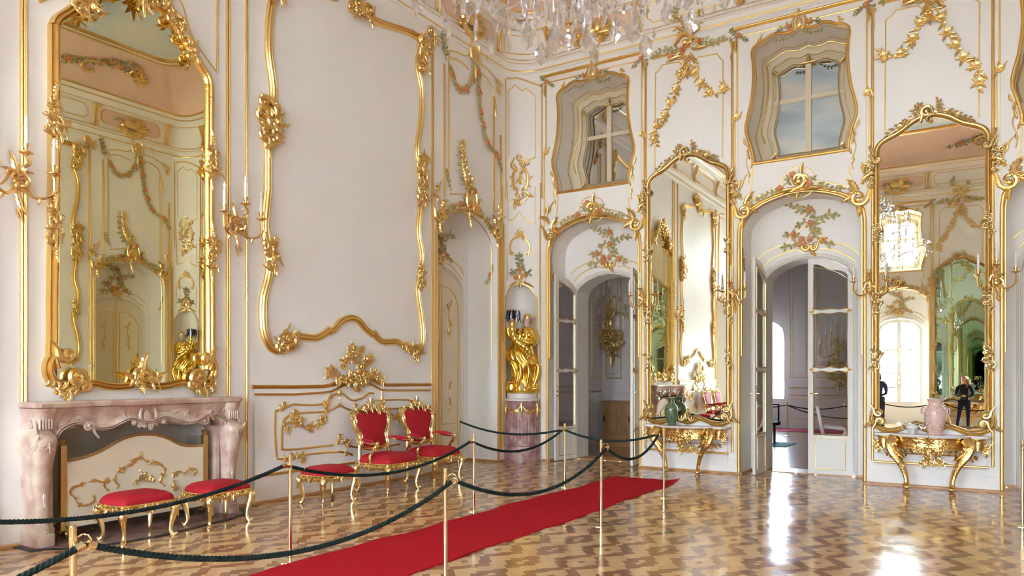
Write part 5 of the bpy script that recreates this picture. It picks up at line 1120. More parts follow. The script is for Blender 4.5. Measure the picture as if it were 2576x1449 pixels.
for s, yc in ((1, 3.58), (-1, 5.86)):
    mb = MB(); o = []   # console-shaped leg: section rectangle, varying depth and width with height
    for z, dx, w, dy in ((0,.335,.17,0),(.12,.335,.17,0),(.13,.30,.145,.0),(.25,.285,.14,.005),(.45,.285,.14,.01),(.65,.30,.145,.0),(.82,.335,.155,-.01),(.95,.375,.165,-.03),(1.03,.385,.17,-.035),(1.08,.36,.175,-.03),(1.10,.31,.17,-.01),(1.14,.29,.16,0),(1.22,.31,.165,0),(1.30,.345,.175,-.01),(1.336,.35,.18,-.01)):
        y0 = yc+s*dy; y1 = yc+s*w; o.append([(0,y0,z),(dx*.5,y0-s*.0,z),(dx-.03,y0,z),(dx,y0+s*.03,z),(dx,y1-s*.03,z),(dx-.03,y1,z),(0,y1,z)])
    mb.grid(o, True, True)
    o = []
    for z, w in ((0,.07),(.16,.07),(.17,.055),(.9,.05),(.98,.06),(1.06,.12)): o.append([(0,yc+s*.165,z),(.16,yc+s*.165,z),(.16,yc+s*(.165+w),z),(0,yc+s*(.165+w),z)])
    mb.grid(o, True, True)
    mb.f = lambda u, v, w, yc=yc, s=s: Vector((.31+w, yc+s*u, v)); mb.leaf((.08, .62), pi/2, .16, .05, -.02); mb.leaf((.08, .55), -pi/2, .16, .05, -.03); palmette(mb, (.08, 1.0), -pi/2, .09, 5, .065, .8); palmette(mb, (.08, .14), pi/2, .09, 5, -.03, .5)
    for k in range(5): mb.mould([(.03+.027*k, 1.14), (.03+.027*k, 1.3)], .02, .02, 'thin', -.01)
    mb.f = lambda u, v, w, yc=yc, s=s: Vector((u, yc-s*w, v)); mb.scroll((.22, 1.19), .06, 0, 1.3, 1, .02, .0, .1); mb.scroll((.30, .99), .05, 0, 1.3, -1, .02, .02, .1)
    mb.build('scroll_leg', marb, t, 50)
mb = MB(); o = [(.02,3.50),(.34,3.50),(.40,3.62),(.52,3.70),(.66,3.9),(.74,4.2),(.76,4.5),(.73,4.9),(.66,5.2),(.60,5.5),(.50,5.8),(.40,5.92),(.2,6.0),(.02,6.0)]
def slabxy(mb, o, z0, z1): n = len(o); mb.add([(x,y,z0) for x,y in o]+[(x,y,z1) for x,y in o], [tuple(range(n))[::-1], tuple(range(n,2*n))]+[(i,(i+1)%n,n+(i+1)%n,n+i) for i in range(n)])
slabxy(mb, o, .0, .008); struct(mb.build('trim_40', iron, smooth=0, base=(.3,4.7,0)), 'dark slate border of the hearth')
mb = MB(); slabxy(mb, [(x*.93, 4.72+(y-4.72)*.95) for x, y in o], .006, .014); mb.box((-.42, 3.82, .002), (.02, 5.66, .013)); tag(mb.build('hearth_slab', hearthm, smooth=0, base=(.3,4.7,0)), 'reddish marble hearth slab in front of the fireplace', 'hearth')
mb = MB(); mb.box((-.449, 3.801, .0), (-.43, 5.679, 1.18)); mb.add([(-.44,3.802,0),(0,3.802,0),(0,3.802,.95),(-.44,3.802,1.0)],[(0,1,2,3)]); mb.add([(-.44,5.678,0),(0,5.678,0),(0,5.678,.95),(-.44,5.678,1.0)],[(0,1,2,3)]); struct(mb.build('trim_41', soot, smooth=0, base=(-.4,4.7,0)), 'grey plastered inside of the fireplace')
# fire screen
t = thing('fire_screen', 'ivory fire screen with gilt rocaille and gold-edged serpentine top inside the fireplace', 'fire screen', (.10, 4.72, 0), wall=True)
tp = cr([(3.95,.80),(4.12,.82),(4.3,.87),(4.45,.95),(4.6,1.0),(4.74,1.015),(4.9,1.0),(5.05,.95),(5.2,.87),(5.35,.84),(5.5,.835)], 3)
mb = MB(); curve_slab(mb, [(3.95,.12),(5.5,.12)]+tp[::-1], .09, .115); mb.build('panel', ivory, t, 0)
fs_ = lambda u, v, w: Vector((.115+w, u, v)); mb = MB(fs_); mb.mould(tp, .035, .015, 'dbl', -.002); mb.build('gilt_edge', gold_o, t)
S = lambda s: T('c3', s, onA, w=.115)
mb = MB(fs_)
for s, w in (('870,680 910,650 960,620', .03), ('980,630 990,590 1040,570 1090,590', .03), ('1110,620 1150,600 1200,620 1220,650', .03), ('860,690 850,740 880,770 870,790', .02), ('1220,660 1210,700 1190,740 1220,770', .022), ('820,740 790,730 770,770 800,810', .022), ('640,750 600,770 540,790 520,830 560,870', .025), ('660,750 700,735 760,750 800,745', .024), ('560,890 600,920 660,915 700,880 690,850', .024), ('1280,720 1300,680 1340,670 1370,690', .022), ('1370,680 1420,650 1460,660 1440,690', .024), ('1270,780 1300,790 1290,740', .02)):
    P = cr(S(s), 4); mb.tube([(u, v, .008) for u, v in P], [w*.45*(.5+sin(pi*i/(len(P)-1))*.7) for i in range(len(P))], 6); rocaille(mb, [P[0], P[min(3, len(P)-1)]], .06, .06, .01, len(s), 0); mb.ball((P[-1][0], P[-1][1], .01), w*.7)
vine(mb, S('980,760 1020,740 1060,700 1050,680'), .05, .03, .006, .01); vine(mb, S('1040,740 1090,720 1130,730'), .05, .03, .006, .01); mb.leaf(S('1045,570')[0], pi/2, .07, .05, .01)
mb.build('gilt_ornament', gold, t)
for y in (3.92, 5.53):
    mb = MB(); mb.box((.075, y-.03, .10), (.13, y+.03, .95)); mb.lathe([(.012,.95),(.03,.955),(.034,.965),(.015,.975),(.028,.985),(.034,1.0),(.028,1.012),(.004,1.02)], (.10, y), 12)
    mb.f = lambda u, v, w, y=y: Vector((.10+u, y+w, v)); 
    for s in (-1, 1): mb.scroll((s*.09, .09), .06, pi/2, 1.1, -s, .016, 0, .1); mb.tube([(s*.02,.2,0),(s*.08,.15,0),(s*.15,.06,0),(s*.16,.014,0)], .014, 6)
    mb.build('post', gold_o if y > 5 else gold_o, t)
# ---------------------------------------------------------------- figures
def skin_body(name, chains, mt, parent, sub=2):
    """one continuous surface grown over a skeleton: chains of (x,y,z,r) sharing end points"""
    vs = []; es = []; rs = []; idx = {}
    for ch_ in chains:
        last = None
        for x, y, z_, r_ in ch_:
            k = (round(x, 3), round(y, 3), round(z_, 3))
            if k not in idx: idx[k] = len(vs); vs.append((x, y, z_)); rs.append(r_ if isinstance(r_, tuple) else (r_, r_))
            if last is not None: es.append((last, idx[k]))
            last = idx[k]
    me = bpy.data.meshes.new(name); me.from_pydata(vs, es, []); me.materials.append(mt); o = bpy.data.objects.new(name, me); col.objects.link(o); o.parent = parent
    m = o.modifiers.new('skin', 'SKIN'); m.use_smooth_shade = True
    for i, r_ in enumerate(rs): me.skin_vertices[0].data[i].radius = r_
    me.skin_vertices[0].data[0].use_root = True
    s = o.modifiers.new('sub', 'SUBSURF'); s.levels = s.render_levels = sub; return o
def hand(parent, p, d, up, mt, s=1.):
    """palm, four unequal bent fingers and a thumb from the palm's side"""
    p = Vector(p); d = Vector(d).normalized(); up = Vector(up).normalized(); si = d.cross(up); ch_ = []
    w = p; c0 = p+d*.045*s; chs = [[(*w, .020*s), (*c0, (.030*s, .018*s))]]
    for k, (o, L) in enumerate(((-.027,.062),(-.009,.07),(.009,.066),(.026,.052))):
        b = c0+si*o*s+d*.02*s; m_ = b+d*L*.5*s-up*.012*s; e = b+d*L*.8*s-up*.036*s; chs.append([(*c0, (.030*s, .018*s)), (*b, .0095*s), (*m_, .0088*s), (*e, .0075*s)])
    b = p+d*.015*s-si*.03*s; chs.append([(*w, .020*s), (*b, .012*s), (*(b+d*.03*s-si*.014*s-up*.01*s), .0095*s), (*(b+d*.052*s-si*.012*s-up*.02*s), .008*s)])
    return skin_body('hand', chs, mt, parent, 1)
def head(parent, p, yaw, mt, hair_m, long=False, s=1., eye=None, pup=None, tilt=0.):
    R_ = Matrix.Rotation(yaw, 4, 'Z') @ Matrix.Rotation(tilt, 4, 'X'); f = lambda u, v, w: R_ @ Vector((u*s, v*s, w*s))+Vector(p); mb = MB(f)
    rows = []; pr = [(-.115,.03,.04,-.03),(-.10,.045,.055,-.025),(-.075,.056,.072,-.012),(-.04,.066,.085,0),(0,.072,.093,.0),(.04,.075,.097,.004),(.08,.070,.092,.006),(.105,.052,.07,.008),(.12,.02,.03,.01)]
    for z_, rx, ry, oy in pr:
        row = []
        for k in range(20):
            a = 2*pi*k/20; x = rx*cos(a); y = oy+ry*sin(a)
            if sin(a) < -.9 and -.05 < z_ < .03: y -= .008
            row.append((x, y, z_))
        rows.append(row)
    mb.grid(rows, True, True); mb.tube([(0,-.088,.02),(0,-.108,-.018),(0,-.09,-.026)], [.008,.013,.009], 8); mb.tube([(-.022,-.083,-.052),(0,-.09,-.05),(.022,-.083,-.052)], .007, 6); mb.ball((0,-.078,-.095), .022, 8, 5)
    for s_ in (-1, 1): mb.ball((s_*.075,.01,-.01), .02, 8, 5, (.4,.7,1.3)); mb.tube([(s_*.045,-.078,.032),(s_*.028,-.088,.036),(s_*.016,-.088,.03)], .006, 5)
    mb.tube([(0,.005,-.06),(0,.01,-.17)], [.05,.052], 12); o = mb.build('head', mt, parent, 60)
    m = MB(f)
    for s_ in (-1, 1): m.ball((s_*.03,-.082,.012), .012, 8, 5, (1,.7,.6))
    m.build('eyes', eye or whitew, o); m = MB(f)
    for s_ in (-1, 1): m.ball((s_*.03,-.090,.012), .0055, 6, 4)
    m.build('pupils', pup or iron, o)
    m = MB(f); rows = []
    for t_ in range(9):
        a = pi/2*t_/8; row = []
        for k in range(20):
            b = 2*pi*k/20; zl = .02 if sin(b) < -.35 else -.10; q = .087 if not long else .090; row.append((q*cos(b)*sin(a), .008+.108*sin(b)*sin(a) if sin(b) > -.35 else .008+.098*sin(b)*sin(a), .135*cos(a)+(.045 if sin(b) < -.35 else -.07)*(t_/8)**2*1.3))
        rows.append(row)
    m.grid(rows, True)
    if long:
        for s_ in (-1, 1):
            for k in range(4): m.tube(cr([(s_*.07,.02+.02*k,.03),(s_*.088,.02+.02*k,-.08),(s_*.09,-.02+.02*k,-.2),(s_*.075,-.04+.03*k,-.33)], 4), [.026]*8+[.022,.02,.016,.012,.006], 8)
        for k in range(5): m.tube(cr([(-.06+.03*k,.08,.0),(-.06+.03*k,.10,-.12),(-.06+.03*k,.11,-.25),(-.05+.025*k,.10,-.36)], 4), [.03]*9+[.024,.02,.014,.007], 8)
    m.build('hair', hair_m, parent, 70); return o
# ================================================================ gilt seats (local: x = width along the wall, y = depth with the front at -y)
def rrect(hx, hy, n=5, k=.22, bow=0.):
    out = []
    for q, (sx, sy) in enumerate(((1,1),(-1,1),(-1,-1),(1,-1))):
        for i in range(n+1):
            a = pi/2*(q+i/n); out.append((sx*(hx-k*hx)+k*hx*cos(a), sy*(hy-k*hy)+k*hx*sin(a)))
        # bowed edge midpoint
        nx = ((-1,1),(-1,-1),(1,-1),(1,1))[q]
        m = [(0,hy+bow),(-hx-bow,0),(0,-hy-bow),(hx+bow,0)][q]; out.append(m)
    return out
def cushion(mb, hx, hy, z0, h, bow=.02):
    o = rrect(hx, hy, 4, .2, bow); rows = []
    for k, z in ((.97,0),(1.0,.12),(1.0,.26),(.97,.44),(.90,.62),(.78,.79),(.62,.90),(.42,.965),(.2,.995),(.02,1.0)): rows.append([(x*k, y*k, z0+h*z) for x, y in o])
    mb.grid(rows, True, True)
def cab_leg(mb, x, y, top, sx, sy, s=1.):
    dx, dy = sx/math.hypot(sx, sy), sy/math.hypot(sx, sy); pts = []; rr = []
    for o, z, r in ((-.01,1.,.036),(.012,.93,.046),(.022,.84,.046),(.018,.74,.040),(.004,.62,.033),(-.010,.48,.027),(-.020,.34,.023),(-.024,.22,.021),(-.016,.12,.022),(-.002,.06,.026),(.008,.02,.027),(.006,.0,.02)):
        pts.append((x+dx*o*s, y+dy*o*s, top*z)); rr.append(r*s)
    P = cr(pts, 3); R = []
    for i in range(len(P)): k = i/3; j = min(int(k), len(rr)-2); R.append(rr[j]+(rr[j+1]-rr[j])*(k-j))
    mb.tube(P, R, 10); mb.ball((x+dx*.03*s, y+dy*.03*s, .028), .016*s, 8, 5); 
    n = Vector((-dy, dx)); 
    f0 = mb.f; mb.f = lambda u, v, w: f0(x+dx*(.03*s+w)+n.x*u, y+dy*(.03*s+w)+n.y*u, v)
    mb.leaf((0, top*.9), -pi/2, top*.33, .05*s, .008); mb.rose((0, top*.93), .026*s, .02); mb.f = f0
def apron(mb, hx, hy, zt, h=.07, bow=.02):
    o = rrect(hx, hy, 4, .16, bow); fine = []
    for i in range(len(o)):
        a = o[i]; b = o[(i+1) % len(o)]
        for k in range(4): fine.append((a[0]+(b[0]-a[0])*k/4, a[1]+(b[1]-a[1])*k/4))
    L = 0; rows = [[], [], [], [], [], [], []]
    for i, (x, y) in enumerate(fine):
        sc = .5+.5*cos(i*pi/2.4); m = max(0, 1-min(abs(x), abs(y))/(.6*hx)); dz = .012*sc+.025*max(0, 1-4*abs(x/hx))*(1 if abs(y) > abs(x)*hy/hx else 0)+.02*max(0, 1-4*abs(y/hy))*(1 if abs(x)*hy/hx > abs(y) else 0)
        for r, (k, z) in zip(rows, ((.90,0),(1.0,0),(1.015,-.008),(1.0,-.02),(.985,-.03),(1.0+.02*sc,-h*.6),(.97,-h-dz))): r.append((x*k, y*k, zt+z))
    mb.grid(rows, True, True)
    f0 = mb.f
    for ax, ang in ((hy+bow, 0), (hx+bow, pi/2), (hy+bow, pi), (hx+bow, -pi/2)):
        mb.f = lambda u, v, w, ang=ang, ax=ax: f0(u*cos(ang)-(-(ax+w))*sin(ang)*1., u*sin(ang)+(-(ax+w))*cos(ang), v)
        cc = zt-h*.6; palmette(mb, (0, cc), -pi/2, .07, 5, .004, 1.); palmette(mb, (0, cc+.01), pi/2, .04, 5, .006, 1.2); hl = (hx if ang in (0, pi) else hy)
        for s in (-1, 1): mb.scroll((s*.09, cc), .026, 0, 1.2, s, .009, .003, .05); mb.leaf((s*.11, cc), 0 if s > 0 else pi, .10, .04, .002); mb.scroll((s*(hl*.72), cc+.005), .024, pi, 1.1, -s, .008, 0, .05); mb.rose((s*hl*.5, cc), .018, .002)
        for k in range(-12, 13): mb.ball((k*hl/14, zt-.006, .002), .006, 5, 3)
    mb.f = f0
def stool(loc, rz, lab):
    t = thing('gilt_stool', lab, 'stool', loc, rz, 'red stools')
    mb = MB(); cushion(mb, .285, .215, .372, .12); mb.build('cushion', red, t, 50)
    mb = MB(); apron(mb, .292, .225, .385, .075); mb.build('seat_frame', gold_h, t, 40)
    for sx, sy in ((-1,-1),(1,-1),(1,1),(-1,1)): mb = MB(); cab_leg(mb, sx*.265, sy*.20, .35, sx, sy); mb.build('leg', gold_h, t)
    return t
st = stool((.64, 4.39, 0), -pi/2-pi+.02, 'left gilt stool with red cushion, standing before the fire screen')
def put(o, x, y, rz): o.location = (x, y, 0); o.rotation_euler = (0, 0, rz)
put(st, .63, 4.385, pi/2)
dup(st, (.67, 5.30, 0), pi/2+.03, 'gilt stool with red cushion before the right fireplace leg'); dup(st, (.645, 6.975, 0), pi/2-.02, 'gilt stool with red cushion beside the first red armchair')
def armchair(loc, rz, lab):
    t = thing('armchair', lab, 'armchair', loc, rz, 'red and gilt armchairs'); hx, hy, zt = .36, .31, .42
    mb = MB(); cushion(mb, hx-.02, hy-.02, zt-.012, .15, .03); mb.build('seat_cushion', red, t, 50)
    mb = MB(); apron(mb, hx, hy, zt, .08, .03); mb.build('seat_frame', gold_h, t, 40)
    for sx, sy in ((-1,-1),(1,-1),(1,1),(-1,1)): mb = MB(); cab_leg(mb, sx*(hx-.03), sy*(hy-.025), .37, sx, sy, 1.1); mb.build('leg', gold_h, t)
    # back: cartouche outline in the x,z plane leaning backwards
    half = [(u*1.27, v) for u, v in cr([(0,1.14),(.08,1.145),(.14,1.125),(.19,1.15),(.245,1.13),(.275,1.06),(.275,.98),(.25,.90),(.215,.83),(.205,.77),(.215,.70),(.20,.635),(.12,.60),(0,.595)], 3)]
    out = half+[(-u, v) for u, v in half[-2:0:-1]]
    bk = lambda u, v, w: Vector((u, .27-w+(v-.5)*.16, v))
    mb = MB(bk); n = len(out); rows = [[(u*k, .87+(v-.87)*k, w) for u, v in out] for k, w in ((1.,-.02),(1.,.01),(.93,.032),(.8,.048),(.5,.058),(.05,.062))]
    mb.grid(rows, True, True); mb.build('back_cushion', red, t, 50)
    mb = MB(bk); mb.mould(out, .062, .05, 'dbl', -.005, True); mb.mould(out, .06, -.05, 'dbl', -.005, True)
    for s in (-1, 1): mb.tube([(s*.27,.68,0),(s*.30,.58,0),(s*.31,.46,.0),(s*.31,.38,.01)], .028, 8)
    mb.build('back_frame', gold_h, t)
    mb = MB(bk); rocaille(mb, [(-.16,1.15),(-.08,1.20),(0,1.24),(.08,1.20),(.16,1.15)], .10, .055, .03, 5, 2); palmette(mb, (0,1.2), pi/2, .15, 7, .03, 1.); palmette(mb, (0,1.18), -pi/2, .08, 5, .05, 1.); cartouche(mb, (0,1.21), .07, .04)
    mb.build('back_crest', gold_h, t)
    for s in (-1, 1): mb = MB(bk); rocaille(mb, [(s*.26,1.16),(s*.34,1.12),(s*.37,1.03)], .09, .06, .03, 6, 1); mb.tube(cr([(s*.37,1.03,.03),(s*.35,.92,.035),(s*.30,.82,.035),(s*.28,.70,.03)], 3), .016, 6); rocaille(mb, [(s*.34,.92),(s*.30,.82),(s*.28,.72)], .07, .07, .03, 8, 1); mb.build('side_carving', gold_h, t)
    for s in (-1, 1):
        mb = MB(); P = cr([(s*.29,.31,.74),(s*.31,.24,.735),(s*.335,.12,.715),(s*.36,.0,.70),(s*.372,-.09,.70),(s*.375,-.13,.685),(s*.37,-.135,.655)], 4)
        mb.tube(P, [.022]*(len(P)-4)+[.026,.03,.028,.02], 8); mb.ball((s*.375,-.13,.70), .032, 10, 6)
        Q = cr([(s*.372,-.12,.69),(s*.375,-.09,.63),(s*.385,-.03,.56),(s*.385,.0,.50),(s*.37,.0,.43),(s*.36,-.02,.39)], 4); mb.tube(Q, [.018+.008*abs(sin(i*.4)) for i in range(len(Q))], 8)
        f0 = lambda u, v, w, s=s: Vector((s*(.385+w), u, v)); mb.f = f0; mb.leaf((-.03,.55), -pi/2, .13, .05, .015); mb.leaf((-.1,.66), -1.2, .1, .04, .015); mb.build('arm', gold_h, t)
        mb = MB(); P = cr([(s*.30,.215,.745),(s*.335,.12,.735),(s*.36,.02,.725),(s*.370,-.06,.722)], 4); mb.tube(P, [.022+.014*sin(pi*i/(len(P)-1)) for i in range(len(P))], 8, .85); mb.build('arm_pad', red, t)
    return t
ch = armchair((.60, 8.20, 0), pi/2, 'nearer red and gilt armchair, beside the third stool'); dup(ch, (.57, 9.29, 0), pi/2-.02, 'farther red and gilt armchair, next to the side door niche')
dup(ch, (.60, 1.32, 0), pi/2, 'red armchair nearer the fireplace, only reflected in the left pier mirror'); dup(ch, (.60, .23, 0), pi/2, 'second red armchair reflected in the left pier mirror, farther from the fireplace'); dup(st, (.64, 2.54, 0), pi/2, 'red stool on the camera side of the fireplace, only reflected in mirrors')
# ================================================================ rope barrier
def stanchion(x, y, lab, h=.945, hook=-1.57):
    t = thing('rope_stanchion', lab, 'stanchion', (x, y, 0), 0, 'brass rope stanchions'); t.rotation_euler = (0,0,hook)
    mb = MB(); mb.lathe([(.15,.0),(.15,.005),(.146,.009),(.03,.012),(.02,.016),(.0005,.016)], n=32); mb.build('base_disc', brass, t, 30)
    mb = MB(); mb.lathe([(.0165,.012),(.0165,h-.004),(.014,h),(.0005,h)], n=16); mb.build('pole', brass, t, 30)
    mb = MB(); mb.tube([(.015,0,.885),(.045,0,.905),(.07,0,.90),(.085,0,.88),(.082,0,.855),(.062,0,.845)], .0045, 6); mb.tube([(.06+.018*cos(a), .0, .846+.018*sin(a)) for a in [2*pi*k/10 for k in range(11)]], .004, 5); mb.lathe([(.019,.86),(.019,.89)], n=12); mb.build('hook', brass, t, 30)
    return t
LINE1 = [(2.62, 1.72), (2.64, 4.61), (2.595, 7.528), (2.611, 9.853)]; LINE2 = [(4.285, 1.87), (4.43, 4.555), (4.313, 7.539), (4.195, 9.766)]
s0 = stanchion(LINE1[1][0], LINE1[1][1], 'brass stanchion in front of the third stool')
H2 = {}
def place(p, lab, rz=-1.57): return dup(s0, (p[0], p[1], 0), rz, lab)
place(LINE1[2], 'brass stanchion in front of the two armchairs, far side of the carpet', -1.57); place(LINE1[3], 'brass stanchion before the open first door leaf', -1.57)
place(LINE2[0], 'brass stanchion cut off at the bottom left of the photo', .6); place(LINE2[1], 'brass stanchion cut off at the bottom edge, in front of the carpet', .6)
place(LINE2[2], 'brass stanchion on the near edge of the red carpet', .6); place(LINE2[3], 'brass stanchion in front of the left console table', 2.2)
place((.17, 10.49), 'brass stanchion against the left wall niche behind the armchairs', -.3); place((8.262, 10.0), 'brass stanchion at the right edge of the photo', -1.57); place(LINE1[0], 'brass stanchion outside the left edge, before the fireplace', -1.57)
def rope(a, b, sag, lab, r=.0165, strands=3):
    A = Vector(a); B = Vector(b); L = (B-A).length; t = thing('barrier_rope', lab, 'rope', (A+B)/2-Vector((0,0,sag)), 0, 'dark green barrier ropes', wall=True)
    n = max(20, int(L/.012)); pth = []
    for i in range(n+1): k = i/n; p = A.lerp(B, k); p.z -= sag*4*k*(1-k); pth.append(p)
    mb = MB(); 
    for s in range(strands):
        q = []
        for i, p in enumerate(pth):
            tg = (pth[min(i+1, n)]-pth[max(i-1, 0)]).normalized(); u = tg.cross(Vector((0,0,1))).normalized(); v = u.cross(tg); a_ = 2*pi*(i*L/n/.075+s/strands); q.append(tuple(p+u*r*.52*cos(a_)+v*r*.52*sin(a_)))
        mb.tube(q, r*.60, 6)
    mb.build('twisted_cord', ropem, t, 60)
    for i0, i1 in ((0, 3), (n, n-3)):
        mb = MB(); mb.tube([tuple(pth[i0]), tuple(pth[i1])], r*1.25, 10); mb.build('brass_ferrule', brass, t, 30)
    return t
z = .855
def hk(p, dx, dy): return (p[0]+dx, p[1]+dy, z)
rope(hk(LINE1[0],0,-.06), hk(LINE1[1],0,-.06), .20, 'green rope crossing in front of the fireplace stools')
rope(hk(LINE1[1],0,-.06), hk(LINE1[2],0,-.06), .225, 'green rope sagging before the third stool and the armchairs')
rope(hk(LINE1[2],0,-.06), hk(LINE1[3],0,-.07), .215, 'green rope before the statue column, lower of the two')
rope((.21,10.47,z+.01), hk(LINE1[3],0,-.06), .14, 'green rope running from the side niche towards the doorway, upper of the two')
rope(hk(LINE1[3],.02,-.06), hk(LINE2[3],-.06,-.05), .13, 'green rope crossing the first doorway')
rope(hk(LINE2[2],.05,.04), hk(LINE2[3],-.05,-.06), .22, 'short green rope between the carpet-edge stanchion and the console')
rope(hk(LINE2[1],.05,.04), hk(LINE2[2],.05,.04), .28, 'green rope sagging over the red carpet in the middle of the photo')
rope(hk(LINE2[0],.05,.04), hk(LINE2[1],.05,.04), .27, 'thick nearest green rope crossing the foreground')
rope((4.285,-1.0,z), hk(LINE2[0],.05,.02), .27, 'nearest green rope end at the bottom left corner')
# ropes by the windows, seen in the right pier mirror
for x, l in ((4.9, 'brass stanchion by the window wall, seen behind the man in the mirror'), (8.6, 'brass stanchion by the window wall, beyond the woman in the mirror')): place((x, -1.25), l)
place((6.75, -1.25), 'brass stanchion by the window wall, hidden behind the pink vase in the mirror')
rope((4.9,-1.3,z), (6.75,-1.3,z), .18, 'rope by the window wall, reflected left of the pink vase'); rope((6.75,-1.3,z), (8.6,-1.3,z), .25, 'rope by the window wall, reflected in front of the woman')
# ================================================================ red carpet runner
mb = MB(); rn = random.Random(11); rows = []; ny = 90
for j in range(ny+1):
    y = -3.0+j/ny*14.25; l = 2.78+.02*sin(y*2.1)+.02*sin(y*5.3); r_ = 3.90+.02*sin(y*1.7+1)+.015*sin(y*6.1)
    if y > 8: l += .02*(y-8)*.5
    row = []
    for i in range(11):
        x = l+(r_-l)*i/10; zz = .012+.004*sin(y*3+i)+.003*sin(y*8+i*2); e = max(0, (y-10.9)/.35)*max(0, (i-7)/3)
        row.append((x, y-(.06*e), zz+.055*e*e))
    rows.append([(row[0][0], row[0][1], .001)]+row+[(row[-1][0], row[-1][1], .001 if rows is not None and y < 10.9 else row[-1][2]-.008)])
mb.grid(rows); mb.fc = [q[::-1] for q in mb.fc]
tag(mb.build('red_carpet', carpetm, smooth=60, base=(3.34, 4, 0)), 'long red carpet runner laid diagonally in view across the parquet, far corner curled up', 'carpet')
# ================================================================ column and statue
CXc, CYc = .27, 12.44
t = thing('column_pedestal', 'round purple marble column with fluting, gilt swags and white marble top', 'pedestal', (CXc, CYc, 0))
mb = MB(); R = .325
mb.lathe([(.36,.0),(.36,.28),(.355,.30),(R+.005,.31)], n=40); fl = lambda k, z: 1-.035*max(0, sin(k*2*pi*26)) if .42 < z < .78 else 1
mb.lathe([(R,.30),(R,.40),(R,.43),(R,.5),(R,.6),(R,.7),(R,.77),(R,.80),(R,1.15),(R+.01,1.17)], n=208, mod=fl); mb.build('column', marbp, t, 35)
mb = MB(); mb.lathe([(R+.0,1.165),(R+.012,1.175),(R+.012,1.205),(R-.02,1.22),(R-.03,1.23),(R-.03,1.315),(.001,1.318)], n=40); mb.build('marble_top', marbw, t, 30)
mb = MB(); cy = lambda u, v, w: Vector(((R+w)*cos(u/R), (R+w)*sin(u/R), v)); mb.f = cy
for k in range(6):
    a0 = 2*pi*k/6*R; a1 = 2*pi*(k+1)/6*R; pts = [(a0+(a1-a0)*q/8, 1.10-.14*4*(q/8)*(1-q/8)*1.0) for q in range(9)]; mb.tube([(u, v, .015) for u, v in pts], [.012+.014*sin(pi*i/8) for i in range(9)], 7)
    for q in (2, 4, 6): mb.rose(pts[q], .035, .02); mb.leaf(pts[q], -pi/2+(q-4)*.3, .05, .03, .02)
    mb.tube([(a0,1.13,.01),(a0,1.05,.02),(a0,.95,.018),(a0,.86,.012)], [.02,.024,.02,.006], 7); mb.leaf((a0,1.12), -pi/2, .2, .05, .02); mb.ball((a0,1.125,.01), .028)
mb.build('gilt_swags', gold, t)
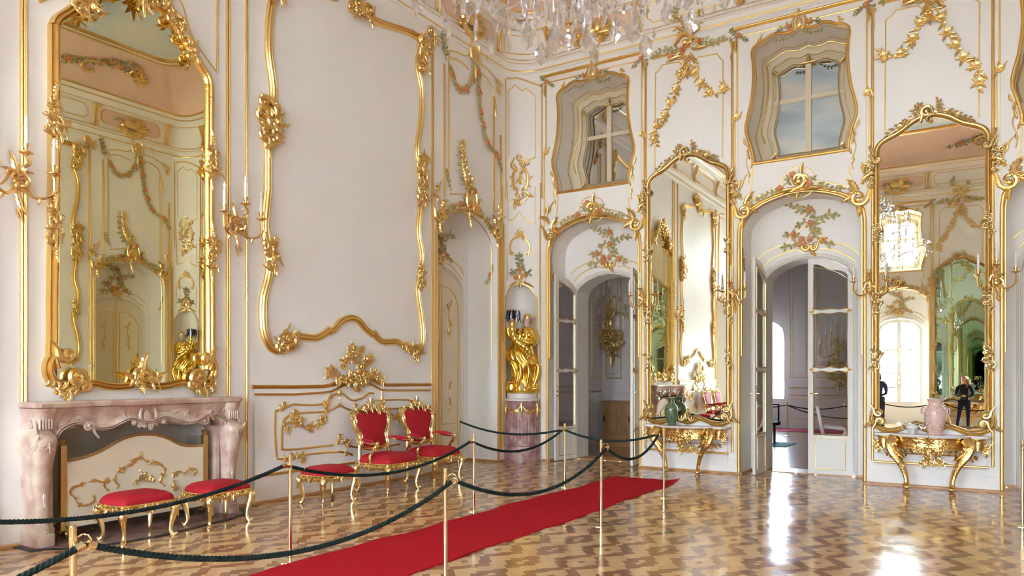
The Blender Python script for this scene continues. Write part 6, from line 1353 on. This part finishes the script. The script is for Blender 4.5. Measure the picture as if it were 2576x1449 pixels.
def figure_statue(loc, rz, lab):
    t = thing('statue', lab, 'statue', loc, rz, None)
    mb = MB()  # robe: folded rings around an S-curved spine; front = -y, x = to the viewer's right
    spine = [(.016,0,.055,.26,.21),(.016,0,.10,.275,.21),(.02,0,.18,.265,.20),(.03,0,.28,.235,.19),(.035,0,.38,.235,.20),(.04,-.02,.48,.26,.21),(.045,-.03,.57,.29,.22),(.0,-.03,.66,.285,.22),(-.035,-.02,.75,.27,.21),(-.055,0,.84,.25,.19),(-.03,.01,.94,.215,.16),(.01,.01,1.04,.185,.14),(.045,.0,1.13,.175,.13),(.065,.0,1.20,.165,.115),(.078,0,1.26,.125,.09),(.085,0,1.295,.06,.06)]
    sp = cr(spine, 5); rows = []; n = 120
    for i, (x, y, zz, rx, ry) in enumerate(sp):
        lo = max(0, min(1, (1.0-zz)/.5)); row = []
        for k in range(n):
            a = 2*pi*k/n; d1 = abs(sin(3.5*a+7*zz-2.2))**.6; d2 = abs(sin(6*a-4*zz)); d3 = sin(13*a+10*zz)
            fo = 1+lo*(.11*(d1-.6)+.06*(d2-.6)+.018*d3)+(1-lo)*(.03*d3+.03*(d2-.6)); row.append((x+rx*fo*cos(a), y+ry*fo*sin(a), zz))
        rows.append(row)
    mb.grid(rows, True, True)
    for p, w in ((((.22,-.16,.62),(.31,-.14,.52),(.30,-.14,.36),(.24,-.16,.18),(.25,-.15,.07)), .045), (((.10,-.25,.60),(.13,-.26,.42),(.10,-.24,.22),(.06,-.24,.08)), .042), (((-.24,-.08,.80),(-.2,-.18,.6),(-.13,-.2,.4),(-.15,-.2,.22)), .05), (((.2,-.1,1.1),(.17,-.16,.95),(.2,-.18,.8),(.28,-.16,.62)), .035), (((-.06,-.25,.62),(-.03,-.26,.42),(-.07,-.24,.2),(-.1,-.22,.08)), .035)):
        P = cr(p, 5); m = len(P)-1; mb.tube([(q[0], q[1]+.025, q[2]) for q in P], [w*(.35+.65*sin(pi*i/m)) for i in range(m+1)], 8)
    mb.tube(cr([(.18,-.02,1.22),(.235,-.06,1.10),(.22,-.13,.98),(.12,-.19,.97),(.02,-.20,1.02)], 4), [.075,.078,.08,.078,.076,.074,.07,.068,.066,.064,.06,.056,.05,.046,.044,.042,.04], 12)
    mb.tube(cr([(-.06,0,1.22),(-.15,-.05,1.12),(-.23,-.09,1.10),(-.27,-.12,1.2),(-.265,-.13,1.27)], 4), [.07,.072,.075,.078,.08,.08,.076,.072,.068,.064,.06,.056,.052,.05,.05,.05,.048], 12)
    mb.ball((.03,-.10,1.13), .062, 10, 7); mb.ball((.14,-.09,1.13), .062, 10, 7)
    for k in range(13): a = -2.9+k*.22; mb.ball((.082+.15*cos(a), .0+.11*sin(a), 1.215), .014, 6, 4); mb.ball((.082+.14*cos(a), .0+.10*sin(a), 1.245), .012, 6, 4)
    mb.lathe([(.29,0),(.31,.015),(.30,.045),(.27,.06)], n=28); mb.lathe([(.08,.05),(.11,.06),(.12,.12),(.10,.17),(.115,.2),(.09,.21)], (-.20,-.14), 16); mb.ball((.25,-.16,.09), .07, 10, 6, (1.2,.8,.7)); mb.build('gilt_robe', gold_s, t, 60)
    mb = MB(); mb.ball((.0,-.26,.12), .05, 10, 6, (.8,1.3,1.1)); mb.build('foot', stone, t)
    hand(t, (-.265,-.14,1.29), (.1,-.1,1), (1,-.6,0), stone, 1.25); hand(t, (.0,-.21,1.02), (-1,-.1,.15), (0,-.6,1), stone, 1.1)
    head(t, (.094,-.02,1.425), D(18), stone, gold_s, False, 1.0, stone, stone, D(12))
    mb = MB(); P = cr([(.10,-.30,.68),(.15,-.31,.73),(.13,-.32,.80),(.04,-.32,.89),(-.08,-.31,.98),(-.16,-.28,1.10),(-.185,-.25,1.26),(-.19,-.24,1.42)], 7); n = len(P); rows = []
    for i, p in enumerate(P):
        t_ = i/n; a = P[min(i+1, n-1)]; b = P[max(i-1, 0)]; tg = (Vector(a)-Vector(b)).normalized(); u = tg.cross(Vector((0,-1,0))).normalized(); v = tg.cross(u); R_ = (.016+.036*min(1, t_*2.2)-.018*max(0, t_-.5)); row = []
        for k in range(24): q = 2*pi*k/24; r_ = R_*(1+.30*abs(sin(1.0*q-i*.75))); row.append(tuple(Vector(p)+u*r_*cos(q)+v*r_*sin(q)))
        rows.append(row)
    mb.grid(rows, True, True); mb.build('horn_of_plenty', gold_s, t, 60)
    mb = MB()
    for k in range(44):
        a = 2*pi*k/44; r_ = .09+.05*(k % 3)/2; L_ = .11+.09*((k*7) % 5)/4; x, y = -.18+r_*cos(a), -.22+r_*sin(a)*.8; mb.tube([(-.18+.3*(x+.18),-.22+.3*(y+.22),1.60),(x,y,1.575),(x+.015*cos(a),y+.015*sin(a),1.56-L_)], [.010,.011,.008], 5)
    mb.lathe([(.0,1.54),(.07,1.55),(.13,1.575),(.12,1.60),(.05,1.615),(.0,1.615)], (-.18,-.22), 16); mb.build('crystal_spray', silver, t, 40)
    mb = MB(); mb.lathe([(.03,1.41),(.07,1.44),(.09,1.50),(.10,1.55),(.02,1.56)], (-.18,-.22), 14); mb.build('horn_mouth', iron, t)
    for q in ((-.03,-.13,1.22),(-.07,-.12,1.2),(-.05,-.13,1.17)): m_ = MB(); m_.ball(q, .026, 8, 5); m_.build('painted_rose', rosem, t)
    m_ = MB()
    for q in range(9): m_.ball((-.20+.07*cos(q*.7), -.14+.07*sin(q*.7), .215), .022, 6, 4)
    m_.build('flower_basket_blooms', rosem, t)
figure_statue((CXc+.0, CYc-.0, 1.315), ANG, 'gilded robed female statue holding a spiral horn with crystal spray on the column')
t2 = thing('column_pedestal', 'matching marble column in the far right corner, seen in the fireplace mirror', 'pedestal', (W-CXc, CYc, 0))
for c in [o for o in bpy.data.objects if o.parent and o.parent.name == 'column_pedestal']: k = c.copy(); col.objects.link(k); k.parent = t2
st_ = bpy.data.objects['statue']; dup(st_, (W-CXc, CYc, 1.315), D(-38), 'matching gilded statue in the far right corner, seen in the fireplace mirror')
# ================================================================ chandelier
t = thing('chandelier', 'huge crystal chandelier with pendants hanging into the top of the photo', 'chandelier', (W/2, 4.76, 3.98))
mb = MB(); Z0 = 3.98
def zz(v): return v-Z0
mb.lathe([(.004,zz(4.27)),(.01,zz(4.20)),(.03,zz(4.195)),(.032,zz(4.18)),(.012,zz(4.165)),(.014,zz(4.14)),(.022,zz(4.135)),(.018,zz(4.12)),(.002,zz(4.118))], n=16); mb.build('brass_collar', brass, t)
mb = MB(); mb.lathe([(.003,zz(4.125)),(.028,zz(4.11)),(.036,zz(4.09)),(.030,zz(4.075)),(.034,zz(4.06)),(.026,zz(4.045)),(.028,zz(4.03)),(.018,zz(4.015)),(.019,zz(4.0)),(.002,zz(3.98))], n=12, mod=lambda k, z: 1+.12*sin(k*2*pi*6)); mb.build('crystal_finial', crystal, t, 0)
mb = MB(); mb.lathe([(.01,zz(4.30)),(.06,zz(4.34)),(.09,zz(4.40)),(.05,zz(4.5)),(.03,zz(4.6)),(.07,zz(4.75)),(.04,zz(4.9)),(.03,zz(5.4)),(.08,zz(5.5)),(.03,zz(5.6)),(.02,zz(6.4)),(.01,zz(6.41))], n=16); mb.build('stem', crystal, t)
mb = MB(); mb.tube([(0,0,zz(4.3)),(0,0,zz(9.41))], .012, 6); mb.build('hanging_rod', brass, t)
def drop(L, w, n=6):
    mb = MB(); mb.lathe([(.002,0),(w*.25,-L*.03),(w*.3,-L*.10),(w*.22,-L*.14),(w*.45,-L*.3),(w*.8,-L*.62),(w,-L*.78),(w*.6,-L*.92),(.002,-L)], n=n); return mb
def plaque(L, w):
    mb = MB(); o = [(0,0),(.35,-.10),(.45,-.22),(1,-.42),(.85,-.62),(.9,-.75),(.35,-.88),(0,-1)]; o = [(x*w, z*L) for x, z in o]; o = o+[(-x, z) for x, z in o[-2:0:-1]]; n = len(o)
    mb.add([(x, .0, z) for x, z in o]+[(x*.6, -.012, -L*.5+(z+L*.5)*.6) for x, z in o]+[(x*.6, .012, -L*.5+(z+L*.5)*.6) for x, z in o], [tuple(range(n, 2*n)), tuple(range(2*n, 3*n))[::-1]]+[(i, (i+1) % n, n+(i+1) % n, n+i) for i in range(n)]+[(i, 2*n+i, 2*n+(i+1) % n, (i+1) % n) for i in range(n)]); return mb
def inst(o, x, y, z_, rz):
    k = o.copy(); col.objects.link(k); k.location = (x, y, z_); k.rotation_euler = (0,0,rz); return k
dl = drop(.24, .022).build('crystal_spear', crystal, t, 0); pl = plaque(.22, .062).build('crystal_pendant', crystal, t, 0); sm_ = drop(.11, .02).build('crystal_drop', crystal, t, 0)
dl.location = (.16, 0, zz(4.42)); pl.location = (.55, 0, zz(4.42)); sm_.location = (.3, .3, zz(4.40)); rn = random.Random(2)
for k in range(1, 10): a = 2*pi*k/10; inst(dl, .16*cos(a), .16*sin(a), zz(4.42), a)
for k in range(14): a = 2*pi*k/14+.2; inst(dl, .33*cos(a), .33*sin(a), zz(4.50+.03*rn.random()), a)
for k in range(12): a = 2*pi*k/12+.1; inst(sm_, .24*cos(a), .24*sin(a), zz(4.37+.05*rn.random()), a)
for k in range(1, 15): a = 2*pi*k/14; inst(pl, .55*cos(a), .55*sin(a), zz(4.40+.10*rn.random()), a+pi/2)
for k in range(15): a = 2*pi*k/15+.15; inst(pl, .85*cos(a), .85*sin(a), zz(4.46+.10*rn.random()), a+pi/2+rn.random())
for k in range(16): a = 2*pi*k/16+.3; inst(pl, 1.18*cos(a), 1.18*sin(a), zz(4.52+.10*rn.random()), a+pi/2+rn.random())
for k in range(14): a = 2*pi*k/14+.3; inst(sm_, .68*cos(a), .68*sin(a), zz(4.42+.12*rn.random()), a)
# the rest of the strings and drops of the upper tiers
mb = MB()
def raw_drop(x, y, z_, L, w):
    vs = [(x, y, z_), (x+w, y, z_-L*.6), (x, y+w, z_-L*.6), (x-w, y, z_-L*.6), (x, y-w, z_-L*.6), (x, y, z_-L)]; mb.add(vs, [(0,1,2),(0,2,3),(0,3,4),(0,4,1),(5,2,1),(5,3,2),(5,4,3),(5,1,4)])
for k in range(900):
    tz = rn.random(); R_ = (1.40*(1-tz)**.7+.15)*(.55+.45*rn.random()); a = rn.random()*2*pi; raw_drop(R_*cos(a), R_*sin(a), zz(4.62+1.7*tz), .07+.08*rn.random(), .010+.010*rn.random())
for k in range(420):
    R_ = .08+.75*rn.random(); a = rn.random()*2*pi; raw_drop(R_*cos(a), R_*sin(a), zz(4.42+.35*rn.random()+R_*.12), .05+.07*rn.random(), .010+.008*rn.random())
o = mb.build('crystal_strings', crystal, t, 0); o['kind'] = 'stuff'
for tier, (R_, zb, n) in enumerate(((1.38, 4.72, 16), (1.0, 5.2, 12), (.6, 5.7, 8))):
    for k in range(n):
        a = 2*pi*(k+.5*tier)/n; c_, s_ = cos(a), sin(a); g = lambda r, z_: (r*c_, r*s_, zz(z_))
        m = MB(); m.tube(cr([g(.05, zb+.15), g(R_*.3, zb-.12), g(R_*.62, zb-.10), g(R_*.85, zb+.06), g(R_*.98, zb+.05), g(R_, zb+.0), g(R_, zb+.12)], 3), .011, 6); ar = m.build('arm', MATS['cut_crystal'] if k % 2 else whitew, t)
        m = MB(); m.lathe([(.01, zz(zb+.10)), (.06, zz(zb+.115)), (.062, zz(zb+.125)), (.02, zz(zb+.13)), (.022, zz(zb+.17))], (R_*c_, R_*s_), 10); m.build('drip_pan', crystal, ar)
        m = MB(); m.lathe([(.015, zz(zb+.17)), (.015, zz(zb+.34)), (.006, zz(zb+.36)), (.012, zz(zb+.39)), (.003, zz(zb+.43))], (R_*c_, R_*s_), 8); m.build('candle', candle, ar)
# ================================================================ the room beyond the doors
NY0, NY1, NH = YC+DEP+.55, 25.0, 7.5
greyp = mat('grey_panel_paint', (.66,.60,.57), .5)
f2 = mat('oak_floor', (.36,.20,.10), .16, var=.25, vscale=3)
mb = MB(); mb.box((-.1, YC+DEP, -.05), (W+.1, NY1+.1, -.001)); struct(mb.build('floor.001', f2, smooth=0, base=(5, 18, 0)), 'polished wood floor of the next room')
mb = MB(); mb.box((-.1, YC+.02, NH), (W+.1, NY1+.1, NH+.1)); struct(mb.build('ceiling.001', paint, smooth=0, base=(5, 18, NH)))
g1 = lambda u, v, w: Vector((w, u, v)); g2 = lambda u, v, w: Vector((u, NY1-w, v)); g3 = lambda u, v, w: Vector((W-w, u, v))
for f, nm, a, b in ((g1, 'wall_left.001', 13.15, NY1), (g3, 'wall_right.001', 13.15, NY1)):
    mb = MB(f); mb.add([(a, -.02, 0), (b, -.02, 0), (b, NH+.1, 0), (a, NH+.1, 0), (12.65, -.02, .64), (12.65, NH+.1, .64)], [(0,1,2,3), (4,0,3,5)]); struct(mb.build(nm, greyp, smooth=0, base=(0 if f is g1 else W, 18, 0)))  # slanted end pieces added to block sky light leaking in behind the corner niches
FW = [(-.72,.92),(-.72,2.9),(-.66,3.18),(-.45,3.38),(-.2,3.46),(0,3.48),(.2,3.46),(.45,3.38),(.66,3.18),(.72,2.9),(.72,.92)]; FX = [1.72, 5.385, 9.05]
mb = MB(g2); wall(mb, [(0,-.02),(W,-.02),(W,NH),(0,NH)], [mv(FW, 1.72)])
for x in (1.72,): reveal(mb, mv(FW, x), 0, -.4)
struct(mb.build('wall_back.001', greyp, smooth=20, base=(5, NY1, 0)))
for i, x in enumerate((1.72,)):
    t = thing('window_%d' % (10+i), ['bright arched window of the next room, seen past the middle door', 'bright arched window of the next room on its right side'][i], 'w', (x, NY1+.4, .9)); del t['category']; t['kind'] = 'structure'; t.location = (0,0,0)
    mb = MB(g2); mb.box((x-.025, .92, -.40), (x+.025, 3.48, -.37))
    for z_ in (.98, 1.62, 2.28, 2.9): mb.box((x-.72, z_-.02, -.40), (x+.72, z_+.02, -.37))
    mb.mould(mv(FW, x), .08, .04, 'thin', -.40, True); mb.build('window_frame', paint_d, t, 0)
    m = MB(g2); m.add([(u, v, -.405) for u, v in mv(FW, x)], [tuple(range(len(FW)))]); m.build('window_pane', pane, t, 0)
def dado_panels(f, segs, n, base):
    mb = MB(f)
    for a, b in segs:
        mb.mould([(a+.1, 1.05), (b-.1, 1.05)], .03, .025, 'dbl'); mb.mould([(a+.1, 1.28), (b-.1, 1.28)], .035, .03, 'dbl'); mb.mould([(a+.12,.3),(b-.12,.3),(b-.12,.92),(a+.12,.92)], .025, .012, closed=True)
        mb.mould([(a+.12,1.6),(b-.12,1.6),(b-.12,5.2),(b-.3,5.4),(a+.3,5.4),(a+.12,5.2)], .028, .014, closed=True); mb.mould([(a+.2,1.7),(b-.2,1.7),(b-.2,5.1),(b-.35,5.25),(a+.35,5.25),(a+.2,5.1)], .012, .008, closed=True)
    return struct(mb.build('trim_%d' % n, gold_o, base=base))
dado_panels(g2, [(.05,.95),(2.5,3.3),(3.3,4.9),(4.9,5.9),(5.9,7.4),(7.4,8.2),(9.85,10.7)], 50, (5, NY1, 3)); dado_panels(g1, [(14.0,14.9),(14.9,15.7),(15.9,18.4),(18.5,19.6),(19.6,22),(22,24.8)], 51, (0, 18, 3)); dado_panels(g3, [(14.2,17),(17.2,20.4),(20.6,24.6)], 52, (W, 18, 3))
mb = MB(g1)
for y in (15.05, 18.45): mb.box((y-.18, 1.30, 0), (y+.18, 1.34, .08)); mb.box((y-.15, 1.34, 0), (y+.15, 1.44, .06)); mb.box((y-.13, 1.44, 0), (y+.13, 6.4, .04)); 
struct(mb.build('trim_53', greyp, smooth=0, base=(0, 16.6, 1.3)), 'grey pilasters of the next room')
mb = MB(g1); mb.add([(14,.02,.0),(24.9,.02,0),(24.9,1.26,.05),(14,1.26,.05)], [(0,1,2,3)]); struct(mb.build('trim_54', paint_d, smooth=0, base=(0, 19, 0)))
# girandole on its carved bracket
def girandole(f, u, v, lab, s=1., n=7):
    g = lambda a, b, w: f(u+a*s, v+b*s, w*s); t = thing('girandole', lab, 'candelabrum', tuple(g(0,-1.,0)), wall=True)
    mb = MB(g); rocaille(mb, [(0,-.05),(-.12,-.2),(.08,-.35),(-.05,-.5),(.05,-.65)], .3, .08, .08, 3, 2); mb.ball((0,-.3,.08), .10, 10, 7, (1.1,1.4,.6)); rocaille(mb, [(-.15,-.1),(-.2,-.3),(-.12,-.5)], .2, .07, .1, 13, 2); rocaille(mb, [(.15,-.1),(.2,-.3),(.12,-.5)], .2, .07, .1, 14, 2); rocaille(mb, [(-.05,-.15),(.05,-.3),(-.03,-.45)], .2, .07, .14, 15, 2); rocaille(mb, [(0,.05),(.03,.3),(0,.5)], .14, .08, .18, 16, 1); mb.leaf((0,-.6), -pi/2, .35, .16, .05); mb.scroll((-.2,-.35), .12, 0, 1.2, 1, .035, .08, .2); mb.scroll((.2,-.4), .12, pi, 1.2, -1, .035, .08, .2); mb.build('carved_bracket', gold_o, t)
    mb = MB(g); mb.tube([(0,0,.15),(.03,.15,.16),(-.02,.35,.15),(.02,.6,.15)], [.05,.035,.04,.02], 8); mb.rose((0,.15), .05, .18); mb.leaf((0,.3), 1.9, .2, .1, .18); mb.build('stem', gold_o, t)
    for k in range(n):
        a = (k-(n-1)/2)*.13; dz = .75-.12*abs(k-(n-1)/2)+(.05 if k % 2 else 0); 
        mb = MB(g); mb.tube(cr([(0,.1+.03*k,.16),(a*.8,.02+.04*k,.25),(a*1.15,dz-.25,.22),(a,dz-.04,.22)], 4), .012, 6); mb.leaf((a*.9,dz-.3), 1.4, .1, .05, .23); o = mb.build('arm', gold_o, t)
        m = MB(lambda x, y, z_, a=a: g(a+x, z_, .22+y)); m.lathe([(.01,dz-.04),(.045,dz-.02),(.045,dz-.01),(.016,dz),(.022,dz+.05)], n=10); m.build('drip_pan', gold_o, o)
        m = MB(lambda x, y, z_, a=a: g(a+x, z_, .22+y)); m.lathe([(.014,dz+.05),(.014,dz+.2),(.005,dz+.21),(.012,dz+.24),(.003,dz+.28)], n=8); m.build('candle', candle, o)
    return t
g4 = lambda u, v, w: Vector((u, 16.6-w, v))
mb = MB(); mb.box((-.05, 16.6, -.02), (1.7, NY1, NH)); struct(mb.build('wall_nook', greyp, smooth=0, base=(.8, 16.6, 0)), 'projecting grey wall behind the oak cabinet in the next room')
dado_panels(g4, [(.0,.62),(.70,1.65)], 55, (.8, 16.6, 3)); mb = MB(g4); mb.box((.0, 1.24, 0), (1.7, 1.32, .05)); mb.box((.0, 0, 0), (1.7, .2, .03)); struct(mb.build('trim_56', greyp, smooth=0, base=(.8, 16.6, 1)))
girandole(g4, .30, 2.88, 'gilt many-armed candelabrum on a carved bracket, seen through the first doorway', 1.08)
girandole(g2, 4.05, 2.2, 'dim gilt candelabrum on the far wall, seen through the closed door glass', 1.2)
# cabinet
t = thing('wooden_cabinet', 'light oak two-door cabinet seen through the first doorway', 'cabinet', (.62, 16.35, 0), wall=True)
mb = MB(); mb.box((.24, 16.12, .02), (1.0, 16.56, 1.03)); mb.box((.21, 16.08, 1.03), (1.03, 16.57, 1.065)); mb.box((.22, 16.10, 0), (1.02, 16.57, .26)); mb.build('body', wood, t, 0)
for x0, x1, h_ in ((.255, .615, .30), (.625, .985, .94)):
    mb = MB(); mb.box((x0, 16.10, .28), (x1, 16.12, 1.0)); mb.f = lambda u, v, w: Vector((u, 16.10-w, v)); mb.mould([(x0+.10,.36),(x1-.06,.36),(x1-.06,.86),(x1-.12,.93),(x0+.16,.93),(x0+.10,.86)] if x0 < .5 else [(x0+.06,.36),(x1-.10,.36),(x1-.10,.86),(x1-.16,.93),(x0+.12,.93),(x0+.06,.86)], .025, .012, closed=True); dr = mb.build('door', wood, t, 30)
    mb = MB(); mb.box((h_-.018, 16.086, .58), (h_+.018, 16.10, .72)); mb.ball((h_, 16.08, .64), .015); mb.build('keyhole_plate', iron, dr, 0)
# round-backed chairs
def pale_chair(x, y, rz, lab):
    t = thing('medallion_chair', lab, 'chair', (x, y, 0), rz, 'pale round-backed chairs in the next room')
    mb = MB(); cushion(mb, .26, .24, .42, .07); mb.build('seat', pinkw, t, 50); mb = MB(); o = rrect(.27, .25, 4, .2, .01); mb.grid([[(a, b, z_) for a, b in o] for z_ in (.37,.43)], True, True); mb.build('seat_rail', whitew, t, 30)
    for sx, sy in ((-1,-1),(1,-1),(1,1),(-1,1)): mb = MB(); mb.lathe([(.006,0),(.013,.04),(.017,.2),(.022,.34),(.026,.36),(.026,.40)], (sx*.23, sy*.21), 10); mb.build('leg', whitew, t)
    bk = lambda u, v, w: Vector((u, .22-w+(v-.4)*.2, v)); P = [(.25*cos(a), .82+.25*sin(a)) for a in [2*pi*k/24 for k in range(24)]]
    mb = MB(bk); mb.grid([[(u*k, .82+(v-.82)*k, w) for u, v in P] for k, w in ((.98,-.01),(.98,.01),(.7,.035),(.05,.045))], True, True); mb.build('back_pad', pinkw, t, 50)
    mb = MB(bk); mb.mould(P, .05, .03, 'dbl', 0, True); mb.mould(P, .05, -.03, 'dbl', 0, True); mb.tube([(.1,.6,0),(.12,.42,0)], .018); mb.tube([(-.1,.6,0),(-.12,.42,0)], .018); mb.build('back_frame', whitew, t)
    for s in (-1, 1): mb = MB(); mb.tube(cr([(s*.24,.24,.72),(s*.27,.05,.70),(s*.28,-.1,.68),(s*.27,-.12,.6),(s*.26,-.06,.5),(s*.26,-.06,.42)], 4), .018, 8); mb.build('arm', whitew, t)
    return t
pale_chair(5.62, 14.85, D(100), 'pale pink armchair with round back just behind the middle door'); pale_chair(6.15, 15.3, D(95), 'second pale round-backed chair, right of the first behind the door glass')
# bench, mat, ropes and runner in the next room
t = thing('black_bench', 'black padded bench on a teal mat in the next room', 'bench', (3.35, 18.9, 0))
mb = MB(); mb.box((-.55,-.2,.45), (.3,.2,.53)); mb.build('seat', black, t, 0)
for x in (-.45, .2): mb = MB(); mb.box((x-.025,-.025,0), (x+.025,.025,.45)); mb.box((x-.03,-.18,0), (x+.03,.18,.03)); mb.build('leg', iron, t, 0)
mb = MB(); mb.box((-.5,.2,.5), (-.45,.24,.95)); mb.tube([(-.5,.22,.95),(.25,.22,.95)], .02); mb.tube([(.25,.22,.95),(.25,.22,.5)], .02); mb.build('backrest', iron, t, 0)
mb = MB(); mb.box((2.3, 18.0, .0), (4.0, 19.2, .012)); tag(mb.build('teal_mat', teal, smooth=0, base=(3.1, 18.6, 0)), 'flat teal mat under the black bench in the next room', 'mat')
mb = MB(); mb.box((.3, 23.2, .0), (10.4, 24.3, .012)); tag(mb.build('crimson_runner', mat('crimson_carpet', (.42,.02,.10), .9), smooth=0, base=(5, 23.7, 0)), 'crimson runner along the far wall of the next room', 'carpet')
for x, y, l in ((3.3, 21.5, 'brass stanchion behind the black bench in the next room'), (4.75, 21.5, 'brass stanchion in the next room, seen through the closed door glass'), (6.2, 20.6, 'brass stanchion in the next room, right of the door glass'), (1.2, 21.5, 'brass stanchion in the next room near its window')): place((x, y), l)
rope((1.2,21.45,z), (3.3,21.45,z), .12, 'black rope in the next room left of the bench stanchion', .014); rope((3.3,21.45,z), (4.75,21.45,z), .10, 'black rope in the next room, back row', .014); rope((3.3,21.4,z), (6.2,20.55,z), .30, 'black rope in the next room, lower deep-hanging one', .014); rope((4.75,21.45,z), (6.2,20.55,z), .05, 'black rope in the next room behind the door glass', .014)
# small smoke detector and sensor on the right wall
t = thing('wall_sensor', 'small white round sensor on the right wall strip, seen in the fireplace mirror', 'sensor', (W-.03, 9.98, 1.9)); mb = MB(); mb.ball((0,0,0), .05, 10, 7); mb.build('dome', whitew, t)
# ================================================================ two visitors standing by the windows (seen in the right pier mirror)
# woman: black top, dark trousers, arms folded at the waist; front = -y locally
t = thing('person', 'woman with long blond hair in black, hands at waist, reflected in right pier mirror', 'person', (7.36, -1.75, 0), D(180))
skin_body('body', [[(0,0,.86,.15),(0,0,.93,.145),(0,0,1.03,.115),(0,-.01,1.15,.115),(0,0,1.28,.12),(0,.0,1.36,.085),(0,0,1.42,.05)], [(0,0,1.28,.12),(.12,.01,1.335,.07),(.175,.02,1.29,.062),(.215,.03,1.15,.05),(.21,-.02,1.04,.043),(.13,-.14,1.05,.030),(.05,-.18,1.06,.024)], [(0,0,1.28,.12),(-.12,.01,1.335,.07),(-.175,.02,1.29,.062),(-.215,.03,1.15,.05),(-.21,-.02,1.03,.043),(-.12,-.15,1.02,.030),(-.03,-.19,1.03,.024)]], black, t)
skin_body('trousers', [[(0,0,.90,.13),(.085,0,.82,.105),(.12,-.02,.65,.085),(.14,-.04,.46,.066),(.17,-.02,.28,.055),(.19,.0,.09,.042)], [(0,0,.90,.13),(-.085,0,.82,.105),(-.10,.0,.65,.085),(-.10,-.02,.46,.066),(-.10,.0,.28,.055),(-.10,.02,.09,.042)]], jean, t)
hand(t, (.05,-.18,1.06), (-1,-.2,0), (0,.3,1), skin, .9); hand(t, (-.03,-.19,1.03), (1,-.1,.1), (0,.3,1), skin, .9)
for x, y in ((.19,-.04), (-.10,-.03)): mb = MB(); mb.ball((x, y, .045), .05, 10, 6, (.85,2.3,.85)); mb.build('shoe', black, t)
head(t, (0,-.01,1.52), D(35), skin, hairb, True)
t = thing('person', 'dark-haired man in blue shirt, back turned, reflected at right pier mirror edge', 'person', (4.98, -1.6, 0), D(10))
skin_body('body', [[(0,0,.98,.135),(0,0,1.1,.13),(0,0,1.25,.145),(0,0,1.38,.14),(0,0,1.47,.09),(0,0,1.52,.055)], [(0,0,1.38,.14),(.15,0,1.42,.085),(.205,.01,1.36,.072),(.25,.04,1.2,.058),(.25,.07,1.09,.05),(.15,.17,1.03,.035),(.05,.19,1.02,.028)], [(0,0,1.38,.14),(-.15,0,1.42,.085),(-.205,.01,1.36,.072),(-.25,.04,1.2,.058),(-.25,.07,1.09,.05),(-.15,.17,1.05,.035),(-.05,.19,1.05,.028)]], navy, t)
skin_body('trousers', [[(0,0,.98,.13),(.1,0,.9,.11),(.12,0,.7,.09),(.12,-.01,.5,.07),(.13,0,.3,.062),(.13,.02,.1,.05)], [(0,0,.98,.13),(-.1,0,.9,.11),(-.12,0,.7,.09),(-.12,-.01,.5,.07),(-.13,0,.3,.062),(-.13,.02,.1,.05)]], jean, t)
hand(t, (.05,.19,1.02), (-1,.1,-.1), (0,.3,1), skin); hand(t, (-.05,.19,1.05), (1,.1,-.2), (0,.3,1), skin)
for x in (.13, -.13): mb = MB(); mb.ball((x, -.03, .05), .055, 10, 6, (.85,2.4,.85)); mb.build('shoe', black, t)
head(t, (0,0,1.62), D(20), skin, hair_d)
# ================================================================ light: daylight through the windows
w = bpy.data.worlds.new('World'); bpy.context.scene.world = w; w.use_nodes = True; nt = w.node_tree; bg = nt.nodes['Background']
tc = nt.nodes.new('ShaderNodeTexCoord'); sp = nt.nodes.new('ShaderNodeSeparateXYZ'); r = nt.nodes.new('ShaderNodeValToRGB'); nt.links.new(tc.outputs['Generated'], sp.inputs[0]); nt.links.new(sp.outputs['Z'], r.inputs['Fac'])
e = r.color_ramp.elements; e[0].position = 0.; e[0].color = (.75,.87,1.065,1); e[1].position = .6; e[1].color = (.75,.87,1.065,1)
nt.links.new(r.outputs['Color'], bg.inputs['Color']); bg.inputs['Strength'].default_value = SKY
def area(name, loc, rot, sx, sy, en, colr=(1,1,1), portal=False):
    l = bpy.data.lights.new(name, 'AREA'); l.shape = 'RECTANGLE'; l.size = sx; l.size_y = sy; l.energy = en; l.color = colr; o = bpy.data.objects.new(name, l); col.objects.link(o); o.location = loc; o.rotation_euler = rot
    if portal: l.cycles.is_portal = True
    return o
for x in XB:
    area('daylight_lower', (x, YB-DEP-.10, 2.1), (pi/2, 0, 0), 1.5, 3.2, 10, portal=True)
    area('daylight_upper', (x, YB-DEP-.16, 6.2), (pi/2, 0, 0), 1.6, 1.8, 10, portal=True)
for x in (1.72,): area('daylight_next_room', (x, NY1+.45, 2.2), (-pi/2, 0, 0), 1.5, 2.7, 10, portal=True)
s = bpy.context.scene; s.cycles.max_bounces = 14; s.cycles.diffuse_bounces = 8; s.cycles.glossy_bounces = 8; s.cycles.transmission_bounces = 8; s.cycles.transparent_max_bounces = 16; s.cycles.use_denoising = True; s.cycles.sample_clamp_indirect = 6; s.cycles.caustics_refractive = False; s.cycles.blur_glossy = .5
# ---------------------------------------------------------------- camera
cam = bpy.data.cameras.new('camera'); co = bpy.data.objects.new('camera', cam); col.objects.link(co); s.camera = co
co.location = (CX, 0, H); co.rotation_euler = (pi/2, 0, ANG); cam.sensor_width = 36; cam.lens = F_/2576*36; cam.shift_x = 0.; cam.shift_y = (HY-724.5)/2576; cam.clip_start = .05; cam.clip_end = 300
s.view_settings.view_transform = 'Standard'; s.view_settings.look = 'None'; s.view_settings.gamma = 1; s.view_settings.use_curve_mapping = False; s.view_settings.exposure = EXPO
